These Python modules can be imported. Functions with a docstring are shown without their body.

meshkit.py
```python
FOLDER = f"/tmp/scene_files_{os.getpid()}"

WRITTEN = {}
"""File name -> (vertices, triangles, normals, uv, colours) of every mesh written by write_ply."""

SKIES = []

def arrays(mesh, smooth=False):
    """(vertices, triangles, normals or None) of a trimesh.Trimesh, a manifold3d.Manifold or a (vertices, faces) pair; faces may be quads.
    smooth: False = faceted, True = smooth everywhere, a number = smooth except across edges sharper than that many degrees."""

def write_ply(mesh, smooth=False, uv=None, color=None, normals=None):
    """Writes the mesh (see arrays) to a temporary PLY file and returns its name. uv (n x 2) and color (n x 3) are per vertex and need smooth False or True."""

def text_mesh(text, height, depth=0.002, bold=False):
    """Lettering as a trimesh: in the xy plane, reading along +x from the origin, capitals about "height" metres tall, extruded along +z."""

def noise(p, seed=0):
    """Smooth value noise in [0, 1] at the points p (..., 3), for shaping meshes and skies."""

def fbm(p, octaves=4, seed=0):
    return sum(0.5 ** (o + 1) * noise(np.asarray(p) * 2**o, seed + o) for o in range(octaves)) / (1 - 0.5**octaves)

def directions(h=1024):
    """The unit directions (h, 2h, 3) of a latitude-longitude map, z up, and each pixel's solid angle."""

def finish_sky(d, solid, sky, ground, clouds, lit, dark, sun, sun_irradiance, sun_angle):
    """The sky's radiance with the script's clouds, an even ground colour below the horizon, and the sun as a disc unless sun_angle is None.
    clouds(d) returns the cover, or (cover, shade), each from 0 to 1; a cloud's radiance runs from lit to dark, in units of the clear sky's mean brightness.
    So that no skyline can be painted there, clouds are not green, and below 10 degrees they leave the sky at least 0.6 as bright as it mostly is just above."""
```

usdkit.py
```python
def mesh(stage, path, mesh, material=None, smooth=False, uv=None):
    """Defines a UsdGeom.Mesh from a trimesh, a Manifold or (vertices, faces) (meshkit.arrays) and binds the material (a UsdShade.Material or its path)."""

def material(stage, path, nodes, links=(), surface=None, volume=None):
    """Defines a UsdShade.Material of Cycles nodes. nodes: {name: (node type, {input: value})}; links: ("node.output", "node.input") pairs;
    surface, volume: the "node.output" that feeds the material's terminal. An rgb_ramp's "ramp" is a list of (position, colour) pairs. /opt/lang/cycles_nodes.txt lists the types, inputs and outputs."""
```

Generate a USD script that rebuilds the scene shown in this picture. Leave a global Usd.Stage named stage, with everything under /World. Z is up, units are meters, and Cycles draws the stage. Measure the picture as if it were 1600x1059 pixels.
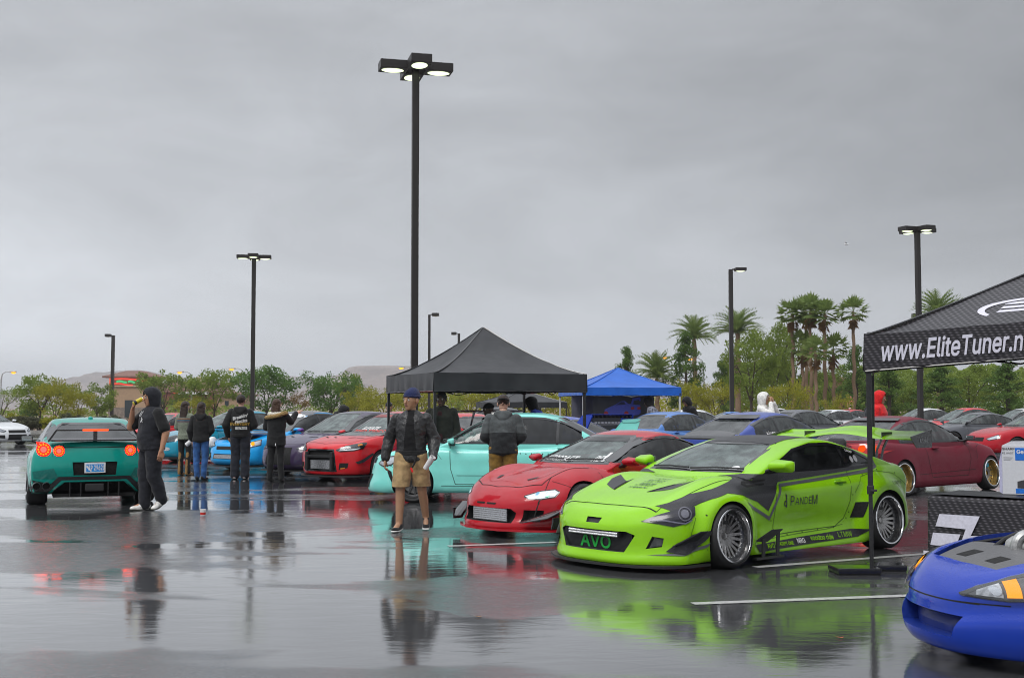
import math, random, numpy as np, trimesh, manifold3d as m3, shapely, meshkit, usdkit
from shapely.geometry import Polygon, LineString, Point, box as sbox
from shapely import affinity
from scipy.spatial import Delaunay, cKDTree
from scipy.interpolate import PchipInterpolator
import scipy.sparse as sp
from pxr import Usd, UsdGeom, UsdLux, UsdShade, Gf, Sdf, Vt

stage = Usd.Stage.CreateInMemory()
UsdGeom.SetStageUpAxis(stage, UsdGeom.Tokens.z)
UsdGeom.SetStageMetersPerUnit(stage, 1.0)
UsdGeom.Xform.Define(stage, '/World')
LOOKS = '/World/Looks'
UsdGeom.Scope.Define(stage, LOOKS)

# ---------------------------------------------------------------- camera, sky, sun, exposure
EYE, FPX, HOR = 1.53, 1900.0, 637.0                # eye height, focal length and horizon in photo pixels (1600 x 1059)
TILT = math.atan((HOR - 529.5) / FPX)
cam = UsdGeom.Camera.Define(stage, '/World/camera')
cam.AddTranslateOp().Set(Gf.Vec3d(0, 0, EYE))
cam.AddRotateXOp().Set(90 + math.degrees(TILT))
cam.CreateHorizontalApertureAttr(36.0)
cam.CreateVerticalApertureAttr(36.0 * 677 / 1024)
cam.CreateFocalLengthAttr(36.0 * FPX / 1600)
cam.CreateClippingRangeAttr(Gf.Vec2f(0.1, 20000))
cam.CreateExposureAttr(0.0)
SUN_EL, SUN_AZ = math.radians(52), math.radians(-150)      # azimuth measured from +Y towards +X
SKY = 0.1
dome = UsdLux.DomeLight.Define(stage, '/World/sky')
sky_mat = usdkit.material(stage, LOOKS + '/overcast_sky', {
    'sky': ('sky_texture', {'sky_type': 'single_scattering', 'sun_disc': False, 'sun_elevation': SUN_EL, 'sun_rotation': SUN_AZ}),
    'tc': ('texture_coordinate', {}),
    'mp': ('mapping', {'scale': (1.0, 1.0, 3.0), 'rotation': (0.0, 0.10, 0.0), 'location': (0.3, 0.1, 0.2)}),
    'n1': ('noise_texture', {'scale': 1.7, 'detail': 5.0, 'roughness': 0.52, 'distortion': 0.35}),
    'r1': ('map_range', {'from_min': 0.3, 'from_max': 0.72, 'to_min': 0.75, 'to_max': 1.18, 'clamp': True}),
    'mp2': ('mapping', {'scale': (1.0, 1.0, 2.5), 'rotation': (0.0, -0.2, 0.0), 'location': (1.3, 4.1, 0.0)}),
    'n2': ('noise_texture', {'scale': 5.5, 'detail': 6.0, 'roughness': 0.6, 'distortion': 0.6}),
    'r2': ('map_range', {'from_min': 0.25, 'from_max': 0.75, 'to_min': 0.90, 'to_max': 1.10, 'clamp': True}),
    'xyz': ('separate_xyz', {}),
    'up': ('map_range', {'range_type': 'smoothstep', 'from_min': 0.36, 'from_max': 0.95, 'to_min': 1.0, 'to_max': 2.9, 'clamp': True}),
    'low': ('map_range', {'range_type': 'smoothstep', 'from_min': 0.0, 'from_max': 0.30, 'to_min': 1.16, 'to_max': 0.95, 'clamp': True}),
    'side': ('map_range', {'range_type': 'linear', 'from_min': -0.5, 'from_max': 0.5, 'to_min': 1.22, 'to_max': 0.82, 'clamp': True}),
    'm1': ('math', {'math_type': 'multiply'}), 'm2': ('math', {'math_type': 'multiply'}), 'm3': ('math', {'math_type': 'multiply'}), 'm4': ('math', {'math_type': 'multiply'}),
    'tint': ('vector_math', {'math_type': 'scale', 'vector1': (5.05, 5.24, 5.55)}),
    'mix': ('mix_color', {'fac': 0.97, 'use_clamp': False}),
    'bg': ('background_shader', {'strength': SKY}),
}, [('tc.generated', 'mp.vector'), ('mp.vector', 'n1.vector'), ('n1.fac', 'r1.value'), ('tc.generated', 'mp2.vector'), ('mp2.vector', 'n2.vector'), ('n2.fac', 'r2.value'),
    ('tc.generated', 'xyz.vector'), ('xyz.z', 'up.value'), ('xyz.z', 'low.value'), ('xyz.x', 'side.value'),
    ('r1.result', 'm1.value1'), ('r2.result', 'm1.value2'), ('m1.value', 'm2.value1'), ('up.result', 'm2.value2'), ('m2.value', 'm3.value1'), ('low.result', 'm3.value2'),
    ('m3.value', 'm4.value1'), ('side.result', 'm4.value2'), ('m4.value', 'tint.scale'),
    ('sky.color', 'mix.a'), ('tint.vector', 'mix.b'), ('mix.result', 'bg.color')], surface='bg.background')
UsdShade.MaterialBindingAPI.Apply(dome.GetPrim()).Bind(sky_mat)
dome.GetPrim().SetCustomDataByKey('kind', 'structure')
sun = UsdLux.DistantLight.Define(stage, '/World/sun')
sun.CreateIntensityAttr(0.4); sun.CreateAngleAttr(25.0); sun.CreateNormalizeAttr(True)
sun.CreateColorAttr(Gf.Vec3f(1.0, 0.97, 0.93))
sun.AddRotateZOp().Set(-math.degrees(SUN_AZ) + 180)
sun.AddRotateXOp().Set(90 - math.degrees(SUN_EL) - 0)   # -z axis turned towards the ground

# ---------------------------------------------------------------- from the survey of the picture to metres
def ground(px, py):
    """Where the ground is seen at the photo pixel: (x, y)."""
    u, v = (px - 800) / FPX, (529.5 - py) / FPX
    c, s = math.cos(TILT), math.sin(TILT)
    d = (u, c - s * v, s + c * v)
    t = -EYE / d[2]
    return d[0] * t, d[1] * t
def place(px, py, y):
    """The point at distance y seen at the photo pixel."""
    u, v = (px - 800) / FPX, (529.5 - py) / FPX
    c, s = math.cos(TILT), math.sin(TILT)
    d = (u, c - s * v, s + c * v)
    t = y / d[1]
    return d[0] * t, y, EYE + d[2] * t

# ---------------------------------------------------------------- scene helpers
USED = {}
def free(parent, name):
    k = USED.get((parent, name), 0)
    USED[(parent, name)] = k + 1
    return f'{parent}/{name}' if k == 0 else f'{parent}/{name}_{k:03d}'
def say(prim, label=None, category=None, group=None, kind=None):
    for k, v in (('label', label), ('category', category), ('group', group), ('kind', kind)):
        if v: prim.SetCustomDataByKey(k, v)
def thing(name, label, category, loc=(0, 0, 0), rz=0.0, group=None, tilt=None, scale=None, kind=None):
    path = free('/World', name)
    x = UsdGeom.Xform.Define(stage, path)
    x.AddTranslateOp().Set(Gf.Vec3d(*map(float, loc)))
    if rz: x.AddRotateZOp().Set(math.degrees(rz))
    if tilt: x.AddRotateXYZOp().Set(Gf.Vec3f(*[math.degrees(t) for t in tilt]))
    if scale: x.AddScaleOp().Set(Gf.Vec3f(scale, scale, scale))
    say(x.GetPrim(), label, category, group, kind)
    return path
def corner_normals(v, f, angle):
    """Vertices split so that edges sharper than angle stay sharp; returns (v, f, n)."""
    v = np.asarray(v, float); f = np.asarray(f, int)
    a = np.cross(v[f[:, 1]] - v[f[:, 0]], v[f[:, 2]] - v[f[:, 0]])
    ln = np.linalg.norm(a, axis=1, keepdims=True)
    keep = ln[:, 0] > 1e-14
    f, a, ln = f[keep], a[keep], ln[keep]
    fn = a / ln
    corner_v = f.ravel(); corner_f = np.repeat(np.arange(len(f)), 3)
    order = np.argsort(corner_v, kind='stable')
    cv, cf = corner_v[order], corner_f[order]
    counts = np.bincount(cv, minlength=len(v))
    # pairs of corners round each vertex
    rep = counts[cv]
    first = np.cumsum(counts) - counts
    i = np.repeat(np.arange(len(cv)), rep)
    off = np.arange(len(i)) - np.repeat(np.cumsum(rep) - rep, rep)
    j = first[cv[i]] + off
    ok = np.einsum('ij,ij->i', fn[cf[i]], fn[cf[j]]) > math.cos(math.radians(angle))
    n = np.zeros((len(cv), 3))
    w = a[cf[j[ok]]]
    for k in range(3): n[:, k] = np.bincount(i[ok], w[:, k], len(cv))
    n /= np.maximum(np.linalg.norm(n, axis=1, keepdims=True), 1e-12)
    key = np.column_stack([cv, np.round(n * 300).astype(int)])
    _, idx, inv = np.unique(key, axis=0, return_index=True, return_inverse=True)
    nf = np.empty(len(cv), int); nf[order] = inv.ravel()
    return v[cv[idx]], nf.reshape(-1, 3), n[idx]
def put(path, mesh, mat, smooth=32):
    if isinstance(mesh, (list,)): mesh = cat(mesh)
    if smooth and smooth is not True:
        v, f, _ = meshkit.arrays(mesh)
        v, f, n = corner_normals(v, f, smooth)
        m = usdkit.mesh(stage, path, (v, f), mat)
        m.CreateNormalsAttr(Vt.Vec3fArray.FromNumpy(n.astype(np.float32))); m.SetNormalsInterpolation('vertex')
        return m
    return usdkit.mesh(stage, path, mesh, mat, smooth=bool(smooth))
def part(parent, name, mesh, mat, label=None, smooth=32, kind=None):
    path = free(parent, name)
    m = put(path, mesh, mat, smooth)
    say(m.GetPrim(), label, kind=kind)
    return path
def single(name, mesh, mat, label, category=None, group=None, kind=None, smooth=32, loc=None, rz=0):
    path = free('/World', name)
    m = put(path, mesh, mat, smooth)
    if loc is not None:
        m.AddTranslateOp().Set(Gf.Vec3d(*map(float, loc)))
        if rz: m.AddRotateZOp().Set(math.degrees(rz))
    say(m.GetPrim(), label, category, group, kind)
    return path
def copy_of(src, name, label, category, loc, rz=0.0, scale=1.0, group=None, sz=None):
    path = free('/World', name)
    x = UsdGeom.Xform.Define(stage, path)
    x.GetPrim().GetReferences().AddInternalReference(src)
    x.ClearXformOpOrder()
    x.AddTranslateOp(opSuffix='put').Set(Gf.Vec3d(*map(float, loc)))
    x.AddRotateZOp(opSuffix='put').Set(math.degrees(rz))
    x.AddScaleOp(opSuffix='put').Set(Gf.Vec3f(scale, scale, sz or scale))
    x.GetPrim().SetInstanceable(True)
    say(x.GetPrim(), label, category, group)
    return path

# ---------------------------------------------------------------- mesh helpers
def cat(ms): return trimesh.util.concatenate([tm(m) for m in ms])
def tm(m):
    if isinstance(m, trimesh.Trimesh): return m
    v, f, _ = meshkit.arrays(m)
    return trimesh.Trimesh(v, f, process=False)
def to_m(m):
    m = tm(m)
    return m3.Manifold(m3.Mesh(np.asarray(m.vertices, np.float32), np.asarray(m.faces, np.uint32)))
def box(x0, x1, y0, y1, z0, z1):
    b = trimesh.creation.box((x1 - x0, y1 - y0, z1 - z0)); b.apply_translation(((x0 + x1) / 2, (y0 + y1) / 2, (z0 + z1) / 2)); return b
def rbox(x0, x1, y0, y1, z0, z1, r=0.02, seg=2):
    """A box with rounded edges."""
    r = min(r, (x1 - x0) / 2.01, (y1 - y0) / 2.01, (z1 - z0) / 2.01)
    s = m3.Manifold.sphere(r, 4 * seg)
    return tm(m3.Manifold.batch_hull([s.translate((x, y, z)) for x in (x0 + r, x1 - r) for y in (y0 + r, y1 - r) for z in (z0 + r, z1 - r)]))
def tube(pts, r, n=8, caps=True):
    """A round bar along a path; r may vary along it."""
    pts = np.asarray(pts, float); k = len(pts)
    r = np.broadcast_to(r, k)
    t = np.gradient(pts, axis=0); t /= np.linalg.norm(t, axis=1, keepdims=True) + 1e-12
    up = np.array([0, 0, 1.0]) if abs(t[0][2]) < 0.9 else np.array([1.0, 0, 0])
    rings = []
    for i in range(k):
        a = np.cross(t[i], up); a /= np.linalg.norm(a) + 1e-12
        b = np.cross(a, t[i]); up = b
        ang = np.arange(n) * 2 * math.pi / n
        rings.append(pts[i] + r[i] * (np.cos(ang)[:, None] * a + np.sin(ang)[:, None] * b))
    v = np.vstack(rings); f = []
    for i in range(k - 1):
        for j in range(n):
            q = (i * n + j, i * n + (j + 1) % n, (i + 1) * n + (j + 1) % n, (i + 1) * n + j)
            f += [(q[0], q[2], q[1]), (q[0], q[3], q[2])]
    if caps:
        v = np.vstack([v, pts[0], pts[-1]]); c0, c1 = len(v) - 2, len(v) - 1
        for j in range(n):
            f += [(c0, j, (j + 1) % n), (c1, (k - 1) * n + (j + 1) % n, (k - 1) * n + j)]
    m = trimesh.Trimesh(v, f, process=False)
    if m.volume < 0: m.invert()
    return m
def bar(p, q, r, n=8): return tube([p, q], r, n)
def lathe(prof, n=40, axis='y'):
    """Revolves (radius, height) pairs about an axis."""
    prof = np.asarray(prof, float); k = len(prof)
    a = np.arange(n) * 2 * math.pi / n
    if axis == 'z': P = [np.column_stack([r * np.cos(a), r * np.sin(a), np.full(n, h)]) for r, h in prof]
    else: P = [np.column_stack([r * np.cos(a), np.full(n, h), r * np.sin(a)]) for r, h in prof]
    v = np.vstack(P); f = []
    for i in range(k - 1):
        j = np.arange(n); j2 = (j + 1) % n
        f.append(np.column_stack([i * n + j, i * n + j2, (i + 1) * n + j2])); f.append(np.column_stack([i * n + j, (i + 1) * n + j2, (i + 1) * n + j]))
    return trimesh.Trimesh(v, np.vstack(f), process=False)
def prism(poly, h, axis='z', at=0.0):
    """Extrudes a shapely polygon; axis z: (x,y), axis y: (x,z), axis x: (y,z). at = start along the axis."""
    ps = getattr(poly, 'geoms', [poly])
    out = []
    for p in ps:
        m = trimesh.creation.extrude_polygon(p, h, engine='earcut')
        v = np.array(m.vertices)
        if axis == 'y': v = np.column_stack([v[:, 0], v[:, 2], v[:, 1]])
        elif axis == 'x': v = np.column_stack([v[:, 2], v[:, 0], v[:, 1]])
        v = v + {'z': (0, 0, at), 'y': (0, at, 0), 'x': (at, 0, 0)}[axis]
        m = trimesh.Trimesh(v, m.faces, process=False)
        if m.volume < 0: m.invert()
        out.append(m)
    return cat(out)
def moved(m, t=(0, 0, 0), rz=0.0, rx=0.0, ry=0.0, s=1.0):
    m = tm(m).copy()
    R = trimesh.transformations
    if np.ndim(s) or s != 1.0:
        m.apply_transform(np.diag([*(np.broadcast_to(s, 3)), 1.0]))
    if rx: m.apply_transform(R.rotation_matrix(rx, (1, 0, 0)))
    if ry: m.apply_transform(R.rotation_matrix(ry, (0, 1, 0)))
    if rz: m.apply_transform(R.rotation_matrix(rz, (0, 0, 1)))
    m.apply_translation(t)
    return m
def mirror(m):
    m = tm(m).copy(); m.vertices = m.vertices * [1, -1, 1]; m.faces = m.faces[:, ::-1]; return m
def text_shape(s, height, bold=False, slant=0.0, width=1.0):
    """Flat lettering in the xy plane."""
    m = meshkit.text_mesh(s, height, 0.001, bold)
    v = np.array(m.vertices); v[:, 0] = v[:, 0] * width + v[:, 1] * slant
    m = trimesh.Trimesh(v, m.faces, process=False)
    up = m.face_normals[:, 2] > 0.9
    m = m.submesh([np.nonzero(up)[0]], append=True)
    m.apply_translation((-m.bounds[:, 0].mean(), -m.bounds[0, 1], -m.bounds[1, 2]))
    return m
def scribble(w, h, n, seed):
    """Strokes of lettering too small to read, centred, on the xy plane."""
    r = random.Random(seed); out = []
    for k in range(n):
        x = -w / 2 + w * k / n; d = w / n * 0.72; tall = h * (1.35 if r.random() < 0.25 else 1.0)
        out += [sbox(x, 0, x + d * 0.3, tall), sbox(x, h * r.choice((0.0, 0.4, 0.78)), x + d, h * r.choice((0.22, 0.6, 1.0)) + 0.001)]
    return flat2(shapely.union_all([b.buffer(0) for b in out]), 10.0)
def jitter(m, amp, scale, seed=0):
    m = tm(m).copy(); v = np.array(m.vertices)
    n = np.array(m.vertex_normals)
    m.vertices = v + n * ((meshkit.fbm(v * scale, 3, seed) - 0.5) * 2 * amp)[:, None]
    return m

def flat2(poly, size=0.06):
    ps = getattr(poly, 'geoms', [poly]); ms = []
    for p in ps:
        vv, ff = trimesh.creation.triangulate_polygon(p, engine='earcut')
        vv, ff = trimesh.remesh.subdivide_to_size(np.column_stack([vv, np.zeros(len(vv))]), ff, size)
        ms.append(trimesh.Trimesh(vv, ff, process=False))
    return cat(ms)
def mesh_poly(poly, size):
    """A conforming triangulation of a compact polygon."""
    b = np.array(poly.exterior.segmentize(size * 0.7).coords)[:-1]
    x0, y0, x1, y1 = poly.bounds; core = poly.buffer(-size * 0.35)
    gx, gy = np.meshgrid(np.arange(x0, x1, size), np.arange(y0, y1, size)); p = np.column_stack([gx.ravel(), gy.ravel()])
    p = p[shapely.contains_xy(core, p[:, 0], p[:, 1])] if not core.is_empty else np.zeros((0, 2))
    pts = np.vstack([b, p]); t = Delaunay(pts).simplices; cc = pts[t].mean(1)
    t = t[shapely.contains_xy(poly, cc[:, 0], cc[:, 1])]
    return trimesh.Trimesh(np.column_stack([pts, np.zeros(len(pts))]), t, process=False)

# ---------------------------------------------------------------- materials
MATS = {}
def mat(name, nodes, links=(), surface='p.BSDF', volume=None):
    if name not in MATS: MATS[name] = usdkit.material(stage, f'{LOOKS}/{name}', nodes, links, surface=surface, volume=volume)
    return MATS[name]
def plain(name, color, rough=0.5, metal=0.0, grain=0.12, scale=40.0, coat=0.0, bump=0.0, spec=0.5):
    """A solid colour with a little uneven tone and relief."""
    return mat(name, {
        'tc': ('texture_coordinate', {}),
        'n': ('noise_texture', {'scale': scale, 'detail': 3.0}),
        'r': ('rgb_ramp', {'ramp': [(0.25, [c * (1 - grain) for c in color]), (0.75, [min(c * (1 + grain), 0.95) for c in color])]}),
        'rr': ('map_range', {'from_min': 0.3, 'from_max': 0.7, 'to_min': rough * 0.85, 'to_max': min(rough * 1.15, 1.0)}),
        'b': ('bump', {'strength': bump, 'distance': 0.01}),
        'p': ('principled_bsdf', {'metallic': metal, 'coat_weight': coat, 'coat_roughness': 0.05, 'specular_ior_level': spec}),
    }, [('tc.object', 'n.vector'), ('n.fac', 'r.fac'), ('r.color', 'p.base_color'), ('n.fac', 'rr.value'), ('rr.result', 'p.roughness')] + ([('n.fac', 'b.height'), ('b.normal', 'p.normal')] if bump else []))
def glow(name, color, strength):
    return mat(name, {'e': ('emission', {'color': color, 'strength': strength})}, surface='e.emission')
def cloth(name, color, rough=0.85, scale=25.0, bump=0.35, grain=0.25, sheen=0.15):
    return mat(name, {
        'tc': ('texture_coordinate', {}),
        'n': ('noise_texture', {'scale': scale, 'detail': 4.0, 'distortion': 0.4}),
        'f': ('noise_texture', {'scale': 260.0, 'detail': 1.0}),
        'r': ('rgb_ramp', {'ramp': [(0.3, [c * (1 - grain) for c in color]), (0.7, [min(c * (1 + grain), 0.95) for c in color])]}),
        'b': ('bump', {'strength': bump, 'distance': 0.02}),
        'b2': ('bump', {'strength': 0.15, 'distance': 0.003}),
        'p': ('principled_bsdf', {'roughness': rough, 'sheen_weight': sheen, 'specular_ior_level': 0.3}),
    }, [('tc.object', 'n.vector'), ('tc.object', 'f.vector'), ('n.fac', 'r.fac'), ('r.color', 'p.base_color'), ('n.fac', 'b.height'), ('f.fac', 'b2.height'), ('b.normal', 'b2.normal'), ('b2.normal', 'p.normal')])
def paint(name, color, rough=0.28, coat=0.8, flake=0.0, drops=0.5, metal=0.0):
    """Car paint under rain: a clear coat, beads of water and a faint film of dirt."""
    return mat(name, {
        'tc': ('texture_coordinate', {}),
        'v': ('voronoi_texture', {'scale': 52.0, 'randomness': 1.0}),
        'bead': ('map_range', {'from_min': 0.02, 'from_max': 0.42, 'to_min': 1.0, 'to_max': 0.0, 'clamp': True}),
        'nz': ('noise_texture', {'scale': 3.0, 'detail': 4.0}),
        'wet': ('map_range', {'from_min': 0.38, 'from_max': 0.62, 'to_min': 0.35, 'to_max': 1.0, 'clamp': True}),
        'g': ('geometry', {}), 'gz': ('separate_xyz', {}),
        'top': ('map_range', {'from_min': 0.15, 'from_max': 0.8, 'to_min': 0.12, 'to_max': 1.0, 'clamp': True}),
        'k1': ('math', {'math_type': 'multiply'}), 'k2': ('math', {'math_type': 'multiply'}),
        'b': ('bump', {'strength': 0.22 * drops, 'distance': 0.003}),
        'r': ('rgb_ramp', {'ramp': [(0.3, [c * 0.94 for c in color]), (0.7, [min(1, c * 1.04) for c in color])]}),
        'rg': ('map_range', {'from_min': 0.3, 'from_max': 0.7, 'to_min': rough * 0.8, 'to_max': rough * 1.25}),
        'p': ('principled_bsdf', {'metallic': metal, 'coat_weight': coat, 'coat_roughness': 0.04, 'coat_ior': 1.45, 'specular_ior_level': 0.12}),
    }, [('tc.object', 'v.vector'), ('v.distance', 'bead.value'), ('tc.object', 'nz.vector'), ('nz.fac', 'wet.value'), ('g.true_normal', 'gz.vector'), ('gz.z', 'top.value'),
        ('bead.result', 'k1.value1'), ('wet.result', 'k1.value2'), ('k1.value', 'k2.value1'), ('top.result', 'k2.value2'), ('k2.value', 'b.height'),
        ('b.normal', 'p.normal'), ('b.normal', 'p.coat_normal'), ('nz.fac', 'r.fac'), ('r.color', 'p.base_color'), ('nz.fac', 'rg.value'), ('rg.result', 'p.roughness')])
def pane(name, tint, ior=1.5, film=0.06, filmcol=(0.5, 0.55, 0.55)):
    """Window glass: clear with a tint, mirroring at a slant, and a thin wet film."""
    return mat(name, {
        'fr': ('fresnel', {'IOR': ior}),
        't': ('transparent_bsdf', {'color': tint}),
        'd': ('diffuse_bsdf', {'color': filmcol}),
        'tc': ('texture_coordinate', {}),
        'mp': ('mapping', {'scale': (1.6, 1.6, 0.5)}),
        'n': ('noise_texture', {'scale': 4.0, 'detail': 4.0}),
        'mr': ('map_range', {'from_min': 0.4, 'from_max': 0.75, 'to_min': film * 0.4, 'to_max': film * 2.2, 'clamp': True}),
        'm1': ('mix_closure', {}),
        'n2': ('noise_texture', {'scale': 60.0, 'detail': 2.0}),
        'b': ('bump', {'strength': 0.04, 'distance': 0.003}),
        'g': ('glossy_bsdf', {'color': (1, 1, 1), 'roughness': 0.03}),
        'm2': ('mix_closure', {}),
    }, [('tc.object', 'mp.vector'), ('mp.vector', 'n.vector'), ('n.fac', 'mr.value'), ('mr.result', 'm1.fac'), ('t.BSDF', 'm1.closure1'), ('d.BSDF', 'm1.closure2'),
        ('tc.object', 'n2.vector'), ('n2.fac', 'b.height'), ('b.normal', 'g.normal'),
        ('fr.fac', 'm2.fac'), ('m1.closure', 'm2.closure1'), ('g.BSDF', 'm2.closure2')], surface='m2.closure')

BLACK_PLASTIC = plain('black_plastic', (0.018, 0.018, 0.019), 0.45)
GLOSS_BLACK = plain('gloss_black', (0.008, 0.008, 0.009), 0.12, coat=0.6)
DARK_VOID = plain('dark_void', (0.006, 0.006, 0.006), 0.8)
GAP = plain('panel_gap', (0.006, 0.006, 0.006), 0.8)
RUBBER = plain('tyre_rubber', (0.017, 0.017, 0.018), 0.6, bump=0.1, scale=90)
CHROME = plain('polished_metal', (0.70, 0.70, 0.71), 0.12, metal=1.0, grain=0.03)
STEEL = plain('brushed_steel', (0.42, 0.42, 0.43), 0.3, metal=1.0)
GUNMETAL = plain('gunmetal', (0.16, 0.16, 0.165), 0.3, metal=0.9)
GOLD = plain('gold_rim', (0.65, 0.42, 0.10), 0.25, metal=0.9)
DISC = plain('brake_disc', (0.28, 0.27, 0.26), 0.4, metal=0.9)
WHITE = plain('white_vinyl', (0.78, 0.78, 0.78), 0.5)
GLASS = pane('car_glass', (0.50, 0.64, 0.60), film=0.17, filmcol=(0.36, 0.46, 0.44))
GLASS_DARK = pane('tinted_glass', (0.085, 0.095, 0.10), film=0.03, filmcol=(0.25, 0.27, 0.28))
LENS = pane('lamp_lens', (0.86, 0.88, 0.9), film=0.02)
INTERIOR = plain('cabin_trim', (0.032, 0.034, 0.035), 0.7)
SEAT = cloth('seat_cloth', (0.045, 0.045, 0.05))
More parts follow.
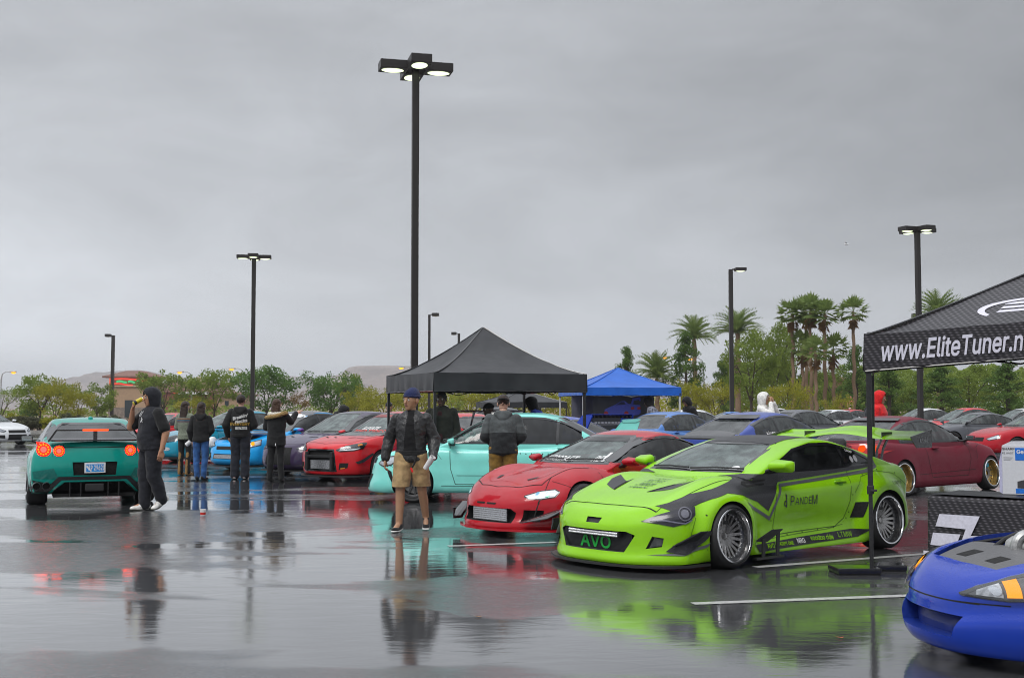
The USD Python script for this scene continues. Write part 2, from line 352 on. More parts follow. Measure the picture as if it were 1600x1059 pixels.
# ================================================================= THE SETTING
rng = np.random.default_rng(7)
dirt = mat('desert_dirt', {
    'tc': ('texture_coordinate', {}), 'n': ('noise_texture', {'scale': 0.08, 'detail': 8.0, 'roughness': 0.6}), 'n2': ('noise_texture', {'scale': 3.0, 'detail': 4.0}),
    'r': ('rgb_ramp', {'ramp': [(0.3, (0.15, 0.105, 0.075)), (0.5, (0.24, 0.17, 0.12)), (0.7, (0.30, 0.22, 0.165))]}),
    'b': ('bump', {'strength': 0.4, 'distance': 0.1}), 'p': ('principled_bsdf', {'roughness': 0.8})},
    [('tc.object', 'n.vector'), ('tc.object', 'n2.vector'), ('n.fac', 'r.fac'), ('r.color', 'p.base_color'), ('n2.fac', 'b.height'), ('b.normal', 'p.normal')])
wet_asphalt = mat('wet_asphalt', {
    'tc': ('texture_coordinate', {}),
    'mp': ('mapping', {'scale': (0.20, 0.42, 1.0), 'rotation': (0, 0, 0.18), 'location': (3.7, 1.2, 0)}),
    'pud': ('noise_texture', {'scale': 1.0, 'detail': 5.0, 'roughness': 0.55, 'distortion': 0.5}),
    'mask': ('map_range', {'range_type': 'smoothstep', 'from_min': 0.43, 'from_max': 0.52, 'to_min': 0.0, 'to_max': 1.0, 'clamp': True}),
    'grain': ('noise_texture', {'scale': 95.0, 'detail': 3.0, 'roughness': 0.7}),
    'mid': ('noise_texture', {'scale': 7.0, 'detail': 5.0, 'roughness': 0.6}),
    'mpr': ('mapping', {'scale': (0.9, 2.2, 1.0)}),
    'rip': ('noise_texture', {'scale': 2.4, 'detail': 4.0, 'roughness': 0.55, 'distortion': 0.6}),
    'big': ('noise_texture', {'scale': 0.35, 'detail': 3.0}),
    'ramp': ('rgb_ramp', {'ramp': [(0.25, (0.010, 0.010, 0.011)), (0.5, (0.034, 0.034, 0.035)), (0.62, (0.060, 0.060, 0.061)), (0.75, (0.17, 0.17, 0.165))]}),
    'stain': ('map_range', {'from_min': 0.3, 'from_max': 0.7, 'to_min': 0.75, 'to_max': 1.2, 'clamp': True}),
    'col': ('vector_math', {'math_type': 'scale'}),
    'rdry': ('map_range', {'from_min': 0.3, 'from_max': 0.7, 'to_min': 0.12, 'to_max': 0.26, 'clamp': True}),
    'rough': ('mix_float', {'b': 0.012}),
    'inv': ('math', {'math_type': 'subtract', 'value1': 1.0}),
    'gs': ('map_range', {'from_min': 0.0, 'from_max': 1.0, 'to_min': 0.035, 'to_max': 0.55}),
    'b1': ('bump', {'distance': 0.004}),
    'b2': ('bump', {'strength': 0.075, 'distance': 0.02}),
    'b3': ('bump', {'strength': 0.05, 'distance': 0.20}),
    'p': ('principled_bsdf', {'ior': 1.5, 'specular_ior_level': 0.5, 'coat_weight': 0.75, 'coat_ior': 1.5}),
}, [('tc.object', 'mp.vector'), ('mp.vector', 'pud.vector'), ('pud.fac', 'mask.value'), ('tc.object', 'grain.vector'), ('tc.object', 'mid.vector'), ('tc.object', 'mpr.vector'), ('mpr.vector', 'rip.vector'),
    ('tc.object', 'big.vector'), ('grain.fac', 'ramp.fac'), ('big.fac', 'stain.value'), ('ramp.color', 'col.vector1'), ('stain.result', 'col.scale'), ('col.vector', 'p.base_color'),
    ('mid.fac', 'rdry.value'), ('mask.result', 'rough.fac'), ('rdry.result', 'rough.a'), ('rough.result', 'p.roughness'), ('rough.result', 'p.coat_roughness'),
    ('mask.result', 'inv.value2'), ('inv.value', 'gs.value'), ('gs.result', 'b1.strength'), ('grain.fac', 'b1.height'), ('rip.fac', 'b2.height'), ('big.fac', 'b3.height'),
    ('b3.normal', 'b2.normal'), ('b2.normal', 'b1.normal'), ('b1.normal', 'p.normal'), ('b1.normal', 'p.coat_normal')])
concrete = plain('kerb_concrete', (0.30, 0.29, 0.27), 0.6, grain=0.2, scale=6, bump=0.2)
line_paint = mat('road_paint', {
    'tc': ('texture_coordinate', {}), 'n': ('noise_texture', {'scale': 26.0, 'detail': 5.0, 'roughness': 0.7}),
    'r': ('rgb_ramp', {'ramp': [(0.28, (0.16, 0.16, 0.16)), (0.42, (0.52, 0.52, 0.51)), (0.7, (0.72, 0.72, 0.70))]}),
    'p': ('principled_bsdf', {'roughness': 0.28, 'coat_weight': 0.4})}, [('tc.object', 'n.vector'), ('n.fac', 'r.fac'), ('r.color', 'p.base_color')])

def sheet(x0, x1, y0, y1, z, nx=1, ny=1):
    xs, ys = np.linspace(x0, x1, nx + 1), np.linspace(y0, y1, ny + 1)
    X, Y = np.meshgrid(xs, ys); v = np.column_stack([X.ravel(), Y.ravel(), np.full(X.size, z)])
    i = np.arange(nx * ny); a = (i // nx) * (nx + 1) + i % nx
    return trimesh.Trimesh(v, np.vstack([np.column_stack([a, a + 1, a + nx + 2]), np.column_stack([a, a + nx + 2, a + nx + 1])]), process=False)
single('ground', sheet(-6000, 6000, -400, 9000, -0.05, 12, 12), dirt, 'bare tan desert ground beyond the car park', kind='structure', smooth=False)
single('car_park', sheet(-120, 130, -40, 76, 0.0), wet_asphalt, 'wet grey asphalt of the car park with puddles', kind='structure', smooth=False)
single('kerb', box(-120, 130, 76, 76.18, -0.05, 0.13), concrete, 'pale concrete kerb along the far edge of the car park', kind='structure', smooth=False)
single('road', sheet(-400, 400, 178, 196, -0.04), plain('road_asphalt', (0.055, 0.053, 0.05), 0.5), 'distant road behind the shrubs and trees', kind='structure', smooth=False)
def stripe(p, q, w=0.11):
    a, b = np.array(ground(*p)), np.array(ground(*q)); d = (b - a) / np.linalg.norm(b - a); n = np.array([-d[1], d[0]]) * w / 2
    v = [(*(a - n), 0.004), (*(b - n), 0.004), (*(b + n), 0.004), (*(a + n), 0.004)]
    return trimesh.Trimesh(v, [(0, 1, 2), (0, 2, 3)], process=False)
for p, q in (((1082, 943), (1700, 920)), ((1180, 886), (1500, 861)), ((700, 853), (868, 847))):
    single('stall_line', stripe(p, q), line_paint, None, kind='structure', smooth=False)

# far hills
hill_mat = mat('hill_rock', {
    'tc': ('texture_coordinate', {}), 'mp': ('mapping', {'scale': (0.004, 0.004, 0.012)}), 'n': ('noise_texture', {'scale': 3.0, 'detail': 9.0, 'roughness': 0.65}),
    'r': ('rgb_ramp', {'ramp': [(0.35, (0.14, 0.11, 0.10)), (0.65, (0.27, 0.21, 0.18))]}), 'p': ('principled_bsdf', {'roughness': 0.9})},
    [('tc.object', 'mp.vector'), ('mp.vector', 'n.vector'), ('n.fac', 'r.fac'), ('r.color', 'p.base_color')])
def hill(name, ridge, y, depth, label, seed):
    """A hill whose skyline follows ridge (pixel points at distance y), falling off before and behind."""
    px = np.linspace(ridge[0][0], ridge[-1][0], 160)
    top = PchipInterpolator([r[0] for r in ridge], [r[1] for r in ridge])(px)
    rows = 26
    V = []
    for k in range(rows):
        t = (k - rows * 0.62) / (rows * 0.62)                  # -1 front foot .. 0 crest .. >0 behind
        yy = y + depth * t
        for p, tp in zip(px, top):
            x, _, z = place(p, tp, y)
            fall = max(0.0, 1 - abs(t) ** 1.15) if t < 0 else max(0.0, 1 - (t * 1.4) ** 2)
            V.append((x, yy, z * fall))
    V = np.array(V)
    g = meshkit.fbm(V * [0.012, 0.006, 0], 5, seed) - 0.5
    gul = np.abs(meshkit.fbm(V * [0.028, 0.004, 0], 3, seed + 9) - 0.5)
    V[:, 2] += (g * 26 - gul * 30) * np.clip(V[:, 2] / 60, 0, 1) * (np.abs(V[:, 1] - y) > depth * 0.06)
    V[:, 2] = np.maximum(V[:, 2], -2)
    n = len(px); f = []
    for k in range(rows - 1):
        j = np.arange(n - 1) + k * n
        f.append(np.column_stack([j, j + 1, j + n + 1])); f.append(np.column_stack([j, j + n + 1, j + n]))
    single(name, trimesh.Trimesh(V, np.vstack(f), process=False), hill_mat, label, kind='structure', smooth=True)
hill('hill', [(500, 618), (530, 588), (546, 574), (560, 571.5), (600, 571), (640, 571.5), (668, 574), (700, 582), (760, 592), (860, 600), (960, 596), (1010, 590), (1060, 598), (1180, 606), (1290, 614)], 2300, 700, 'flat topped pale mesa in the mist behind the black canopy', 3)
hill('hill', [(40, 624), (100, 604), (150, 588), (185, 579.5), (215, 578), (250, 584), (300, 590), (350, 591), (400, 588), (450, 587), (480, 590), (530, 600), (580, 616)], 3000, 800, 'faint grey ridge in the mist behind the left hand trees', 5)

# ---------------------------------------------------------------- plants
def leaf_mat(name, c0, c1, trans=0.35):
    return mat(name, {
        'g': ('geometry', {}), 'oi': ('object_info', {}), 'tc': ('texture_coordinate', {}), 'n': ('noise_texture', {'scale': 0.9, 'detail': 3.0}),
        'add': ('math', {'math_type': 'multiply_add', 'value2': 0.45, 'value3': 0.0}), 'sum': ('math', {'math_type': 'multiply_add', 'value2': 0.55}),
        'r': ('rgb_ramp', {'ramp': [(0.2, c0), (0.8, c1)]}),
        'd': ('principled_bsdf', {'roughness': 0.55, 'specular_ior_level': 0.25}), 't': ('translucent_bsdf', {}), 'm': ('mix_closure', {'fac': trans})},
        [('g.random_per_island', 'add.value1'), ('tc.object', 'n.vector'), ('n.fac', 'sum.value1'), ('add.value', 'sum.value3'), ('sum.value', 'r.fac'), ('r.color', 'd.base_color'), ('r.color', 't.color'),
         ('d.BSDF', 'm.closure1'), ('t.BSDF', 'm.closure2')], surface='m.closure')
bark = plain('tree_bark', (0.06, 0.045, 0.035), 0.85, grain=0.3, scale=8, bump=0.4)
palm_bark = plain('palm_bark', (0.20, 0.135, 0.085), 0.85, grain=0.3, scale=12, bump=0.5)
LEAF = {
    'green': leaf_mat('leaf_green', (0.135, 0.195, 0.03), (0.33, 0.42, 0.06)),
    'deep': leaf_mat('leaf_deep_green', (0.075, 0.15, 0.034), (0.21, 0.34, 0.065)),
    'yellow': leaf_mat('leaf_yellow_green', (0.21, 0.22, 0.018), (0.52, 0.48, 0.04)),
    'rust': leaf_mat('leaf_rust', (0.13, 0.085, 0.025), (0.30, 0.185, 0.045)),
    'pine': leaf_mat('leaf_pine', (0.07, 0.135, 0.028), (0.22, 0.32, 0.05)),
    'sage': leaf_mat('leaf_sage', (0.070, 0.075, 0.042), (0.160, 0.155, 0.085)),
    'palm': leaf_mat('leaf_palm', (0.13, 0.19, 0.05), (0.34, 0.42, 0.11), 0.25),
    'deadpalm': leaf_mat('leaf_dead_palm', (0.17, 0.095, 0.035), (0.30, 0.17, 0.065), 0.2),
}
def leaves(centres, size, r, stretch=2.0, droop=0.0):
    """Small leaf-shaped quads at the points."""
    n = len(centres)
    d = r.normal(size=(n, 3)); d[:, 2] -= droop; d /= np.linalg.norm(d, axis=1, keepdims=True)
    e = np.cross(d, r.normal(size=(n, 3))); e /= np.linalg.norm(e, axis=1, keepdims=True)
    L = size * r.uniform(0.6, 1.4, (n, 1)); W = L / stretch
    c = np.asarray(centres)
    v = np.stack([c - d * L / 2, c + e * W / 2, c + d * L / 2, c - e * W / 2], 1).reshape(-1, 3)
    i = np.arange(n) * 4
    return trimesh.Trimesh(v, np.vstack([np.column_stack([i, i + 1, i + 2]), np.column_stack([i, i + 2, i + 3])]), process=False)
def broad_tree(h, w, seed, n=2600, leaf=0.26, trunk_h=0.22, clumps=34, airy=0.55, flat=0.75):
    """Trunk with limbs, and a crown of leaf clumps at the ends of the limbs; base at the origin."""
    r = np.random.default_rng(seed)
    wood, ends = [], []
    th = h * trunk_h
    lean = r.normal(0, 0.04 * h, 2)
    top = np.array([lean[0], lean[1], th])
    tr = 0.020 * h
    wood.append(tube([(0, 0, -0.05), (lean[0] * 0.4, lean[1] * 0.4, th * 0.5), top], [tr * 1.25, tr, tr * 0.85], 8))
    limbs = r.integers(4, 6)
    for k in range(limbs):
        a = 2 * math.pi * (k + r.uniform(-0.3, 0.3)) / limbs
        reach = w * 0.5 * r.uniform(0.45, 0.8); rise = (h - th) * r.uniform(0.45, 0.75)
        p2 = top + [math.cos(a) * reach, math.sin(a) * reach, rise]
        p1 = top + [math.cos(a) * reach * 0.45, math.sin(a) * reach * 0.45, rise * 0.62 * r.uniform(0.8, 1.1)]
        wood.append(tube([top - [0, 0, 0.05], p1, p2], [tr * 0.6, tr * 0.4, tr * 0.16], 6))
        for q in range(3):
            a2 = a + r.uniform(-0.9, 0.9)
            s = p1 + (p2 - p1) * r.uniform(0.1, 0.8)
            e = s + np.array([math.cos(a2), math.sin(a2), r.uniform(0.2, 1.0)]) * w * 0.22
            wood.append(tube([s, (s + e) / 2 + r.normal(0, 0.03 * w, 3), e], [tr * 0.25, tr * 0.17, tr * 0.08], 5)); ends.append(e)
        ends.append(p2)
    # clumps through the crown's volume
    cz = th + (h - th) * 0.50
    C = list(ends)
    while len(C) < clumps:
        d = r.normal(size=3); d /= np.linalg.norm(d)
        q = r.uniform(0.35, 1.0) ** 0.5
        p = np.array([d[0] * w * 0.44 * q, d[1] * w * 0.44 * q, cz + d[2] * (h - th) * 0.46 * q])
        if p[2] > th * 0.85: C.append(p)
    C = np.array(C)
    rad = w * r.uniform(0.07, 0.16, len(C))
    pick = r.choice(len(C), n, p=rad ** 2 / (rad ** 2).sum())
    dd = r.normal(size=(n, 3)); dd /= np.linalg.norm(dd, axis=1, keepdims=True)
    pts = C[pick] + dd * (rad[pick] * r.uniform(0.2, 1.0, n) ** airy)[:, None] * [1.15, 1.15, flat]
    return cat(wood), leaves(pts, leaf, r)
def pine_tree(h, w, seed, n=2600, leaf=0.30):
    r = np.random.default_rng(seed)
    wood = [tube([(0, 0, -0.05), (0.05, 0, h * 0.5), (0, 0.05, h * 0.96)], [0.028 * h, 0.018 * h, 0.004 * h], 7)]
    C, R = [], []
    for k in range(34):
        t = (k + 0.5) / 34
        z = h * (0.16 + 0.82 * t); a = r.uniform(0, 6.28)
        prof = min(1.0, (1.02 - t) * 1.5) * min(1, 0.55 + t * 1.5)
        reach = w * 0.5 * prof * r.uniform(0.5, 1.05)
        e = np.array([math.cos(a) * reach, math.sin(a) * reach, z + reach * r.uniform(0.0, 0.35)])
        wood.append(tube([(0, 0, z - reach * 0.1), e * [0.6, 0.6, 1] + [0, 0, -0.06 * reach], e], [0.006 * h, 0.004 * h, 0.0015 * h], 4))
        C.append(e); R.append(w * r.uniform(0.09, 0.15)); C.append(e * [0.55, 0.55, 1]); R.append(w * r.uniform(0.07, 0.13))
    C, R = np.array(C), np.array(R)
    pick = r.choice(len(C), n, p=R ** 2 / (R ** 2).sum())
    dd = r.normal(size=(n, 3)); dd /= np.linalg.norm(dd, axis=1, keepdims=True)
    pts = C[pick] + dd * (R[pick] * r.uniform(0.1, 1.0, n) ** 0.6)[:, None] * [1.2, 1.2, 0.8]
    return cat(wood), leaves(pts, leaf, r, 2.6)
def bush(w, h, seed, n=1500, leaf=0.2, stems=6):
    r = np.random.default_rng(seed)
    wood = [tube([(r.normal(0, 0.04 * w), r.normal(0, 0.04 * w), -0.05), (math.cos(a) * w * 0.12, math.sin(a) * w * 0.12, h * 0.4), (math.cos(a) * w * 0.3, math.sin(a) * w * 0.3, h * 0.75)], [0.03 * w, 0.02 * w, 0.006 * w], 5) for a in np.arange(stems) * 6.28 / stems]
    d = r.normal(size=(30, 3)); d /= np.linalg.norm(d, axis=1, keepdims=True)
    C = d * r.uniform(0.4, 1, (30, 1)) * [w * 0.42, w * 0.42, h * 0.42] + [0, 0, h * 0.54]
    pick = r.integers(0, 30, n)
    dd = r.normal(size=(n, 3)); dd /= np.linalg.norm(dd, axis=1, keepdims=True)
    pts = C[pick] + dd * r.uniform(0.0, 1, (n, 1)) ** 0.5 * [w * 0.13, w * 0.13, h * 0.13]
    pts[:, 2] = np.maximum(pts[:, 2], 0.04)
    return cat(wood), leaves(pts, leaf, r)
PROTO = {}
UsdGeom.Scope.Define(stage, '/World/Looks/kinds')
def plant_class(key, wood, crown, leafmat, woodmat=bark):
    p = f'/World/Looks/kinds/{key}'
    c = stage.CreateClassPrim(p); c.SetTypeName('Xform')
    put(p + '/trunk', wood, woodmat, 40)
    put(p + '/crown', crown, leafmat, False)
    PROTO[key] = p
for i in range(4):
    w_, c_ = broad_tree(6, 6.2, 20 + i, n=4200, leaf=0.26, clumps=44); plant_class(f'mesquite_{i}', w_, c_, LEAF['green'])
for i in range(3):
    w_, c_ = broad_tree(6, 6.4, 40 + i, n=4600, leaf=0.27, clumps=58, airy=0.5); plant_class(f'ash_{i}', w_, c_, LEAF['deep'])
for i in range(4):
    w_, c_ = broad_tree(6, 6.6, 60 + i, n=3400, leaf=0.25, clumps=44, trunk_h=0.15); plant_class(f'palo_verde_{i}', w_, c_, LEAF['yellow'])
w_, c_ = broad_tree(6, 6, 80, n=2000, leaf=0.25, clumps=34, trunk_h=0.22); plant_class('rust_0', w_, c_, LEAF['rust'])
for i in range(2):
    w_, c_ = broad_tree(6, 6, 85 + i, n=1100, leaf=0.22, clumps=34); plant_class(f'thin_{i}', w_, c_, LEAF['green'])
for i in range(3):
    w_, c_ = pine_tree(8, 4.6, 90 + i, n=4800, leaf=0.27); plant_class(f'pine_{i}', w_, c_, LEAF['pine'])
for i in range(2):
    w_, c_ = broad_tree(9, 6.5, 95 + i, n=5200, leaf=0.27, clumps=62, trunk_h=0.25, airy=0.6); plant_class(f'tall_{i}', w_, c_, LEAF['green'])
for i in range(3):
    w_, c_ = bush(1.8, 1.0, 100 + i, n=1500, leaf=0.13); plant_class(f'sage_{i}', w_, c_, LEAF['sage'])
w_, c_ = bush(1.8, 1.0, 104, n=1500, leaf=0.13); plant_class('broom_0', w_, c_, LEAF['yellow'])
w_, c_ = bush(3.2, 3.0, 105, n=3600, leaf=0.2); plant_class('round_0', w_, c_, LEAF['deep'])
PH = {'mesquite': 6, 'ash': 6, 'palo_verde': 6, 'rust': 6, 'thin': 6, 'pine': 8, 'tall': 9}
PW = {'mesquite': 6.2, 'ash': 6.4, 'palo_verde': 6.6, 'rust': 6, 'thin': 6, 'pine': 4.6, 'tall': 6.5}
def tree_at(kind, px, top, wpx, y, label, name='tree', group=None):
    x, _, z = place(px, top, y)
    k = kind.rsplit('_', 1)[0]
    sz = z / PH[k]; sx = wpx / FPX * y / PW[k]
    return copy_of(PROTO[kind], name, label, 'tree', (x, y, -0.04), rng.uniform(0, 6.28), sx, group, sz)
TREES = [
    ('thin_0', 6, 600, 66, 92, 'thin bare tree at the left edge of the picture, behind the white car'),
    ('mesquite_0', 62, 577, 92, 112, 'broad airy green tree left of the round hedge ball, taller than its neighbours'),
    ('palo_verde_0', 88, 588, 66, 104, 'yellow green tree with a thin trunk above the left side of the green rear-facing coupe'),
    ('palo_verde_1', 122, 603, 62, 110, 'low yellowing tree with a forked trunk over the roof of the green rear-facing coupe'),
    ('mesquite_1', 156, 597, 56, 116, 'small tree with a dark upright trunk in front of the restaurant tower'),
    ('mesquite_2', 262, 577, 84, 150, 'leafy tree to the right of the restaurant tower, behind the hooded man'),
    ('palo_verde_2', 300, 618, 62, 120, 'low yellow tree behind the woman in the patterned jumper'),
    ('mesquite_3', 335, 573, 84, 122, 'dark limbed tree behind the man in the lettered hoodie'),
    ('ash_0', 422, 572, 96, 110, 'dense dark green tree behind the tall four-headed lamp post on the left'),
    ('rust_0', 464, 609, 46, 118, 'small rust coloured tree behind the woman in the fur-collared coat'),
    ('ash_1', 519, 577, 84, 112, 'round dense green tree left of the black canopy, below the mesa'),
    ('mesquite_0', 548, 574, 50, 126, 'loose light green tree just behind the round dense one'),
    ('palo_verde_3', 563, 598, 50, 108, 'bright yellow tree left of the black canopy'),
    ('palo_verde_0', 600, 604, 80, 104, 'yellow green tree behind the left legs of the black canopy'),
    ('palo_verde_1', 655, 600, 88, 108, 'yellow green tree behind the walking man in shorts'),
    ('thin_1', 704, 606, 46, 86, 'bare thin tree seen under the black canopy beside the dark-coated man'),
    ('palo_verde_2', 738, 602, 74, 104, 'yellow green tree under the middle of the black canopy'),
    ('palo_verde_3', 790, 600, 80, 110, 'yellow green tree behind the small far black canopy'),
    ('palo_verde_0', 842, 602, 80, 104, 'yellow green tree above the person in blue under the black canopy'),
    ('palo_verde_1', 892, 606, 70, 98, 'thin yellow tree behind the left legs of the blue canopy'),
    ('pine_0', 979, 541, 52, 120, 'dark green pine directly behind the peak of the blue canopy'),
    ('pine_1', 1071, 518, 72, 112, 'tall dark green pine to the right of the blue canopy'),
    ('palo_verde_3', 1082, 588, 62, 92, 'yellow green round tree left of its twin, right of the blue canopy'),
    ('palo_verde_2', 1118, 592, 62, 90, 'yellow green round tree beside the single-headed lamp post'),
    ('pine_2', 1128, 562, 46, 122, 'small dark pine behind the single-headed lamp post'),
    ('tall_0', 1172, 512, 92, 98, 'big loose tree with a bare dark trunk right of the single-headed lamp post'),
    ('tall_1', 1205, 488, 62, 112, 'tall wispy tree rising highest left of the fan palms'),
    ('tall_0', 1240, 510, 78, 118, 'wispy tree behind the leftmost fan palms'),
    ('palo_verde_1', 1234, 588, 80, 84, 'wide yellow green tree behind the person in the white hoodie'),
    ('tall_1', 1300, 560, 80, 120, 'shadowed tree filling the gap behind the fan palm trunks'),
    ('pine_1', 1338, 540, 70, 108, 'dark pine left of the carbon patterned canopy leg'),
    ('palo_verde_3', 1312, 612, 46, 88, 'small thin tree beside the pink sign'),
    ('pine_0', 1388, 575, 80, 96, 'wide pine behind the person in the red hoodie'),
    ('tall_0', 1420, 580, 82, 100, 'loose green tree behind the right hand lamp post'),
    ('pine_2', 1470, 572, 90, 96, 'wide dark pine under the carbon patterned canopy, third from the picture edge'),
    ('tall_1', 1520, 560, 90, 104, 'dark leaved tree under the carbon patterned canopy, second from the picture edge'),
    ('pine_1', 1575, 566, 100, 94, 'pine at the right edge of the picture under the carbon patterned canopy'),
    ('tall_0', 1640, 560, 100, 100, 'tree standing past the right edge of the picture'),
]
for k, px, top, wpx, y, lab in TREES[:-1]: tree_at(k, px, top, wpx, y, lab)
# further trees that read as one mass
def mass(name, spans, y0, y1, n, leafmat, label, seed, leaf=0.4):
    r = np.random.default_rng(seed); pts = []
    for px0, px1, top in spans:
        k = int(n * (px1 - px0) / 100)
        yy = r.uniform(y0, y1, k); p = r.uniform(px0, px1, k)
        ztop = np.array([place(a, top + 14 * (meshkit.noise(np.array([a * 0.06, 3.1, seed]), seed) - 0.3), b)[2] for a, b in zip(p, yy)])
        pts.append(np.column_stack([(p - 800) / FPX * yy, yy, ztop * r.uniform(0.02, 1, k) ** 0.7]))
    single(name, leaves(np.vstack(pts), leaf, r), leafmat, label, 'trees', kind='stuff', smooth=False)
mass('far_trees', [(0, 60, 633), (60, 170, 633), (235, 560, 633)], 150, 175, 700, LEAF['green'], 'distant mass of green trees along the road on the left', 11)
mass('far_trees', [(560, 920, 616), (920, 1180, 618)], 130, 160, 1200, LEAF['yellow'], 'distant mass of yellow green scrub behind the canopies', 12)
mass('far_trees', [(1130, 1240, 560), (1240, 1300, 585), (1340, 1620, 572)], 125, 150, 6000, LEAF['green'], 'distant mass of trees behind the palms and pines on the right', 13)
# shrub bed along the far kerb
hr = np.random.default_rng(5)
SH = []
for px in list(range(-10, 120, 9)):
    SH.append((px + hr.uniform(-3, 3), hr.uniform(79, 86), hr.uniform(0.9, 1.25)))
for px in list(range(120, 640, 16)): SH.append((px + hr.uniform(-4, 4), hr.uniform(78, 90), hr.uniform(0.7, 1.2)))
for i, (px, y, s) in enumerate(SH):
    k = 'broom_0' if i % 6 == 4 else f'sage_{i % 3}'
    copy_of(PROTO[k], 'shrub', 'low grey green shrub in the planting bed along the far kerb' if k[0] == 's' else 'low yellow flowered shrub in the planting bed along the far kerb', 'shrub', ((px - 800) / FPX * y, y, -0.03), hr.uniform(0, 6), s, 'grey green shrubs in the far planting bed' if k[0] == 's' else 'yellow shrubs in the far planting bed')
copy_of(PROTO['round_0'], 'hedge_ball', 'clipped dark green round bush left of the green rear-facing coupe', 'bush', ((51 - 800) / FPX * 140, 140, 0), 0.4, 0.9, None, 0.75)

# palms: every frond is a part
def fan_frond(r, size):
    """A folded fan on a stalk, pointing along +x."""
    n = 9; a = np.linspace(-1.25, 1.25, n)
    L = size * 0.55
    v = [(size * 0.45, 0, 0)]; f = []
    for i in range(n):
        ln = L * (1 - 0.25 * (abs(a[i]) / 1.25) ** 2) * r.uniform(0.85, 1.05)
        v.append((size * 0.45 + math.cos(a[i]) * ln, math.sin(a[i]) * ln, -0.35 * ln * (abs(a[i]) / 1.25) + (0.06 * size if i % 2 else 0)))
        m = a[i] + 0.14
        if i < n - 1: v.append((size * 0.45 + math.cos(m) * ln * 0.62, math.sin(m) * ln * 0.62, -0.02 * size))
    for i in range(1, len(v) - 1): f.append((0, i, i + 1))
    st = len(v); w = 0.014 * size
    v += [(0, -w, 0), (0, w, 0), (size * 0.46, w, 0), (size * 0.46, -w, 0)]
    f += [(st, st + 1, st + 2), (st, st + 2, st + 3)]
    return trimesh.Trimesh(v, f, process=False)
def feather_frond(r, size):
    """An arching rib with leaflets, pointing along +x."""
    t = np.linspace(0, 1, 12); X = size * t * (1 - 0.12 * t); Z = size * (0.30 * t - 0.62 * t ** 2.2)
    v, f = [], []
    for i in range(1, 12):
        ln = size * 0.27 * math.sin(math.pi * (0.12 + 0.84 * t[i])) ** 0.7
        for s in (-1, 1):
            for q in range(2):
                k = len(v); x0, z0 = X[i] - q * size * 0.04, Z[i]
                v += [(x0, 0, z0), (x0 + 0.035 * size, 0, z0), (x0 + ln * 0.75, s * ln * 0.72, z0 - ln * 0.28)]; f.append((k, k + 1, k + 2))
    k = len(v)
    for i in range(12): v += [(X[i], -0.012 * size, Z[i]), (X[i], 0.012 * size, Z[i] + 0.005)]
    for i in range(11): f += [(k + 2 * i, k + 2 * i + 1, k + 2 * i + 3), (k + 2 * i, k + 2 * i + 3, k + 2 * i + 2)]
    return trimesh.Trimesh(v, f, process=False)
def palm_class(key, h, feather, seed, nf, size, skirt=True):
    r = np.random.default_rng(seed); p = f'/World/Looks/kinds/{key}'
    c = stage.CreateClassPrim(p); c.SetTypeName('Xform')
    tr = 0.125 if not feather else 0.2
    ring = [(0, 0, -0.05)] + [(0.05 * math.sin(k * 1.3), 0.05 * math.cos(k), h * k / 22) for k in range(1, 23)]
    put(p + '/trunk', tube(ring, [tr * (1.25 - 0.3 * k / 22) * (1.07 if k % 2 else 0.95) for k in range(23)], 8), palm_bark, 30)
    for k in range(nf):
        t = k / nf
        el = math.radians(85 - 130 * t ** 0.8 if not feather else 82 - 85 * t) + r.uniform(-0.1, 0.1)
        m = fan_frond(r, size * r.uniform(0.85, 1.1)) if not feather else feather_frond(r, size * r.uniform(0.85, 1.1))
        m = moved(m, rx=r.uniform(-0.3, 0.3)); m = moved(m, ry=-el); m = moved(m, (0, 0, h), rz=k * 2.4 + r.uniform(-0.2, 0.2))
        put(p + ('/frond' if k == 0 else f'/frond_{k:03d}'), m, LEAF['palm'], False)
    if skirt:
        for k in range(12):
            m = moved(moved(fan_frond(r, size * 0.62), ry=math.radians(58 + r.uniform(-8, 14))), (0, 0, h - 0.25 - 0.06 * k), rz=k * 2.1)
            put(p + ('/dead_frond' if k == 0 else f'/dead_frond_{k:03d}'), m, LEAF['deadpalm'], False)
    PROTO[key] = p
palm_class('fan_0', 10.0, False, 1, 30, 1.6); palm_class('fan_1', 10.0, False, 2, 28, 1.55); palm_class('fan_2', 6.0, False, 3, 28, 1.5); palm_class('fan_3', 10.0, False, 8, 26, 1.5)
palm_class('date_0', 8.0, True, 4, 46, 2.6, False); palm_class('date_1', 4.0, True, 6, 46, 2.8, False)
def palm_at(kind, px, crown, y, h0, s, label):
    x, _, z = place(px, crown, y)
    copy_of(PROTO[kind], 'palm_tree', label, 'palm tree', (x, y, -0.04), rng.uniform(0, 6.28), s, None, z / h0)
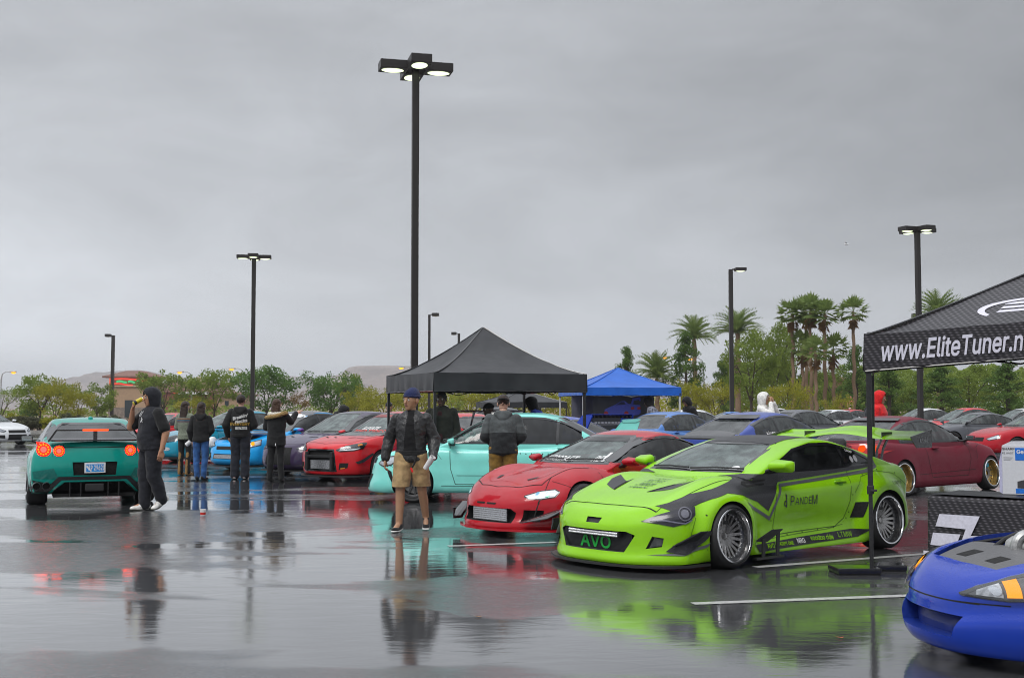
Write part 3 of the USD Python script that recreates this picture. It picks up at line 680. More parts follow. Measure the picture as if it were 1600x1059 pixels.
for a in [('fan_0', 1238, 490, 96, 10, 1.0, 'leftmost of the tall fan palms in a row'), ('fan_1', 1259, 485, 102, 10, 1.05, 'second tall fan palm from the left, half behind its neighbour'),
          ('fan_0', 1266, 484, 95, 10, 1.1, 'tall fan palm in the middle of the tight group'), ('fan_1', 1288, 490, 94, 10, 1.1, 'tall fan palm on the right of the tight group'),
          ('fan_3', 1333, 486, 97, 10, 1.05, 'tall fan palm standing apart on the right with an orange dead frond skirt'),
          ('fan_2', 1254, 540, 96, 6, 1.0, 'shorter fan palm under the left of the tall group'), ('fan_2', 1274, 548, 92, 6, 0.95, 'shorter fan palm between the tall trunks'),
          ('fan_2', 1302, 545, 96, 6, 1.0, 'shorter fan palm right of the tall group'),
          ('date_0', 1085, 529, 125, 8, 1.05, 'feathery palm left of the single-headed lamp post, above a pine'), ('date_0', 1152, 520, 118, 8, 1.15, 'feathery palm just behind the single-headed lamp post'),
          ('date_1', 1027, 590, 112, 4, 0.9, 'low feathery palm right of the blue canopy peak'), ('date_0', 1466, 498, 112, 8, 1.1, 'feathery palm above the slope of the carbon patterned canopy')]:
    palm_at(*a)

# ---------------------------------------------------------------- buildings
stucco = plain('tan_stucco', (0.40, 0.27, 0.17), 0.8, scale=3)
stucco2 = plain('cream_stucco', (0.55, 0.48, 0.33), 0.8, scale=3)
redwall = plain('red_brown_wall', (0.26, 0.10, 0.075), 0.8, scale=3)
rooftile = plain('brown_roof', (0.20, 0.105, 0.08), 0.75, scale=5, bump=0.4)
stonew = plain('stone_base', (0.22, 0.18, 0.15), 0.85, grain=0.4, scale=4, bump=0.5)
windowg = plain('dark_window', (0.02, 0.03, 0.035), 0.08)
def hip_roof(x0, x1, y0, y1, z0, z1, over=0.6, flat=0.35):
    x0 -= over; x1 += over; y0 -= over; y1 += over; cx, cy = (x0 + x1) / 2, (y0 + y1) / 2; fx, fy = (x1 - x0) * flat / 2, (y1 - y0) * flat / 2
    return tm(m3.Manifold.hull_points(np.array([(x, y, z) for x in (x0, x1) for y in (y0, y1) for z in (z0, z0 + 0.25)] + [(cx + a * fx, cy + b * fy, z1) for a in (-1, 1) for b in (-1, 1)])))
Y = 200.0
bx = lambda px: (px - 800) / FPX * Y
bz = lambda py: place(800, py, Y)[2]
B = thing('restaurant', 'tan restaurant with a hipped brown tower and a glowing red and green sign', 'building')
x0, x1 = bx(171), bx(232)
part(B, 'tower', box(x0, x1, Y, Y + 8, 1.6, bz(590)), stucco); part(B, 'stone_base', box(x0 - 0.08, x1 + 0.08, Y - 0.08, Y + 8, -0.1, 1.6), stonew)
tr_ = part(B, 'tower_roof', hip_roof(x0, x1, Y, Y + 8, bz(590), bz(578.5), 0.9, 0.3), rooftile)
part(B, 'cornice', box(x0 - 0.25, x1 + 0.25, Y - 0.25, Y + 8.2, bz(604), bz(602.5)), stucco2)
part(B, 'wing', box(x1, bx(330), Y + 2, Y + 16, -0.1, bz(613)), redwall)
part(B, 'wing_roof', hip_roof(x1 + 0.3, bx(330), Y + 2.2, Y + 16, bz(613) + 0.01, bz(595), 0.5, 0.6), rooftile)
ch = part(B, 'chimney', box(bx(290), bx(297), Y + 7, Y + 8, bz(600), bz(587)), stucco2)
part(B, 'awning', box(bx(276), bx(322), Y + 1.2, Y + 1.97, bz(616), bz(612)), WHITE)
for k in range(4): part(B, 'window', box(bx(240 + k * 22), bx(252 + k * 22), Y + 1.9, Y + 1.985, bz(642), bz(624)), windowg)
part(B, 'doorway', box(bx(196), bx(208), Y - 0.1, Y - 0.02, 0.0, bz(625)), windowg)
part(B, 'light_string', box(bx(245), bx(330), Y + 1.75, Y + 1.88, bz(634), bz(633)), glow('warm_lights', (1, 0.75, 0.4), 0.7))
sg = glow('sign_red', (1.0, 0.10, 0.07), 1.0); sgr = glow('sign_green', (0.12, 0.75, 0.3), 0.8)
def wave_band(x0, x1, z0, th, amp, y):
    xs = np.linspace(x0, x1, 16); zs = z0 + amp * np.sin((xs - x0) / (x1 - x0) * 5.0)
    return prism(Polygon(list(zip(xs, zs + th / 2)) + list(zip(xs[::-1], zs[::-1] - th / 2))), 0.12, 'y', y)
S_ = part(B, 'sign', cat([wave_band(bx(173), bx(229), bz(592.8), 0.26, 0.12, Y - 0.2), wave_band(bx(173), bx(208), bz(600.5), 0.22, 0.14, Y - 0.2)]), sg)
[part(S_, 'green_stroke', wave_band(bx(p_), bx(q_), bz(596.4), 0.34, 0.10, Y - 0.32), sgr) for p_, q_ in ((183, 199), (201, 212), (213, 221))]
part(S_, 'side_panel', box(bx(171.4), bx(177), Y - 0.19, Y - 0.04, bz(602), bz(590.5)), glow('sign_orange', (1, 0.22, 0.12), 0.8))
for pos, lab, w, hh in ((bx(266), 'wall', 0.9, 0.35), (bx(304), 'wall', 1.0, 0.35)):
    part(B, 'wall_light', box(pos, pos + w, Y + 1.86, Y + 1.98, bz(614.5), bz(614.5) + hh), sg)
Y = 190.0
B = thing('house', 'low house with a terracotta roof glimpsed left of the black canopy', 'house')
part(B, 'wall', box(bx(538), bx(580), Y, Y + 9, -0.1, bz(630)), stucco); part(B, 'roof', hip_roof(bx(538), bx(580), Y, Y + 9, bz(630) + 0.01, bz(621), 0.5, 0.4), plain('terracotta', (0.36, 0.17, 0.11), 0.8, scale=5)); part(B, 'window', box(bx(550), bx(556), Y - 0.06, Y - 0.01, bz(638), bz(632)), windowg)
B = thing('house', 'tan house wall glimpsed between tree trunks left of the tall lamp on the left', 'house')
part(B, 'wall', box(bx(340), bx(380), Y, Y + 9, -0.1, bz(618)), stucco); part(B, 'roof', hip_roof(bx(340), bx(380), Y, Y + 9, bz(618) + 0.01, bz(612), 0.5, 0.4), rooftile); part(B, 'window', box(bx(352), bx(358), Y - 0.06, Y - 0.01, bz(634), bz(626)), windowg)
Y = 150.0
B = thing('shop_building', 'cream shop with a red brown tower and green sign behind the fan palms', 'building')
part(B, 'tower', box(bx(1309), bx(1321), Y - 0.5, Y + 6, -0.1, bz(594)), redwall); part(B, 'tower_roof', hip_roof(bx(1309), bx(1321), Y - 0.5, Y + 6, bz(594) + 0.01, bz(588), 0.3, 0.5), plain('pink_roof', (0.32, 0.17, 0.16), 0.7))
part(B, 'gable', prism(Polygon([(bx(1321), 0), (bx(1360), 0), (bx(1360), bz(612)), (bx(1321), bz(591))]), 7.0, 'y', Y), stucco2)
part(B, 'sign', box(bx(1322), bx(1340), Y - 0.15, Y - 0.02, bz(609), bz(605)), glow('shop_sign', (0.10, 0.6, 0.25), 0.7))
part(B, 'window', box(bx(1324), bx(1340), Y - 0.05, Y - 0.01, bz(640), bz(622)), windowg)
Y = 112.0
B = thing('pink_sign', 'glowing pink upright advertising sign on a post among the palms', 'sign')
part(B, 'lit_panel', box(bx(1322.5), bx(1332.5), Y, Y + 0.25, bz(644), bz(619)), glow('pink_panel', (1.0, 0.16, 0.30), 1.1))
part(B, 'white_print', cat([box(bx(1324), bx(1331), Y - 0.02, Y - 0.005, bz(643), bz(630)), box(bx(1324.5), bx(1327), Y - 0.02, Y - 0.005, bz(626), bz(621)), box(bx(1328.5), bx(1331), Y - 0.02, Y - 0.005, bz(625), bz(622))]), glow('pink_print', (1.0, 0.55, 0.66), 1.2), smooth=False)
part(B, 'frame', cat([box(bx(1322.5) - 0.12, bx(1322.5), Y - 0.03, Y + 0.3, 0, bz(618)), box(bx(1332.5), bx(1332.5) + 0.12, Y - 0.03, Y + 0.3, 0, bz(618))]), BLACK_PLASTIC)

# ---------------------------------------------------------------- lamp posts
pole_mat = plain('bronze_pole', (0.022, 0.019, 0.018), 0.42, scale=20)
lamp_glow = glow('lamp_glass', (0.88, 1.0, 0.66), 1.6)
lamp_dull = plain('lamp_glass_off', (0.25, 0.26, 0.24), 0.3)
def lamp_post(px, head_py, y, heads, width, head_size, rz, label, lit=True, base=0.7, tall=None):
    x, _, z = place(px, head_py, y)
    P = thing('lamp_post', label, 'lamp post', (x, y, 0), rz)
    part(P, 'concrete_base', lathe([(0, base), (0.30, base), (0.32, base - 0.03), (0.32, 0), (0, 0)][::-1], 20, 'z'), concrete)
    part(P, 'pole', rbox(-width / 2, width / 2, -width / 2, width / 2, base, z, 0.015), pole_mat)
    L, W, H = head_size
    for k in range(heads):
        a = k * 2 * math.pi / heads
        r0 = width / 2 + 0.12
        hd = part(P, 'lamp_head', moved(rbox(r0, r0 + L, -W / 2, W / 2, z - H * 0.5, z + H * 0.5, 0.012), rz=a), pole_mat)
        part(hd, 'arm', moved(box(width / 2 - 0.01, r0 + 0.02, -0.05, 0.05, z - 0.04, z + 0.04), rz=a), pole_mat)
        d = lathe([(0, -0.035), (0.5, -0.03), (0.85, -0.012), (1.0, 0.0)], 24, 'z')
        part(hd, 'lamp_glass', moved(moved(d, (r0 + L * 0.52, 0, z - H * 0.5 - 0.003), s=(L * 0.40, W * 0.38, 1)), rz=a), lamp_glow if lit else lamp_dull)
    return P
lamp_post(649.5, 106, 26.8, 4, 0.15, (0.62, 0.46, 0.19), math.radians(14), 'tallest lamp post with four lit square heads, rising behind the black canopy')
lamp_post(397, 401.5, 60, 4, 0.20, (0.62, 0.50, 0.17), math.radians(8), 'lamp post with four lit heads on the left, before the dense green tree')
lamp_post(1433, 359, 51.4, 4, 0.19, (0.62, 0.50, 0.19), math.radians(24), 'lamp post with four lit heads on the right, above the carbon patterned canopy')
lamp_post(1141.5, 421, 66, 1, 0.22, (0.60, 0.55, 0.17), math.radians(0), 'single headed lamp post with a small camera box, left of the palms')
lamp_post(177, 524, 122, 1, 0.30, (0.50, 0.6, 0.28), math.radians(180), 'thin unlit single headed lamp post beside the restaurant tower', lit=False)
lamp_post(671, 491.5, 98, 1, 0.20, (0.55, 0.55, 0.24), math.radians(0), 'thin unlit lamp post just right of the tallest one', lit=False)
lamp_post(717, 521, 122, 1, 0.24, (0.52, 0.55, 0.26), math.radians(180), 'small unlit lamp post behind the slope of the black canopy', lit=False)
lamp_post(1352, 521, 122, 1, 0.24, (0.52, 0.55, 0.26), math.radians(0), 'small unlit lamp post behind the corner of the carbon patterned canopy', lit=False)
lamp_post(1439, 494, 116, 1, 0.24, (0.6, 0.6, 0.5), math.radians(180), 'square unlit lamp head beside the feathery palm on the right', lit=False)
galv = plain('galvanised_steel', (0.42, 0.44, 0.45), 0.45, metal=0.5)
sodium = glow('sodium_lamp', (1.0, 0.42, 0.03), 2.2)
for px, py, y, d, lab in ((20, 582, 170, 1, 'street light glowing amber at the far left of the picture'), (282, 582, 170, -1, 'street light glowing amber beside the restaurant wing'), (363, 577, 170, -1, 'street light glowing amber between two trees on the left'),
                          (628, 575, 165, -1, 'street light glowing amber against the mesa'), (1041, 559, 150, -1, 'street light glowing amber above the low feathery palm'), (1079, 561, 150, -1, 'street light glowing amber inside the tall pine')):
    x, _, z = place(px, py, y)
    P = thing('street_light', lab, 'street light', (x, y, 0), 0)
    part(P, 'pole', tube([(-d * 1.6, 0, -0.05), (-d * 1.6, 0, z - 1.0), (-d * 1.45, 0, z - 0.2), (-d * 0.9, 0, z + 0.15), (0, 0, z + 0.12)], [0.14, 0.10, 0.08, 0.06, 0.05], 8), galv)
    h_ = part(P, 'lamp_head', rbox(-0.5, 0.5, -0.2, 0.2, z + 0.06, z + 0.24, 0.06), galv)
    part(h_, 'lamp_glass', moved(trimesh.creation.icosphere(2, 1.0), (d * 0.1, 0, z), s=(0.32, 0.18, 0.17)), sodium)
x, y, z = place(1321, 382, 70)
b_ = tm(m3.Manifold.batch_hull([m3.Manifold.sphere(0.05, 8), m3.Manifold.sphere(0.012, 8).translate((0.2, 0, 0.0))]))
P = thing('bird', 'small white bird flying in the grey sky on the right', 'bird', (x, y, z))
part(P, 'body', b_, WHITE); part(P, 'wing', trimesh.Trimesh([(0, 0, 0.02), (0.12, 0, 0.02), (-0.05, -0.05, 0.2), (0.02, 0.0, 0.16)], [(0, 1, 3), (0, 3, 2), (0, 3, 1), (0, 2, 3)], process=False), WHITE, smooth=False); part(P, 'wing', trimesh.Trimesh([(0, 0, 0.02), (0.12, 0, 0.02), (-0.05, 0.2, 0.1), (0.03, 0.15, 0.08)], [(0, 1, 3), (0, 3, 2), (0, 3, 1), (0, 2, 3)], process=False), WHITE, smooth=False)
# ================================================================= CANOPIES AND TABLE
black_cloth = mat('black_canopy_cloth', {
    'tc': ('texture_coordinate', {}), 'n': ('noise_texture', {'scale': 3.0, 'detail': 5.0}), 'f': ('noise_texture', {'scale': 300.0, 'detail': 1.0}),
    'r': ('rgb_ramp', {'ramp': [(0.3, (0.020, 0.021, 0.024)), (0.7, (0.036, 0.037, 0.041))]}), 'b': ('bump', {'strength': 0.3, 'distance': 0.03}), 'b2': ('bump', {'strength': 0.2, 'distance': 0.002}),
    'p': ('principled_bsdf', {'roughness': 0.42, 'specular_ior_level': 0.4})},
    [('tc.object', 'n.vector'), ('tc.object', 'f.vector'), ('n.fac', 'r.fac'), ('r.color', 'p.base_color'), ('n.fac', 'b.height'), ('f.fac', 'b2.height'), ('b.normal', 'b2.normal'), ('b2.normal', 'p.normal')])
blue_cloth = cloth('blue_canopy_cloth', (0.010, 0.115, 0.52), 0.5, 2.5, 0.4, 0.12)
carbon = mat('carbon_print_cloth', {
    'tc': ('texture_coordinate', {}), 'mp': ('mapping', {'scale': (1, 1, 1), 'rotation': (0, 0, 0)}),
    'sx': ('separate_xyz', {}),
    'a': ('math', {'math_type': 'multiply_add', 'value2': 0.62}),
    'ax': ('math', {'math_type': 'multiply', 'value2': 17.0}), 'fx': ('math', {'math_type': 'fraction'}),
    'bz': ('math', {'math_type': 'multiply', 'value2': 42.0}), 'fz': ('math', {'math_type': 'fraction'}),
    'tri': ('math', {'math_type': 'pingpong', 'value2': 0.5}), 'tr2': ('math', {'math_type': 'pingpong', 'value2': 0.5}),
    'm': ('math', {'math_type': 'multiply'}),
    'r': ('rgb_ramp', {'ramp': [(0.0, (0.012, 0.011, 0.014)), (0.07, (0.022, 0.02, 0.024)), (0.16, (0.095, 0.088, 0.100)), (0.25, (0.16, 0.15, 0.165))]}),
    'n': ('noise_texture', {'scale': 3.0, 'detail': 4.0}), 'b': ('bump', {'strength': 0.3, 'distance': 0.03}),
    'p': ('principled_bsdf', {'roughness': 0.45})},
    [('tc.object', 'sx.vector'), ('sx.z', 'a.value1'), ('sx.x', 'a.value3'), ('a.value', 'ax.value1'), ('ax.value', 'fx.value1'), ('sx.y', 'k.value1') if False else ('sx.z', 'bz.value1'), ('bz.value', 'fz.value1'), ('fx.value', 'tri.value1'), ('fz.value', 'tr2.value1'),
     ('tri.value', 'm.value1'), ('tr2.value', 'm.value2'), ('m.value', 'r.fac'), ('r.color', 'p.base_color'), ('tc.object', 'n.vector'), ('n.fac', 'b.height'), ('b.normal', 'p.normal')])
def ripple(m, amp, seed):
    """Slack cloth: the sheet wanders a little."""
    m = m.copy(); v = np.array(m.vertices)
    v += (np.stack([meshkit.fbm(v * 2.2 + k * 7, 3, seed + k) for k in range(3)], -1) - 0.5) * 2 * amp
    m.vertices = v; return m
PART = part
SLOPE = (0.070, 0.026)
def canopy(name, label, loc, rz, size, z0, val, zp, cloth_m, leg_m, seed, power=1.45, tilt=None, truss=True, side_curtains=(), feet=True):
    T = thing(name, label, 'canopy tent', loc, rz)
    h = size / 2; zt = z0 + val
    def part(parent, nm, mesh, mt, **kw):                        # one leg pulled out further than the next: the frame slopes, the legs stay upright
        mesh = tm(mesh).copy()
        if tilt:
            v = np.array(mesh.vertices); v[:, 2] += (tilt[0] * (v[:, 0] + h) + tilt[1] * (v[:, 1] + h)) * np.clip(v[:, 2] / 1.5, 0, 1); mesh.vertices = v
        return PART(parent, nm, mesh, mt, **kw)
    n = 14
    for k in range(4):                                           # roof panels
        v, f = [], []
        for i in range(n + 1):
            t = i / n                                            # 0 at the eave, 1 at the peak
            for j in range(n + 1):
                s = -1 + 2 * j / n
                half = h * (1 - t)
                x, y = s * half, -half
                z = zt + (zp - zt) * (t ** power * 0.9 + t * 0.1) - 0.10 * (1 - s * s) * t * (1 - t) ** 1.2 * size * 0.35 - 0.012 * math.sin(s * 5) * (1 - t)
                v.append((x, y, z))
        for i in range(n):
            for j in range(n):
                a = i * (n + 1) + j; f += [(a, a + 1, a + n + 2), (a, a + n + 2, a + n + 1)]
        part(T, 'roof_panel', moved(ripple(trimesh.Trimesh(v, f, process=False), 0.018, seed), rz=k * math.pi / 2), cloth_m, smooth=True)
        c = math.sqrt(2) / 2
        ridge = [(-(h * (1 - t)), -(h * (1 - t)), zt + (zp - zt) * (t ** power * 0.9 + t * 0.1) + 0.006) for t in np.linspace(0, 0.99, 14)]
        part(T, 'ridge_seam', moved(tube(ridge, 0.011, 6), rz=k * math.pi / 2), GLOSS_BLACK if cloth_m is not blue_cloth else cloth_m)
        vv, ff = [], []
        m_ = 26
        for i in range(6):
            for j in range(m_ + 1):
                s = -1 + 2 * j / m_
                vv.append((s * (h + 0.008), -(h + 0.008) - 0.016 * math.sin(j * 1.9 + k + 0.8 * math.sin(j * 0.7)) * (i / 5), zt + 0.004 - val * (i / 5) + 0.012 * (1 - s * s) * (i / 5) - 0.004 * math.sin(j * 0.9) * (i / 5)))
        for i in range(5):
            for j in range(m_):
                a = i * (m_ + 1) + j; ff += [(a, a + m_ + 1, a + m_ + 2), (a, a + m_ + 2, a + 1)]
        part(T, 'valance', moved(trimesh.Trimesh(vv, ff, process=False), rz=k * math.pi / 2), cloth_m, smooth=True)
        part(T, 'hem', moved(tube([(-h, -h - 0.01, z0), (0, -h - 0.01, z0 + 0.012), (h, -h - 0.01, z0)], 0.008, 6), rz=k * math.pi / 2), GLOSS_BLACK if cloth_m is not blue_cloth else cloth_m)
    for sx, sy in ((-1, -1), (1, -1), (1, 1), (-1, 1)):
        p = h - 0.03
        lg = part(T, 'leg', cat([rbox(sx * p - 0.024, sx * p + 0.024, sy * p - 0.024, sy * p + 0.024, 0.75, zt - 0.01, 0.005), rbox(sx * p - 0.019, sx * p + 0.019, sy * p - 0.019, sy * p + 0.019, 0.01, 0.78, 0.004)]), leg_m)
        part(lg, 'foot_plate', rbox(sx * p - 0.06, sx * p + 0.06, sy * p - 0.06, sy * p + 0.06, 0.0, 0.012, 0.004), leg_m)
        part(lg, 'clamp', cat([rbox(sx * p - 0.032, sx * p + 0.032, sy * p - 0.032, sy * p + 0.032, 0.72, 0.80, 0.006), rbox(sx * p - 0.034, sx * p + 0.034, sy * p - 0.034, sy * p + 0.034, z0 - 0.02, z0 + 0.06, 0.006), rbox(sx * p, sx * p + 0.06 , sy * p - 0.05, sy * p - 0.02, 0.745, 0.765, 0.004)]), BLACK_PLASTIC)
    if truss:
        for k in range(4):
            b = []
            for s in (-1, 1):
                a0, a1 = s * (h - 0.05), 0.0
                zc, zl = zt - 0.06, z0 - 0.06
                b += [bar((a0, -h + 0.05, zc), (a1, -h + 0.05, zl + 0.02), 0.010), bar((a0, -h + 0.05, zl + 0.05), (a1, -h + 0.05, zc), 0.010)]
            part(T, 'truss_bar', moved(cat(b), rz=k * math.pi / 2), leg_m)
        part(T, 'centre_mast', bar((0, 0, zt - 0.1), (0, 0, zp - 0.05), 0.014), leg_m)
    return T
leg_black = plain('black_tent_leg', (0.014, 0.014, 0.015), 0.35)
leg_white = plain('white_tent_leg', (0.62, 0.63, 0.64), 0.4)
def centre(a, th, size): return a[0] + size / 2 * (math.cos(th) - math.sin(th)), a[1] + size / 2 * (math.cos(th) + math.sin(th))
th = math.radians(22); c = centre((-1.412, 22.0), th, 3.05)
canopy('black_canopy', 'plain black pop-up canopy in the middle of the picture', (*c, 0), th, 3.05, 1.83, 0.335, 3.12, black_cloth, leg_black, 1)
th = math.radians(11); c = centre((2.084, 36.0), th, 3.05)
canopy('blue_canopy', 'bright blue pop-up canopy on white legs', (*c, 0), th, 3.05, 1.90, 0.23, 2.77, blue_cloth, leg_white, 2, power=1.25)
canopy('small_canopy', 'small dark canopy far behind the black one, beyond the mint car', (0.45, 62, 0), 0.35, 3.6, 1.53, 0.28, 2.45, black_cloth, leg_black, 3, power=1.15)

# banner under the blue canopy with a printed car
th = math.radians(11)
grey_banner = plain('grey_banner', (0.085, 0.088, 0.095), 0.6, scale=3); pale_banner = plain('pale_banner', (0.20, 0.20, 0.25), 0.6, grain=0.3, scale=2)
bp = place(975, 640, 37.2)
BN = thing('banner', 'grey banner printed with a violet blue coupe, hung under the blue canopy', 'banner', (bp[0], bp[1], 0), th)
def wavy(x0, x1, z0, z1, amp=0.02, n=30):
    xs = np.linspace(x0, x1, n); v = [(x, amp * math.sin(x * 5.3) + 0.01 * math.sin(x * 13), z) for z in (z0, (z0 + z1) / 2, z1) for x in xs]; f = []
    for i in range(2):
        for j in range(n - 1): a = i * n + j; f += [(a, a + 1, a + n + 1), (a, a + n + 1, a + n)]
    return trimesh.Trimesh(v, f, process=False)
part(BN, 'cloth', wavy(-0.98, 0.95, 0.5, 1.88), grey_banner, smooth=True)
ink = plain('banner_blue', (0.12, 0.15, 0.66), 0.5); ink2 = plain('banner_dark', (0.03, 0.035, 0.11), 0.5); inkr = plain('banner_red', (0.55, 0.06, 0.05), 0.5)
def flat(poly, y=-0.04): return prism(poly, 0.004, 'y', y)
carp = Polygon([(-0.52, 1.10), (-0.50, 1.28), (-0.36, 1.35), (-0.18, 1.42), (0.02, 1.53), (0.14, 1.54), (0.24, 1.46), (0.36, 1.44), (0.62, 1.42), (0.64, 1.18), (0.58, 1.12), (0.2, 1.08)])
def flatu(p_, y=-0.04): return flat(affinity.translate(p_, -0.12, 0.20), y)
pr = part(BN, 'printed_car', flatu(carp), ink)
part(pr, 'windows', flatu(Polygon([(-0.16, 1.41), (0.02, 1.51), (0.12, 1.51), (0.16, 1.43)]), -0.046), ink2)
part(pr, 'wing', flatu(Polygon([(0.33, 1.45), (0.38, 1.62), (0.62, 1.66), (0.64, 1.54), (0.60, 1.54), (0.58, 1.58), (0.42, 1.55), (0.40, 1.45)]), -0.046), ink)
for x in (-0.46, 0.18): part(pr, 'wheel', flatu(affinity.scale(Point(0, 0).buffer(0.1), 0.75, 1).__class__(affinity.translate(affinity.scale(Point(0, 0).buffer(0.1), 0.75, 1), x, 1.13).exterior), -0.048), inkr)
for x in (0.40, 0.60): part(pr, 'tail_lamp', flatu(sbox(x - 0.07, 1.28, x + 0.03, 1.36), -0.047), inkr)
b2 = place(910, 640, 36.9)
BN = thing('banner', 'pale violet printed banner hung beside the grey one under the blue canopy', 'banner', (b2[0], b2[1] + 0.6, 0), math.radians(40))
part(BN, 'cloth', wavy(-0.42, 0.55, 0.4, 1.9), pale_banner, smooth=True); part(BN, 'print', cat([flat(sbox(-0.3, 0.9, 0.4, 1.3), -0.05)]), plain('banner_mauve', (0.16, 0.14, 0.19), 0.6, grain=0.4, scale=6))

# near canopy with lettering
A = np.array((3.338, 11.49)); TH = math.radians(-17)
c = centre(A, TH, 3.4)
T = canopy('printed_canopy', 'black carbon patterned canopy with white web address lettering, cut by the right edge', (c[0], c[1], 0), TH, 3.4, 1.875, 0.335, 2.80, carbon, leg_black, 4, tilt=SLOPE, power=1.12)
def part(parent, nm, mesh, mt, **kw):
    mesh = tm(mesh).copy()
    if parent.startswith(T):
        v = np.array(mesh.vertices); v[:, 2] += (SLOPE[0] * (v[:, 0] + 1.7) + SLOPE[1] * (v[:, 1] + 1.7)) * np.clip(v[:, 2] / 1.5, 0, 1); mesh.vertices = v
    return PART(parent, nm, mesh, mt, **kw)
lav = plain('white_print', (0.66, 0.65, 0.74), 0.5)
h = 1.7; zt = 1.875 + 0.335
tx = text_shape('www.EliteTuner.net', 0.175, True, 0.12, 0.62)
part(T, 'lettering', moved(tx, (-h + 0.15 + tx.extents[0] / 2, -h - 0.028, zt - 0.258), rx=math.pi / 2), lav, smooth=False)
def roof_print(shape2d, off=0.012, hole=None):
    """Lays a flat (s, t) shape, metres along and up the front roof panel, on that panel's cloth."""
    v = np.array(shape2d.vertices); out = []
    for s, u in v[:, :2]:
        t = np.clip(u / h, 0, 0.98); half = h * (1 - t); s1 = s / max(half, 0.05)
        out.append((s, -half, zt + (2.80 - zt) * (t ** 1.12 * 0.9 + t * 0.1) - 0.10 * (1 - min(1, s1 * s1)) * t * (1 - t) ** 1.2 * 3.4 * 0.35 + off))
    return trimesh.Trimesh(out, shape2d.faces, process=False)
oval = affinity.scale(Point(0.0, 0.52).buffer(1.0, 24), 0.66, 0.37); inner = affinity.scale(oval, 0.90, 0.86)
inner2 = affinity.scale(oval, 0.84, 0.78)
low = Polygon([(-0.7, 0.1), (0.7, 0.1), (0.7, 0.42), (-0.7, 0.39)])
bars = [Polygon([(-0.50 + 0.05 * k, 0.46 + 0.12 * k), (0.62, 0.48 + 0.12 * k), (0.62, 0.55 + 0.12 * k), (-0.46 + 0.05 * k, 0.53 + 0.12 * k)]) for k in range(3)]
diag = Polygon([(-0.12, 0.36), (0.0, 0.36), (0.30, 0.74), (0.18, 0.74)])
lg = part(T, 'roof_logo', roof_print(flat2(oval.difference(inner))), lav, smooth=False)
part(lg, 'emblem', roof_print(flat2(shapely.union_all([low, diag] + bars).intersection(inner2))), lav, smooth=False)
t2 = text_shape('ELITE TUNER', 0.05, True, 0.2); t2 = trimesh.Trimesh(np.array(t2.vertices) + [0.0, 0.27, 0], t2.faces, process=False)
part(lg, 'lettering', roof_print(t2, 0.018), BLACK_PLASTIC, smooth=False)
lo = part(T, 'rear_print', moved(flat2(affinity.scale(Point(0, 0).buffer(0.10, 16), 1.3, 0.9)), (0.35, h - 0.01, 2.06), rx=math.pi / 2), plain('print_red', (0.5, 0.08, 0.05), 0.5), smooth=False)
part(lo, 'swirl', moved(flat2(affinity.scale(Point(0.03, 0.02).buffer(0.06, 12), 1.3, 0.8)), (0.35, h - 0.016, 2.06), rx=math.pi / 2), plain('print_yellow', (0.6, 0.35, 0.05), 0.5), smooth=False)
W = thing('weight_plate', 'black square weight plate under the leg of the carbon patterned canopy', 'weight', (*(A + [-0.16, -0.10]), 0.0), math.radians(2)); part(W, 'plate', rbox(-0.20, 0.20, -0.17, 0.17, 0.012, 0.065, 0.008), GLOSS_BLACK); part(W, 'rubber_mat', box(-0.19, 0.19, -0.16, 0.16, 0.0, 0.012), RUBBER)
W = thing('weight_plate', 'smaller black weight plate lying to the right of the canopy leg', 'weight', (*(A + [0.20, 0.12]), 0.0), math.radians(-6)); part(W, 'plate', rbox(-0.17, 0.17, -0.13, 0.13, 0.012, 0.06, 0.008), GLOSS_BLACK); part(W, 'rubber_mat', box(-0.16, 0.16, -0.12, 0.12, 0.0, 0.012), RUBBER)

part = PART
# table
TD = math.radians(-41)
TB = thing('folding_table', 'folding table wearing a carbon patterned cover with a white angular logo', 'table', (3.87, 11.42, 0), TD)
n = 24
cov = rbox(0.0, 1.83, 0.0, 0.76, 0.0, 0.72, 0.035, 3)
cov = trimesh.Trimesh(*trimesh.remesh.subdivide_to_size(cov.vertices, cov.faces, 0.12, max_iter=12), process=True)
v = np.array(cov.vertices); k = np.clip((0.72 - v[:, 2]) / 0.72, 0, 1)
v[:, 1] -= (v[:, 1] < 0.1) * k * (0.03 * np.sin(v[:, 0] * 7 + 0.5) * 0.4 + 0.02); v[:, 0] += (v[:, 0] < 0.1) * k * 0.05 * np.sin(v[:, 1] * 9); v[:, 2] -= 0.012 * np.sin(v[:, 0] * 2.1) * (k < 0.05)
cov.vertices = v
part(TB, 'cover', cov, carbon, smooth=40)
part(TB, 'top_sheet', ripple(moved(flat2(sbox(0.03, 0.04, 1.8, 0.73), 0.1), (0, 0, 0.728)), 0.006, 3), black_cloth, smooth=True)
def on_table(px, py):                                          # photo pixel to the cover's front plane
    d = np.array(place(px, py, 1.0)) - [0, 0, EYE]; cs, sn = math.cos(TD), math.sin(TD)
    nrm = np.array([-sn, cs, 0]); o = np.array([3.87, 11.42, 0]); t = nrm @ (o - [0, 0, EYE]) / (nrm @ d); p = np.array([0, 0, EYE]) + d * t - o
    return p[0] * cs + p[1] * sn, p[2]
for poly in ([(1470, 802), (1533, 806), (1519, 836), (1534, 837), (1529, 857), (1514, 857), (1510, 868), (1497, 866), (1511, 826), (1464, 821)], [(1460, 831), (1503, 834), (1495, 854), (1456, 850)], [(1445, 859), (1491, 863), (1486, 878), (1446, 874)]):
    pp = Polygon([on_table(*q) for q in poly])
    part(TB, 'logo', moved(flat2(pp), (0, -0.034, 0), rx=math.pi / 2), lav, smooth=False)
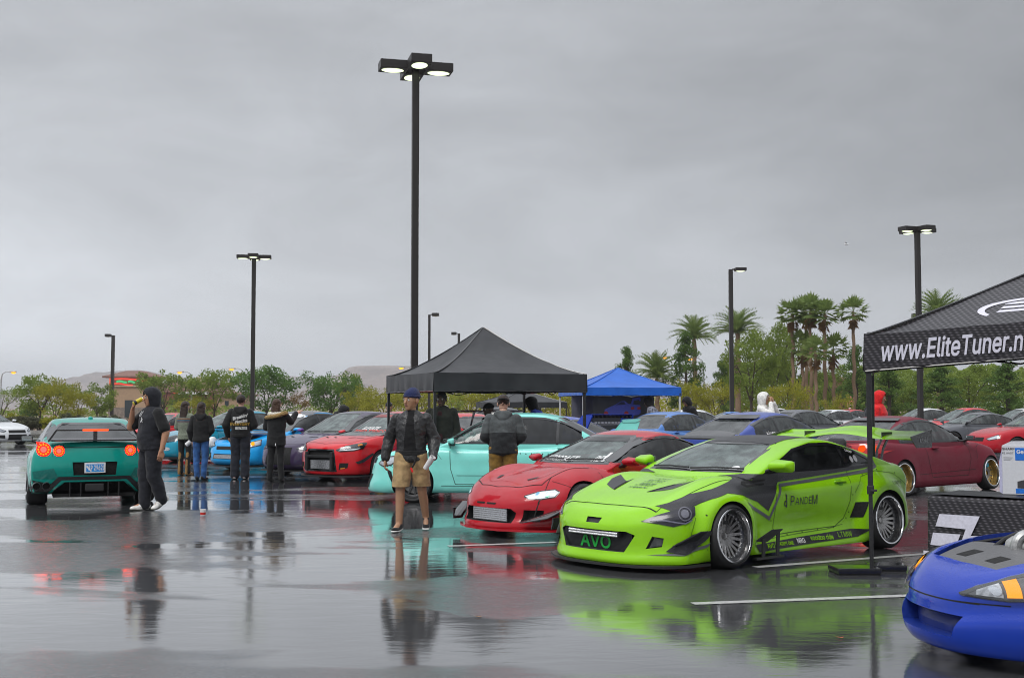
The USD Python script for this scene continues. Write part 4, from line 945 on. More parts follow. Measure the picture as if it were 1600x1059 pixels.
for x, y in ((0.1, 0.1), (1.7, 0.1), (0.1, 0.66), (1.7, 0.66)): part(TB, 'leg', bar((x, y, 0), (x, y, 0.68), 0.016), STEEL)
card = plain('white_card', (0.62, 0.63, 0.66), 0.55, grain=0.05); card_blue = plain('card_blue', (0.01, 0.16, 0.62), 0.5); card_dark = plain('card_dark', (0.045, 0.045, 0.05), 0.5)
q = place(1567, 781, 11.35)
BX = thing('carton', 'white till carton with blue panel standing on the carbon patterned table', 'box', (q[0], q[1], 0.732), math.radians(-30))
part(BX, 'carton_body', rbox(0, 0.46, 0, 0.36, 0, 0.45, 0.004), card)
part(BX, 'flap', cat([prism(Polygon([(0.0, 0.45), (0.46, 0.45), (0.40, 0.50), (0.08, 0.49)]), 0.006, 'y', 0.02)]), card)
part(BX, 'side_sheet', prism(Polygon([(-0.004, 0.0), (-0.03, 0.02), (-0.03, 0.3), (-0.004, 0.42)]), 0.004, 'y', 0.03), plain('lavender_sheet', (0.5, 0.5, 0.68), 0.6))
bp_ = part(BX, 'blue_panel', box(0.115, 0.462, -0.003, 0.0, 0.315, 0.43), card_blue)
part(bp_, 'lettering', moved(text_shape('General', 0.034, True), (0.215, -0.006, 0.375), rx=math.pi / 2), WHITE, smooth=False)
part(BX, 'brand_lettering', moved(text_shape('SHARP', 0.021, True, 0, 1.15), (0.058, -0.003, 0.408), rx=math.pi / 2), card_dark, smooth=False)
part(BX, 'model_lettering', moved(text_shape('XE A407', 0.018), (0.050, -0.003, 0.372), rx=math.pi / 2), card_dark, smooth=False)
part(BX, 'small_print', cat([box(0.014, 0.095 - 0.01 * k, -0.002, 0.0, 0.338 - 0.011 * k, 0.341 - 0.011 * k) for k in range(3)]), plain('small_print', (0.2, 0.2, 0.22), 0.6), smooth=False)
pi_ = part(BX, 'printed_till', prism(Polygon([(0.13, 0.06), (0.46, 0.04), (0.46, 0.21), (0.30, 0.20), (0.24, 0.15), (0.13, 0.12)]), 0.003, 'y', -0.003), card_dark)
part(pi_, 'printed_keys', cat([box(0.25 + 0.03 * i, 0.27 + 0.03 * i, -0.006, -0.003, 0.15 + 0.016 * j, 0.16 + 0.016 * j) for i in range(6) for j in range(3)]), plain('print_grey', (0.35, 0.35, 0.36), 0.5), smooth=False)
part(BX, 'blue_strip', box(0.115, 0.462, -0.003, 0.0, 0.012, 0.055), card_blue)
# ================================================================= CARS: HOW ONE IS BUILT
def lattice(nx, ny, nz):
    """The skin of a box as a grid: (points in 0..1, quads turned outward)."""
    pts, quads, idx = [], [], {}
    def vid(i, j, k):
        q = idx.get((i, j, k))
        if q is None: q = idx[(i, j, k)] = len(pts); pts.append((i / nx, j / ny, k / nz))
        return q
    for i in range(nx):
        for j in range(ny):
            quads.append((vid(i, j, 0), vid(i, j + 1, 0), vid(i + 1, j + 1, 0), vid(i + 1, j, 0))); quads.append((vid(i, j, nz), vid(i + 1, j, nz), vid(i + 1, j + 1, nz), vid(i, j + 1, nz)))
    for i in range(nx):
        for k in range(nz):
            quads.append((vid(i, 0, k), vid(i + 1, 0, k), vid(i + 1, 0, k + 1), vid(i, 0, k + 1))); quads.append((vid(i, ny, k), vid(i, ny, k + 1), vid(i + 1, ny, k + 1), vid(i + 1, ny, k)))
    for j in range(ny):
        for k in range(nz):
            quads.append((vid(0, j, k), vid(0, j, k + 1), vid(0, j + 1, k + 1), vid(0, j + 1, k))); quads.append((vid(nx, j, k), vid(nx, j + 1, k), vid(nx, j + 1, k + 1), vid(nx, j, k + 1)))
    return np.array(pts), np.array(quads)
def relax(v, quads, times, lam=0.5):
    e = np.vstack([quads[:, [0, 1]], quads[:, [1, 2]], quads[:, [2, 3]], quads[:, [3, 0]]])
    A = sp.coo_matrix((np.ones(len(e)), (e[:, 0], e[:, 1])), (len(v), len(v))).tocsr(); A = ((A + A.T) > 0).astype(float)
    D = sp.diags(1 / np.asarray(A.sum(1)).ravel()) @ A
    for _ in range(times): v = v + lam * (D @ v - v)
    return v
def curve(pts):
    p = np.array(sorted(pts), float); f = PchipInterpolator(p[:, 0], p[:, 1])
    return lambda x: f(np.clip(x, p[0, 0], p[-1, 0]))
def sstep(a, b, x):
    t = np.clip((x - a) / (b - a), 0, 1); return t * t * (3 - 2 * t)
def lower_body(c, cell):
    L = c['nose'] - c['tail']
    p, q = lattice(int(L / cell), int(1.8 / cell), max(8, int(0.75 / cell)))
    u, v, w = p[:, 0], p[:, 1] * 2 - 1, p[:, 2]
    fr, re = curve(c['front']), curve(c['rear'])
    av = np.abs(v)
    xf = c['nose'] - fr(w) - c['plan_f'][0] * av ** c['plan_f'][1]
    xr = c['tail'] + re(w) + c['plan_r'][0] * av ** c['plan_r'][1]
    x = xr + (xf - xr) * u
    zt = curve(c['top'])(x); zb = curve(c['bot'])(x)
    for bx_, amp, sx, v0, sv in c.get('bumps', []): zt = zt + amp * np.exp(-((x - bx_) / sx) ** 2 - ((av - v0) / sv) ** 2)
    zt = zt - c.get('crown', 0.06) * av ** 3
    for a in c.get('tops', []): zt = zt + a(x, av)
    z = zb + (zt - zb) * w
    hw = curve(c['half'])(x) * curve(c['sect'])(w)
    y = v * hw
    side = av ** 6
    for xa, amp, r0, r1 in c['flare']:
        d = np.hypot(x - xa, (z - c['wz']) * 1.0)
        y = y + np.sign(v) * side * amp * (1 - sstep(r0, r1, d)) * sstep(0.0, 0.25, z - 0.02)
    for fn in c.get('sides', []): y = y + np.sign(v) * side * fn(x, z)
    P = relax(np.column_stack([x, y, z]), q, c.get('round', 4))
    return trimesh.Trimesh(P, np.vstack([q[:, [0, 1, 2]], q[:, [0, 2, 3]]]), process=False)
def upper_body(c, cell, inset=0.0):
    r = c['roof']; x0, x1 = r[-1][0], r[0][0]
    p, q = lattice(int((x1 - x0) / cell), int(1.4 / cell), max(6, int(0.6 / cell)))
    u, v, w = p[:, 0], p[:, 1] * 2 - 1, p[:, 2]
    s = sstep(0.25, 0.75, u)
    bf, br = c.get('bow', (0.16, 0.12))
    x = (x0 + inset * 1.6) + (x1 - x0 - inset * 3.2) * u + v * v * (-bf * s + br * (1 - s))
    xs = x0 + (x1 - x0) * u
    zr = curve(r)(xs) - inset * 1.1
    zb = c['belt'] - 0.14 - (0.36 if inset else 0)
    zr = np.maximum(zr, zb + 0.03)
    zr = zr - c.get('rcrown', 0.035) * av_pow(v, 2.4) * np.clip((zr - c['belt']) / 0.3, 0, 1)
    z = zb + (zr - zb) * w
    dz = np.maximum(z - c['belt'], 0)
    hw = curve(c['yb'])(x) - inset - c['tumble'] * dz - c.get('tumble2', 0.25) * dz ** 2
    P = relax(np.column_stack([x, v * hw, z]), q, c.get('round_up', 4))
    return trimesh.Trimesh(P, np.vstack([q[:, [0, 1, 2]], q[:, [0, 2, 3]]]), process=False)
def av_pow(v, p): return np.abs(v) ** p
class Car:
    """Shapes the shell, opens the windows and arches, and lays panels, glass and lettering on its skin."""
    def __init__(self, name, label, pos, heading, c, group=None, scale=1.0):
        self.c, cell = c, c.get('cell', 0.05)
        self.p = thing(name, label, 'car', (*pos, 0), heading, group, scale=None if scale == 1.0 else scale)
        lo, up = to_m(lower_body(c, cell)), to_m(upper_body(c, cell))
        lo, up = lo.as_original(), up.as_original()
        shell = lo + up
        for m in c.get('add', []): shell = shell + to_m(m)
        self.uncut = tm(shell)
        self.ray = trimesh.ray.ray_pyembree.RayMeshIntersector(self.uncut) if trimesh.ray.has_embree else trimesh.ray.ray_triangle.RayMeshIntersector(self.uncut)
        self.fn = self.uncut.face_normals
        dark = []
        if c.get('open', True):
            cav = to_m(upper_body(c, cell * 1.3, 0.05)).as_original(); dark.append((cav.original_id(), 'cabin_lining')); shell = shell - cav
            for view, poly in c['holes']: shell = shell - self.prism_of(view, poly)
        for xa in (c['wb'] / 2, -c['wb'] / 2):
            for s in (-1, 1):
                w = c['arch_w']; y = c['half_w']
                cy = m3.Manifold.cylinder(w + 0.3, c['arch'], c['arch'], 40).rotate((90, 0, 0)).translate((xa, s * (y - w) + (w + 0.3) * (1 if s > 0 else 0), c['wz'] + c.get('arch_dz', 0.01))).as_original()
                dark.append((cy.original_id(), 'wheel_arch')); shell = shell - cy
        for view, poly, depth in c.get('pockets', []):
            pm = self.prism_of(view, poly, depth).as_original(); dark.append((pm.original_id(), 'recess')); shell = shell - pm
        self.cutters = dark
        g = shell.to_mesh(); v, f = g.vert_properties[:, :3], g.tri_verts
        fid = np.zeros(len(f), int)
        for i, o in enumerate(g.run_original_id): fid[g.run_index[i] // 3:g.run_index[i + 1] // 3] = o
        isd = np.isin(fid, [k for k, _ in dark])
        self.body = part(self.p, 'body', self.sub(v, f[~isd]), c['paint'], smooth=38)
        for k, nm in dark:
            if (fid == k).any(): part(self.p, nm, self.sub(v, f[fid == k]), c['lining'] if c.get('lining') and nm != 'wheel_arch' else DARK_VOID, smooth=30)
    def sub(self, v, f):
        used, inv = np.unique(f, return_inverse=True); return trimesh.Trimesh(v[used], inv.reshape(-1, 3), process=False)
    def prism_of(self, view, poly, depth=None):
        if view == 'S': return to_m(prism(poly, 0.9, 'y', 0.38)) + to_m(prism(poly, 0.9, 'y', -1.28))
        xm = self.c.get('mid', 0.0)
        if view == 'F': return to_m(prism(poly, 3.5, 'x', xm)) if depth is None else self.carve(view, poly, depth)
        if view == 'B': return to_m(prism(poly, 3.5, 'x', xm - 3.5)) if depth is None else self.carve(view, poly, depth)
        return self.carve(view, poly, depth)
    def carve(self, view, poly, depth):
        """A pocket as deep as depth below the skin, under the polygon."""
        flat_ = mesh_poly(poly, 0.05); a = self.skin(flat_, view, -depth); b = trimesh.Trimesh(self.skin(flat_, view, 0.0).vertices - 0.10 * self.frame(view)[0], a.faces, process=False)
        pts = np.vstack([a.vertices, b.vertices]); n = len(a.vertices)
        E = np.vstack([a.faces[:, [0, 1]], a.faces[:, [1, 2]], a.faces[:, [2, 0]]]); have = set(map(tuple, E.tolist()))
        be = np.array([e for e in have if (e[1], e[0]) not in have])
        p, q = be[:, 0], be[:, 1]
        m = trimesh.Trimesh(pts, np.vstack([a.faces[:, ::-1], a.faces + n, np.column_stack([p, q, q + n]), np.column_stack([p, q + n, p + n])]), process=False)
        if m.volume < 0: m.invert()
        return to_m(m)
    AX = {'L': (0, -1, 0), 'R': (0, 1, 0), 'F': (-1, 0, 0), 'B': (1, 0, 0), 'T': (0, 0, -1)}
    def frame(self, view):
        """Ray direction and the origin of the sheet point (s, t)."""
        if isinstance(view, tuple):                                # oblique: seen from yaw degrees left of the nose; s grows to the car's left from the middle of the nose
            a = math.radians(view[0]); x0 = view[1] if len(view) > 1 else self.c['nose'] - 0.3
            d = np.array([-math.cos(a), -math.sin(a), 0]); return d, lambda s, t: np.column_stack([x0 - math.sin(a) * s, math.cos(a) * s, t]) - d * 6
        d = np.array(self.AX[view], float)
        return d, {'L': lambda s, t: np.column_stack([s, np.full(len(s), 4.0), t]), 'R': lambda s, t: np.column_stack([s, np.full(len(s), -4.0), t]), 'F': lambda s, t: np.column_stack([np.full(len(s), 6.0), s, t]),
                   'B': lambda s, t: np.column_stack([np.full(len(s), -6.0), s, t]), 'T': lambda s, t: np.column_stack([s, t, np.full(len(s), 4.0)])}[view]
    def throw(self, pts2, view, off):
        d, o = self.frame(view); O = o(pts2[:, 0], pts2[:, 1])
        loc, ray, tri = self.ray.intersects_location(O, np.tile(d, (len(O), 1)), multiple_hits=False)
        P = np.full((len(O), 3), np.nan)
        P[ray] = loc + self.fn[tri] * (max(off, 0) if off > -0.02 else 0) - d * (off if off <= 0 else off * 0.3)
        return P
    def skin(self, poly, view, off=0.003, size=0.05):
        """A sheet of the polygon's outline laid on the skin."""
        m = poly if isinstance(poly, trimesh.Trimesh) else flat2(poly, size)
        P = self.throw(np.array(m.vertices)[:, :2], view, off)
        ok = ~np.isnan(P[:, 0]); f = m.faces[ok[m.faces].all(1)]
        if len(f) == 0: return None
        d, _ = self.frame(view)
        out = self.sub(np.where(np.isnan(P), 0, P), f)
        if (out.face_normals @ d).mean() > 0: out.faces = out.faces[:, ::-1]
        return out
    def lay(self, name, poly, view, mt, off=0.003, parent=None, size=0.05, both=False, label=None, smooth=True):
        """Lays a piece on the skin; both: on the other side too."""
        if both and view == 'S': views = [('L', poly), ('R', poly)]
        elif view == 'S': views = [('L', poly)]
        elif both and isinstance(view, tuple): views = [(view, poly), ((-view[0],) + view[1:], self.flip(poly))]
        elif both and view in 'FB': views = [(view, poly), (view, self.flip(poly))]
        elif both and view == 'T': views = [(view, poly), (view, affinity.scale(poly, 1, -1, origin=(0, 0)))]
        else: views = [(view, poly)]
        out = []
        for vw, pl in views:
            m = self.skin(pl, vw, off, size)
            if m is not None: out.append(part(parent or self.p, name, m, mt, label, smooth=smooth))
        return out[0] if len(out) == 1 else out
    def flip(self, poly): return affinity.scale(poly, -1, 1, origin=(0, 0))
    def write(self, text, view, at, height, mt, bold=True, slant=0.0, width=1.0, rot=0.0, off=0.006, name='lettering', parent=None):
        """Lettering on the skin, centred at (s, t) of the view."""
        m = text_shape(text, height, bold, slant, width); v = np.array(m.vertices)[:, :2]; v[:, 1] -= height / 2
        c_, s_ = math.cos(rot), math.sin(rot); v = v @ np.array([[c_, s_], [-s_, c_]])
        if view == 'L': v[:, 0] *= -1                             # from the car's left +x runs to the left
        if view == 'F': v[:, 0] *= 1
        if view == 'B': v[:, 0] *= -1
        v = v + at
        k = self.skin(trimesh.Trimesh(np.column_stack([v, np.zeros(len(v))]), m.faces, process=False), view, off)
        if k is not None: return part(parent or self.p, name, k, mt, smooth=False)
    def line(self, pts, view, w=0.006, both=True, name='panel_gap', mt=None, off=0.002):
        return self.lay(name, LineString(pts).buffer(w / 2, cap_style='flat'), view, mt or GAP, off, both=both, size=0.07)
    def windows(self, view, poly, mt, name='window', frame=0.022, frame_mat=None, both=True, off=-0.004, parent=None):
        fm = frame_mat or GLOSS_BLACK
        sz = 0.07 if self.c['cell'] < 0.06 else 0.16
        poly = poly.simplify(0.003)
        self.lay(name + '_frame', poly.buffer(frame, join_style='mitre').difference(poly.buffer(-0.012)), view, fm, 0.002, both=both, size=sz * 2.2)
        g_ = mesh_poly(poly.buffer(0.004, quad_segs=2), sz); g2 = g_
        if both and view == 'S': return [part(parent or self.p, name, self.skin(g_, v_, off), mt, smooth=True) for v_ in 'LR']
        return part(parent or self.p, name, self.skin(g_, view, off), mt, smooth=True)
def wheel(car, x, side, c, face=True, steer=0.0, camber=0.0):
    """Tyre, rim and spokes as parts of a wheel; side +1 is the car's left."""
    R, rr, W = c['tyre_r'], c['rim_r'], c['tyre_w']
    wx = UsdGeom.Xform.Define(stage, free(car.p, 'wheel')); w = str(wx.GetPath())
    y = side * (c['track'] / 2)
    M = lambda m: moved(moved(moved(m if side > 0 else mirror(m), rx=-side * camber * -1 if False else side * camber), rz=steer), (x, y, R * 0.995))
    h = W / 2
    part(w, 'tyre', M(lathe([(rr - 0.005, h - 0.012), (rr + 0.012, h - 0.002), (R - 0.035, h + 0.004), (R - 0.012, h - 0.012), (R, h - 0.035), (R, -h + 0.03), (R - 0.03, -h), (rr, -h), (rr - 0.005, h - 0.012)][::-1], 48)), RUBBER)
    lip, dep = c.get('lip', 0.02), c.get('dish', 0.03)
    part(w, 'rim', M(lathe([(rr + 0.010, h - 0.004), (rr + 0.004, h + 0.004), (rr - 0.010, h + 0.002), (rr - 0.016, h - 0.012), (rr - 0.018, h - min(dep, 0.04))][::-1], 48)), c.get('lip_mat', CHROME))
    if not face: return w
    part(w, 'barrel', M(lathe([(rr - 0.018, h - min(dep, 0.04)), (rr - 0.022, h - dep), (rr - 0.022 - lip, h - dep - 0.008), (rr - 0.03 - lip, h - dep - 0.02), (rr - 0.045 - lip, -h + 0.02), (0.02, -h + 0.02)][::-1], 36)), c.get('barrel_mat', plain('dark_barrel', (0.05, 0.05, 0.052), 0.35, metal=0.8)))
    part(w, 'brake_disc', M(lathe([(rr * 0.72, -0.03), (rr * 0.72, -0.005), (0.05, -0.005)][::-1], 32)), DISC)
    part(w, 'caliper', M(moved(rbox(-0.05, 0.05, -0.01, 0.05, 0, rr * 0.34, 0.015), (0, -0.01, rr * 0.42))), c.get('caliper', BLACK_PLASTIC))
    ns, sm = c['spokes'], c['rim_mat']
    yb = h - dep - 0.016
    r1 = rr - 0.024 - lip * 0.4
    for k in range(ns):
        a = 2 * math.pi * k / ns + 0.2
        tw = c.get('twin', 0.0)
        ps = []
        for d in ((-tw, tw) if tw else (0,)):
            sp_ = m3.Manifold.batch_hull([m3.Manifold.cube((c.get('sw', 0.034), 0.03, 0.01), True).translate((d * 0.55, yb - 0.035 - c.get('cone', 0.0), 0.045)), m3.Manifold.cube((c.get('sw', 0.034) * 0.72, 0.022, 0.01), True).translate((d * 1.7, yb, r1))])
            ps.append(moved(tm(sp_), ry=a))
        part(w, 'spoke', M(cat(ps)), sm)
    part(w, 'hub', M(lathe([(0.0, yb - 0.012 - c.get('cone', 0.0)), (0.028, yb - 0.014 - c.get('cone', 0.0)), (0.033, yb - 0.025 - c.get('cone', 0.0)), (0.075, yb - 0.03 - c.get('cone', 0.0)), (0.085, yb - 0.06 - c.get('cone', 0.0))][::-1], 24)), sm)
    if c.get('bolts'):
        part(w, 'rim_bolts', M(cat([moved(trimesh.creation.icosphere(1, 0.0065), ((rr - 0.03 - lip * 0.6) * math.cos(t), h - dep - 0.004, (rr - 0.03 - lip * 0.6) * math.sin(t))) for t in np.arange(30) * 2 * math.pi / 30])), CHROME)
    return w
def cabin(car, wheel_side=1, rear=True):
    """Dashboard, seats and steering wheel seen through the glass."""
    c = car.c; b = c['belt']; xs = c['roof'][0][0]
    part(car.p, 'dashboard', rbox(xs - 0.55, xs - 0.12, -0.62, 0.62, b - 0.35, b - 0.045, 0.05), INTERIOR)
    sw = moved(trimesh.creation.torus(0.175, 0.016, 24, 8), ry=math.radians(-65)); part(car.p, 'steering_wheel', moved(cat([sw, moved(rbox(-0.03, 0.03, -0.16, 0.16, -0.03, 0.03, 0.02), ry=math.radians(25))]), (xs - 0.66, wheel_side * 0.36, b - 0.02)), BLACK_PLASTIC)
    rows = [c.get('seat_x', xs - 1.25)] + ([c.get('seat_x', xs - 1.25) - 0.75] if rear else [])
    for i, sx in enumerate(rows):
        for s in (-0.36, 0.36):
            back = m3.Manifold.batch_hull([m3.Manifold.sphere(0.06, 10).translate((sx + dx, s + dy, z)) for dx, z in ((0.0, b - 0.4), (-0.16, b + 0.10)) for dy in (-0.17, 0.17)])
            head = m3.Manifold.batch_hull([m3.Manifold.sphere(0.05, 10).translate((sx - 0.20 + dx, s + dy, z)) for dx, z in ((0.0, b + 0.18), (-0.02, b + 0.27)) for dy in (-0.07, 0.07)])
            part(car.p, 'seat' if i == 0 else 'rear_seat', cat([back, head, rbox(sx - 0.02, sx + 0.48, s - 0.23, s + 0.23, b - 0.5, b - 0.36, 0.05)]), SEAT)
    zr_ = float(curve(c['roof'])(xs - 0.72)); part(car.p, 'rear_mirror', rbox(xs - 0.74, xs - 0.71, -0.11, 0.11, zr_ - 0.16, zr_ - 0.105, 0.015), BLACK_PLASTIC)
def door_mirror(car, x, y, z, mt, size=1.0, sides=(1, -1), stalk=BLACK_PLASTIC):
    for s in sides:
        S_ = lambda r, *p: m3.Manifold.sphere(r * size, 14).translate(tuple(np.array(p) * size))
        m = m3.Manifold.batch_hull([S_(0.030, 0.03, 0.045, -0.005), S_(0.034, -0.03, 0.05, 0.01), S_(0.028, -0.045, 0.165, 0.008), S_(0.022, 0.012, 0.15, 0.0), S_(0.026, -0.045, 0.165, -0.022), S_(0.026, -0.04, 0.05, -0.028)])
        m = moved(tm(m), (x, y, z)); m = m if s > 0 else mirror(m)
        d = part(car.p, 'door_mirror', m, mt)
        g = moved(rbox(-0.003, 0.003, 0.032 * size, 0.178 * size, -0.04 * size, 0.03 * size, 0.003), (x - 0.071 * size, y, z)); part(d, 'mirror_glass', g if s > 0 else mirror(g), plain('mirror_glass', (0.30, 0.34, 0.35), 0.06, metal=0.9))
        st = moved(tm(m3.Manifold.batch_hull([m3.Manifold.sphere(0.018, 10).translate(p_) for p_ in ((0.03, -0.05, -0.075), (-0.05, -0.05, -0.075), (-0.035, 0.06, -0.03), (0.02, 0.06, -0.03))])), (x, y, z)); part(d, 'mirror_foot', st if s > 0 else mirror(st), stalk)
def wiper(car, y0, y1, z0, z1, dx=0.035):
    """Blades resting at the foot of the windscreen."""
    p = car.throw(np.array([(y0, z0), ((y0 + y1) / 2, (z0 + z1) / 2 + 0.01), (y1, z1)]), 'F', 0.018)
    if not np.isnan(p).any(): part(car.p, 'wiper', tube(p, 0.009, 5), BLACK_PLASTIC)
def pose(front_px, rear_px, c, side):
    """Where a car stands when its outer tyre edges touch the ground at the two photo pixels: (centre, heading, scale)."""
    f, r = np.array(ground(*front_px)), np.array(ground(*rear_px)); d = f - r; L = np.linalg.norm(d); d /= L
    n = np.array([-d[1], d[0]]) * side                          # towards the visible side
    k = L / c['wb']
    return (f + r) / 2 - n * (c['track'] / 2 + c['tyre_w'] / 2 - 0.02) * k, math.atan2(d[1], d[0]), k
# ================================================================= THE CARS
def poly(*p): return Polygon(p)
def spec(**k):
    c = dict(wb=2.6, nose=2.2, tail=-2.2, wz=0.31, tyre_r=0.315, rim_r=0.235, tyre_w=0.235, track=1.54, arch=0.345, arch_w=0.30, half_w=0.88, belt=0.90, tumble=0.38, crown=0.05,
             front=[(0, 0.10), (0.25, 0.0), (0.6, 0.02), (1, 0.14)], rear=[(0, 0.16), (0.3, 0.02), (0.7, 0.0), (1, 0.06)], plan_f=(0.34, 3.2), plan_r=(0.20, 3.2),
             sect=[(0, 0.93), (0.12, 0.975), (0.45, 1.0), (0.72, 0.99), (0.9, 0.955), (1, 0.91)], spokes=10, rim_mat=GUNMETAL, lip_mat=GUNMETAL, cell=0.05, roof_z=1.3)
    c.update(k); c.setdefault('flare', [(c['wb'] / 2, 0.022, c['arch'] + 0.01, c['arch'] + 0.16), (-c['wb'] / 2, 0.022, c['arch'] + 0.01, c['arch'] + 0.18)]); return c
amber = glow('amber_lamp', (1.0, 0.36, 0.02), 1.5); amber_dull = plain('amber_lens', (0.65, 0.22, 0.02), 0.2, coat=0.5)
red_lens = plain('red_lens', (0.45, 0.010, 0.012), 0.12, coat=0.8)
reflector = plain('lamp_reflector', (0.55, 0.56, 0.58), 0.16, metal=0.85, grain=0.4, scale=22)
smoked = plain('smoked_lamp', (0.014, 0.014, 0.022), 0.16, coat=0.2, grain=0.5, scale=16)
white_lamp = plain('white_lamp', (0.75, 0.78, 0.82), 0.12, coat=0.8, grain=0.08)
PLATE = plain('plate_white', (0.72, 0.74, 0.76), 0.4)
carbon_gloss = mat('carbon_panel', {'tc': ('texture_coordinate', {}), 'c': ('checker_texture', {'scale': 110.0, 'color1': (0.018, 0.018, 0.020), 'color2': (0.034, 0.034, 0.037)}), 'p': ('principled_bsdf', {'roughness': 0.3, 'coat_weight': 0.7, 'coat_roughness': 0.12})},
                   [('tc.object', 'c.vector'), ('c.color', 'p.base_color')])
grey_vinyl = plain('grey_vinyl', (0.11, 0.115, 0.125), 0.4)
black_vinyl = mat('satin_black_vinyl', {'tc': ('texture_coordinate', {}), 'n': ('noise_texture', {'scale': 150.0, 'detail': 2.0}), 'r': ('rgb_ramp', {'ramp': [(0.3, (0.012, 0.012, 0.014)), (0.62, (0.03, 0.03, 0.034)), (0.75, (0.085, 0.085, 0.095))]}), 'p': ('principled_bsdf', {'roughness': 0.38})},
                  [('tc.object', 'n.vector'), ('n.fac', 'r.fac'), ('r.color', 'p.base_color')])

# ---------------------------------------------------------------- lime green coupe in front
LIME = paint('lime_paint', (0.265, 0.60, 0.006), 0.3, drops=0.7)
g = spec(paint=LIME, cell=0.032, wb=2.57, nose=2.26, tail=-2.02, wz=0.30, tyre_r=0.302, rim_r=0.252, tyre_w=0.275, track=1.66, arch=0.325, arch_w=0.42, half_w=0.93, belt=0.86, roof_z=1.235, tumble=0.46, crown=0.055,
         top=[(-2.05, 0.90), (-1.9, 0.915), (-1.55, 0.905), (-1.0, 0.89), (0.0, 0.865), (0.7, 0.845), (1.0, 0.825), (1.35, 0.775), (1.7, 0.70), (1.95, 0.62), (2.12, 0.545), (2.2, 0.50)],
         bot=[(-2.05, 0.20), (-1.6, 0.12), (-1.2, 0.09), (1.2, 0.085), (1.7, 0.07), (2.2, 0.065)],
         front=[(0, 0.0), (0.10, -0.01), (0.22, 0.02), (0.5, 0.03), (0.75, 0.03), (1, 0.12)], rear=[(0, 0.20), (0.3, 0.05), (0.7, 0.0), (1, -0.02)], plan_f=(0.42, 3.0), plan_r=(0.22, 3.0),
         half=[(-2.1, 0.84), (-1.6, 0.87), (-1.0, 0.875), (0.2, 0.845), (1.2, 0.865), (1.7, 0.875), (2.2, 0.86)],
         sect=[(0, 0.985), (0.1, 0.99), (0.3, 0.975), (0.55, 0.99), (0.75, 0.99), (0.9, 0.95), (1, 0.88)],
         bumps=[(1.28, 0.075, 0.42, 0.80, 0.22), (-1.25, 0.055, 0.45, 0.86, 0.2)],
         flare=[(1.285, 0.085, 0.38, 0.47), (-1.285, 0.10, 0.38, 0.52)],
         sides=[lambda x, z: -0.035 * np.exp(-((z - 0.36) / 0.13) ** 2) * np.exp(-((x - 0.05) / 0.62) ** 2), lambda x, z: 0.045 * (1 - sstep(0.10, 0.20, z)) * sstep(-1.0, -0.9, x) * (1 - sstep(0.85, 0.95, x)), lambda x, z: 0.012 * np.exp(-((z - 0.70 + 0.03 * x) / 0.035) ** 2)],
         roof=[(1.02, 0.80), (0.85, 0.895), (0.5, 1.04), (0.15, 1.15), (-0.10, 1.198), (-0.4, 1.214), (-0.75, 1.193), (-1.15, 1.11), (-1.5, 1.01), (-1.85, 0.90), (-1.92, 0.86)],
         yb=[(-1.95, 0.70), (-1.4, 0.76), (-0.6, 0.80), (0.4, 0.80), (1.0, 0.76)], bow=(0.20, 0.14), rcrown=0.035, mid=-0.2, round=3, round_up=3, lining=INTERIOR,
         spokes=10, rim_mat=plain('mesh_rim', (0.40, 0.39, 0.38), 0.26, metal=0.9), lip_mat=CHROME, lip=0.03, dish=0.075, barrel_mat=plain('grey_barrel', (0.16, 0.16, 0.165), 0.3, metal=0.9), bolts=True, twin=0.018, sw=0.032, cone=0.012)
dlo = poly((0.56, 0.872), (0.30, 0.975), (0.02, 1.078), (-0.30, 1.13), (-0.62, 1.128), (-0.98, 1.065), (-1.22, 0.975), (-1.27, 0.935), (-1.22, 0.905), (-0.6, 0.885))
wind = poly((-0.60, 0.888), (0.60, 0.888), (0.52, 1.07), (0.44, 1.145), (-0.44, 1.145), (-0.52, 1.07))
rearw = poly((-0.56, 0.96), (0.56, 0.96), (0.46, 1.13), (-0.46, 1.13))
GRILLE = poly((-0.50, 0.335), (-0.42, 0.365), (0.42, 0.365), (0.50, 0.335), (0.40, 0.175), (-0.40, 0.175))
g['holes'] = [('F', wind), ('S', dlo), ('B', rearw)]
FOG = poly((0.585, 0.215), (0.70, 0.235), (0.715, 0.315), (0.635, 0.33))
g['pockets'] = [('F', GRILLE, 0.10), ('F', FOG, 0.06), ('F', affinity.scale(FOG, -1, 1, origin=(0, 0)), 0.06), ('F', poly((-0.10, 0.475), (0.10, 0.475), (0.085, 0.425), (-0.085, 0.425)), 0.03)]
pos, hd, sc = pose((1146, 888.5), (1389, 857), g, 1)
GREEN = G = Car('lime_coupe', 'lowered lime green wide-bodied coupe with black side graphics and a tall rear wing', pos, hd, g, scale=sc)
for x, s in ((1.285, 1), (1.285, -1), (-1.285, 1), (-1.285, -1)): wheel(G, x, s, g, camber=math.radians(5), steer=math.radians(2) if x > 0 else 0)
G.windows('F', wind, GLASS, 'windscreen', 0.018, both=False); G.windows('B', rearw, GLASS_DARK, 'rear_window', 0.03, both=False)
G.windows('S', dlo, GLASS_DARK, 'side_window', 0.018)
cabin(G); wiper(G, 0.05, 0.62, 0.888, 0.895); wiper(G, -0.55, 0.02, 0.888, 0.892)
G.line([(-0.78, 0.89), (-0.74, 1.10)], 'S', 0.03, mt=GLOSS_BLACK, name='window_pillar', off=0.001)
# black roof skin
G.lay('roof_panel', poly((0.08, -0.46), (0.14, 0.0), (0.08, 0.46), (-0.45, 0.47), (-0.95, 0.42), (-0.95, -0.42), (-0.45, -0.47)), 'T', black_vinyl, 0.003)
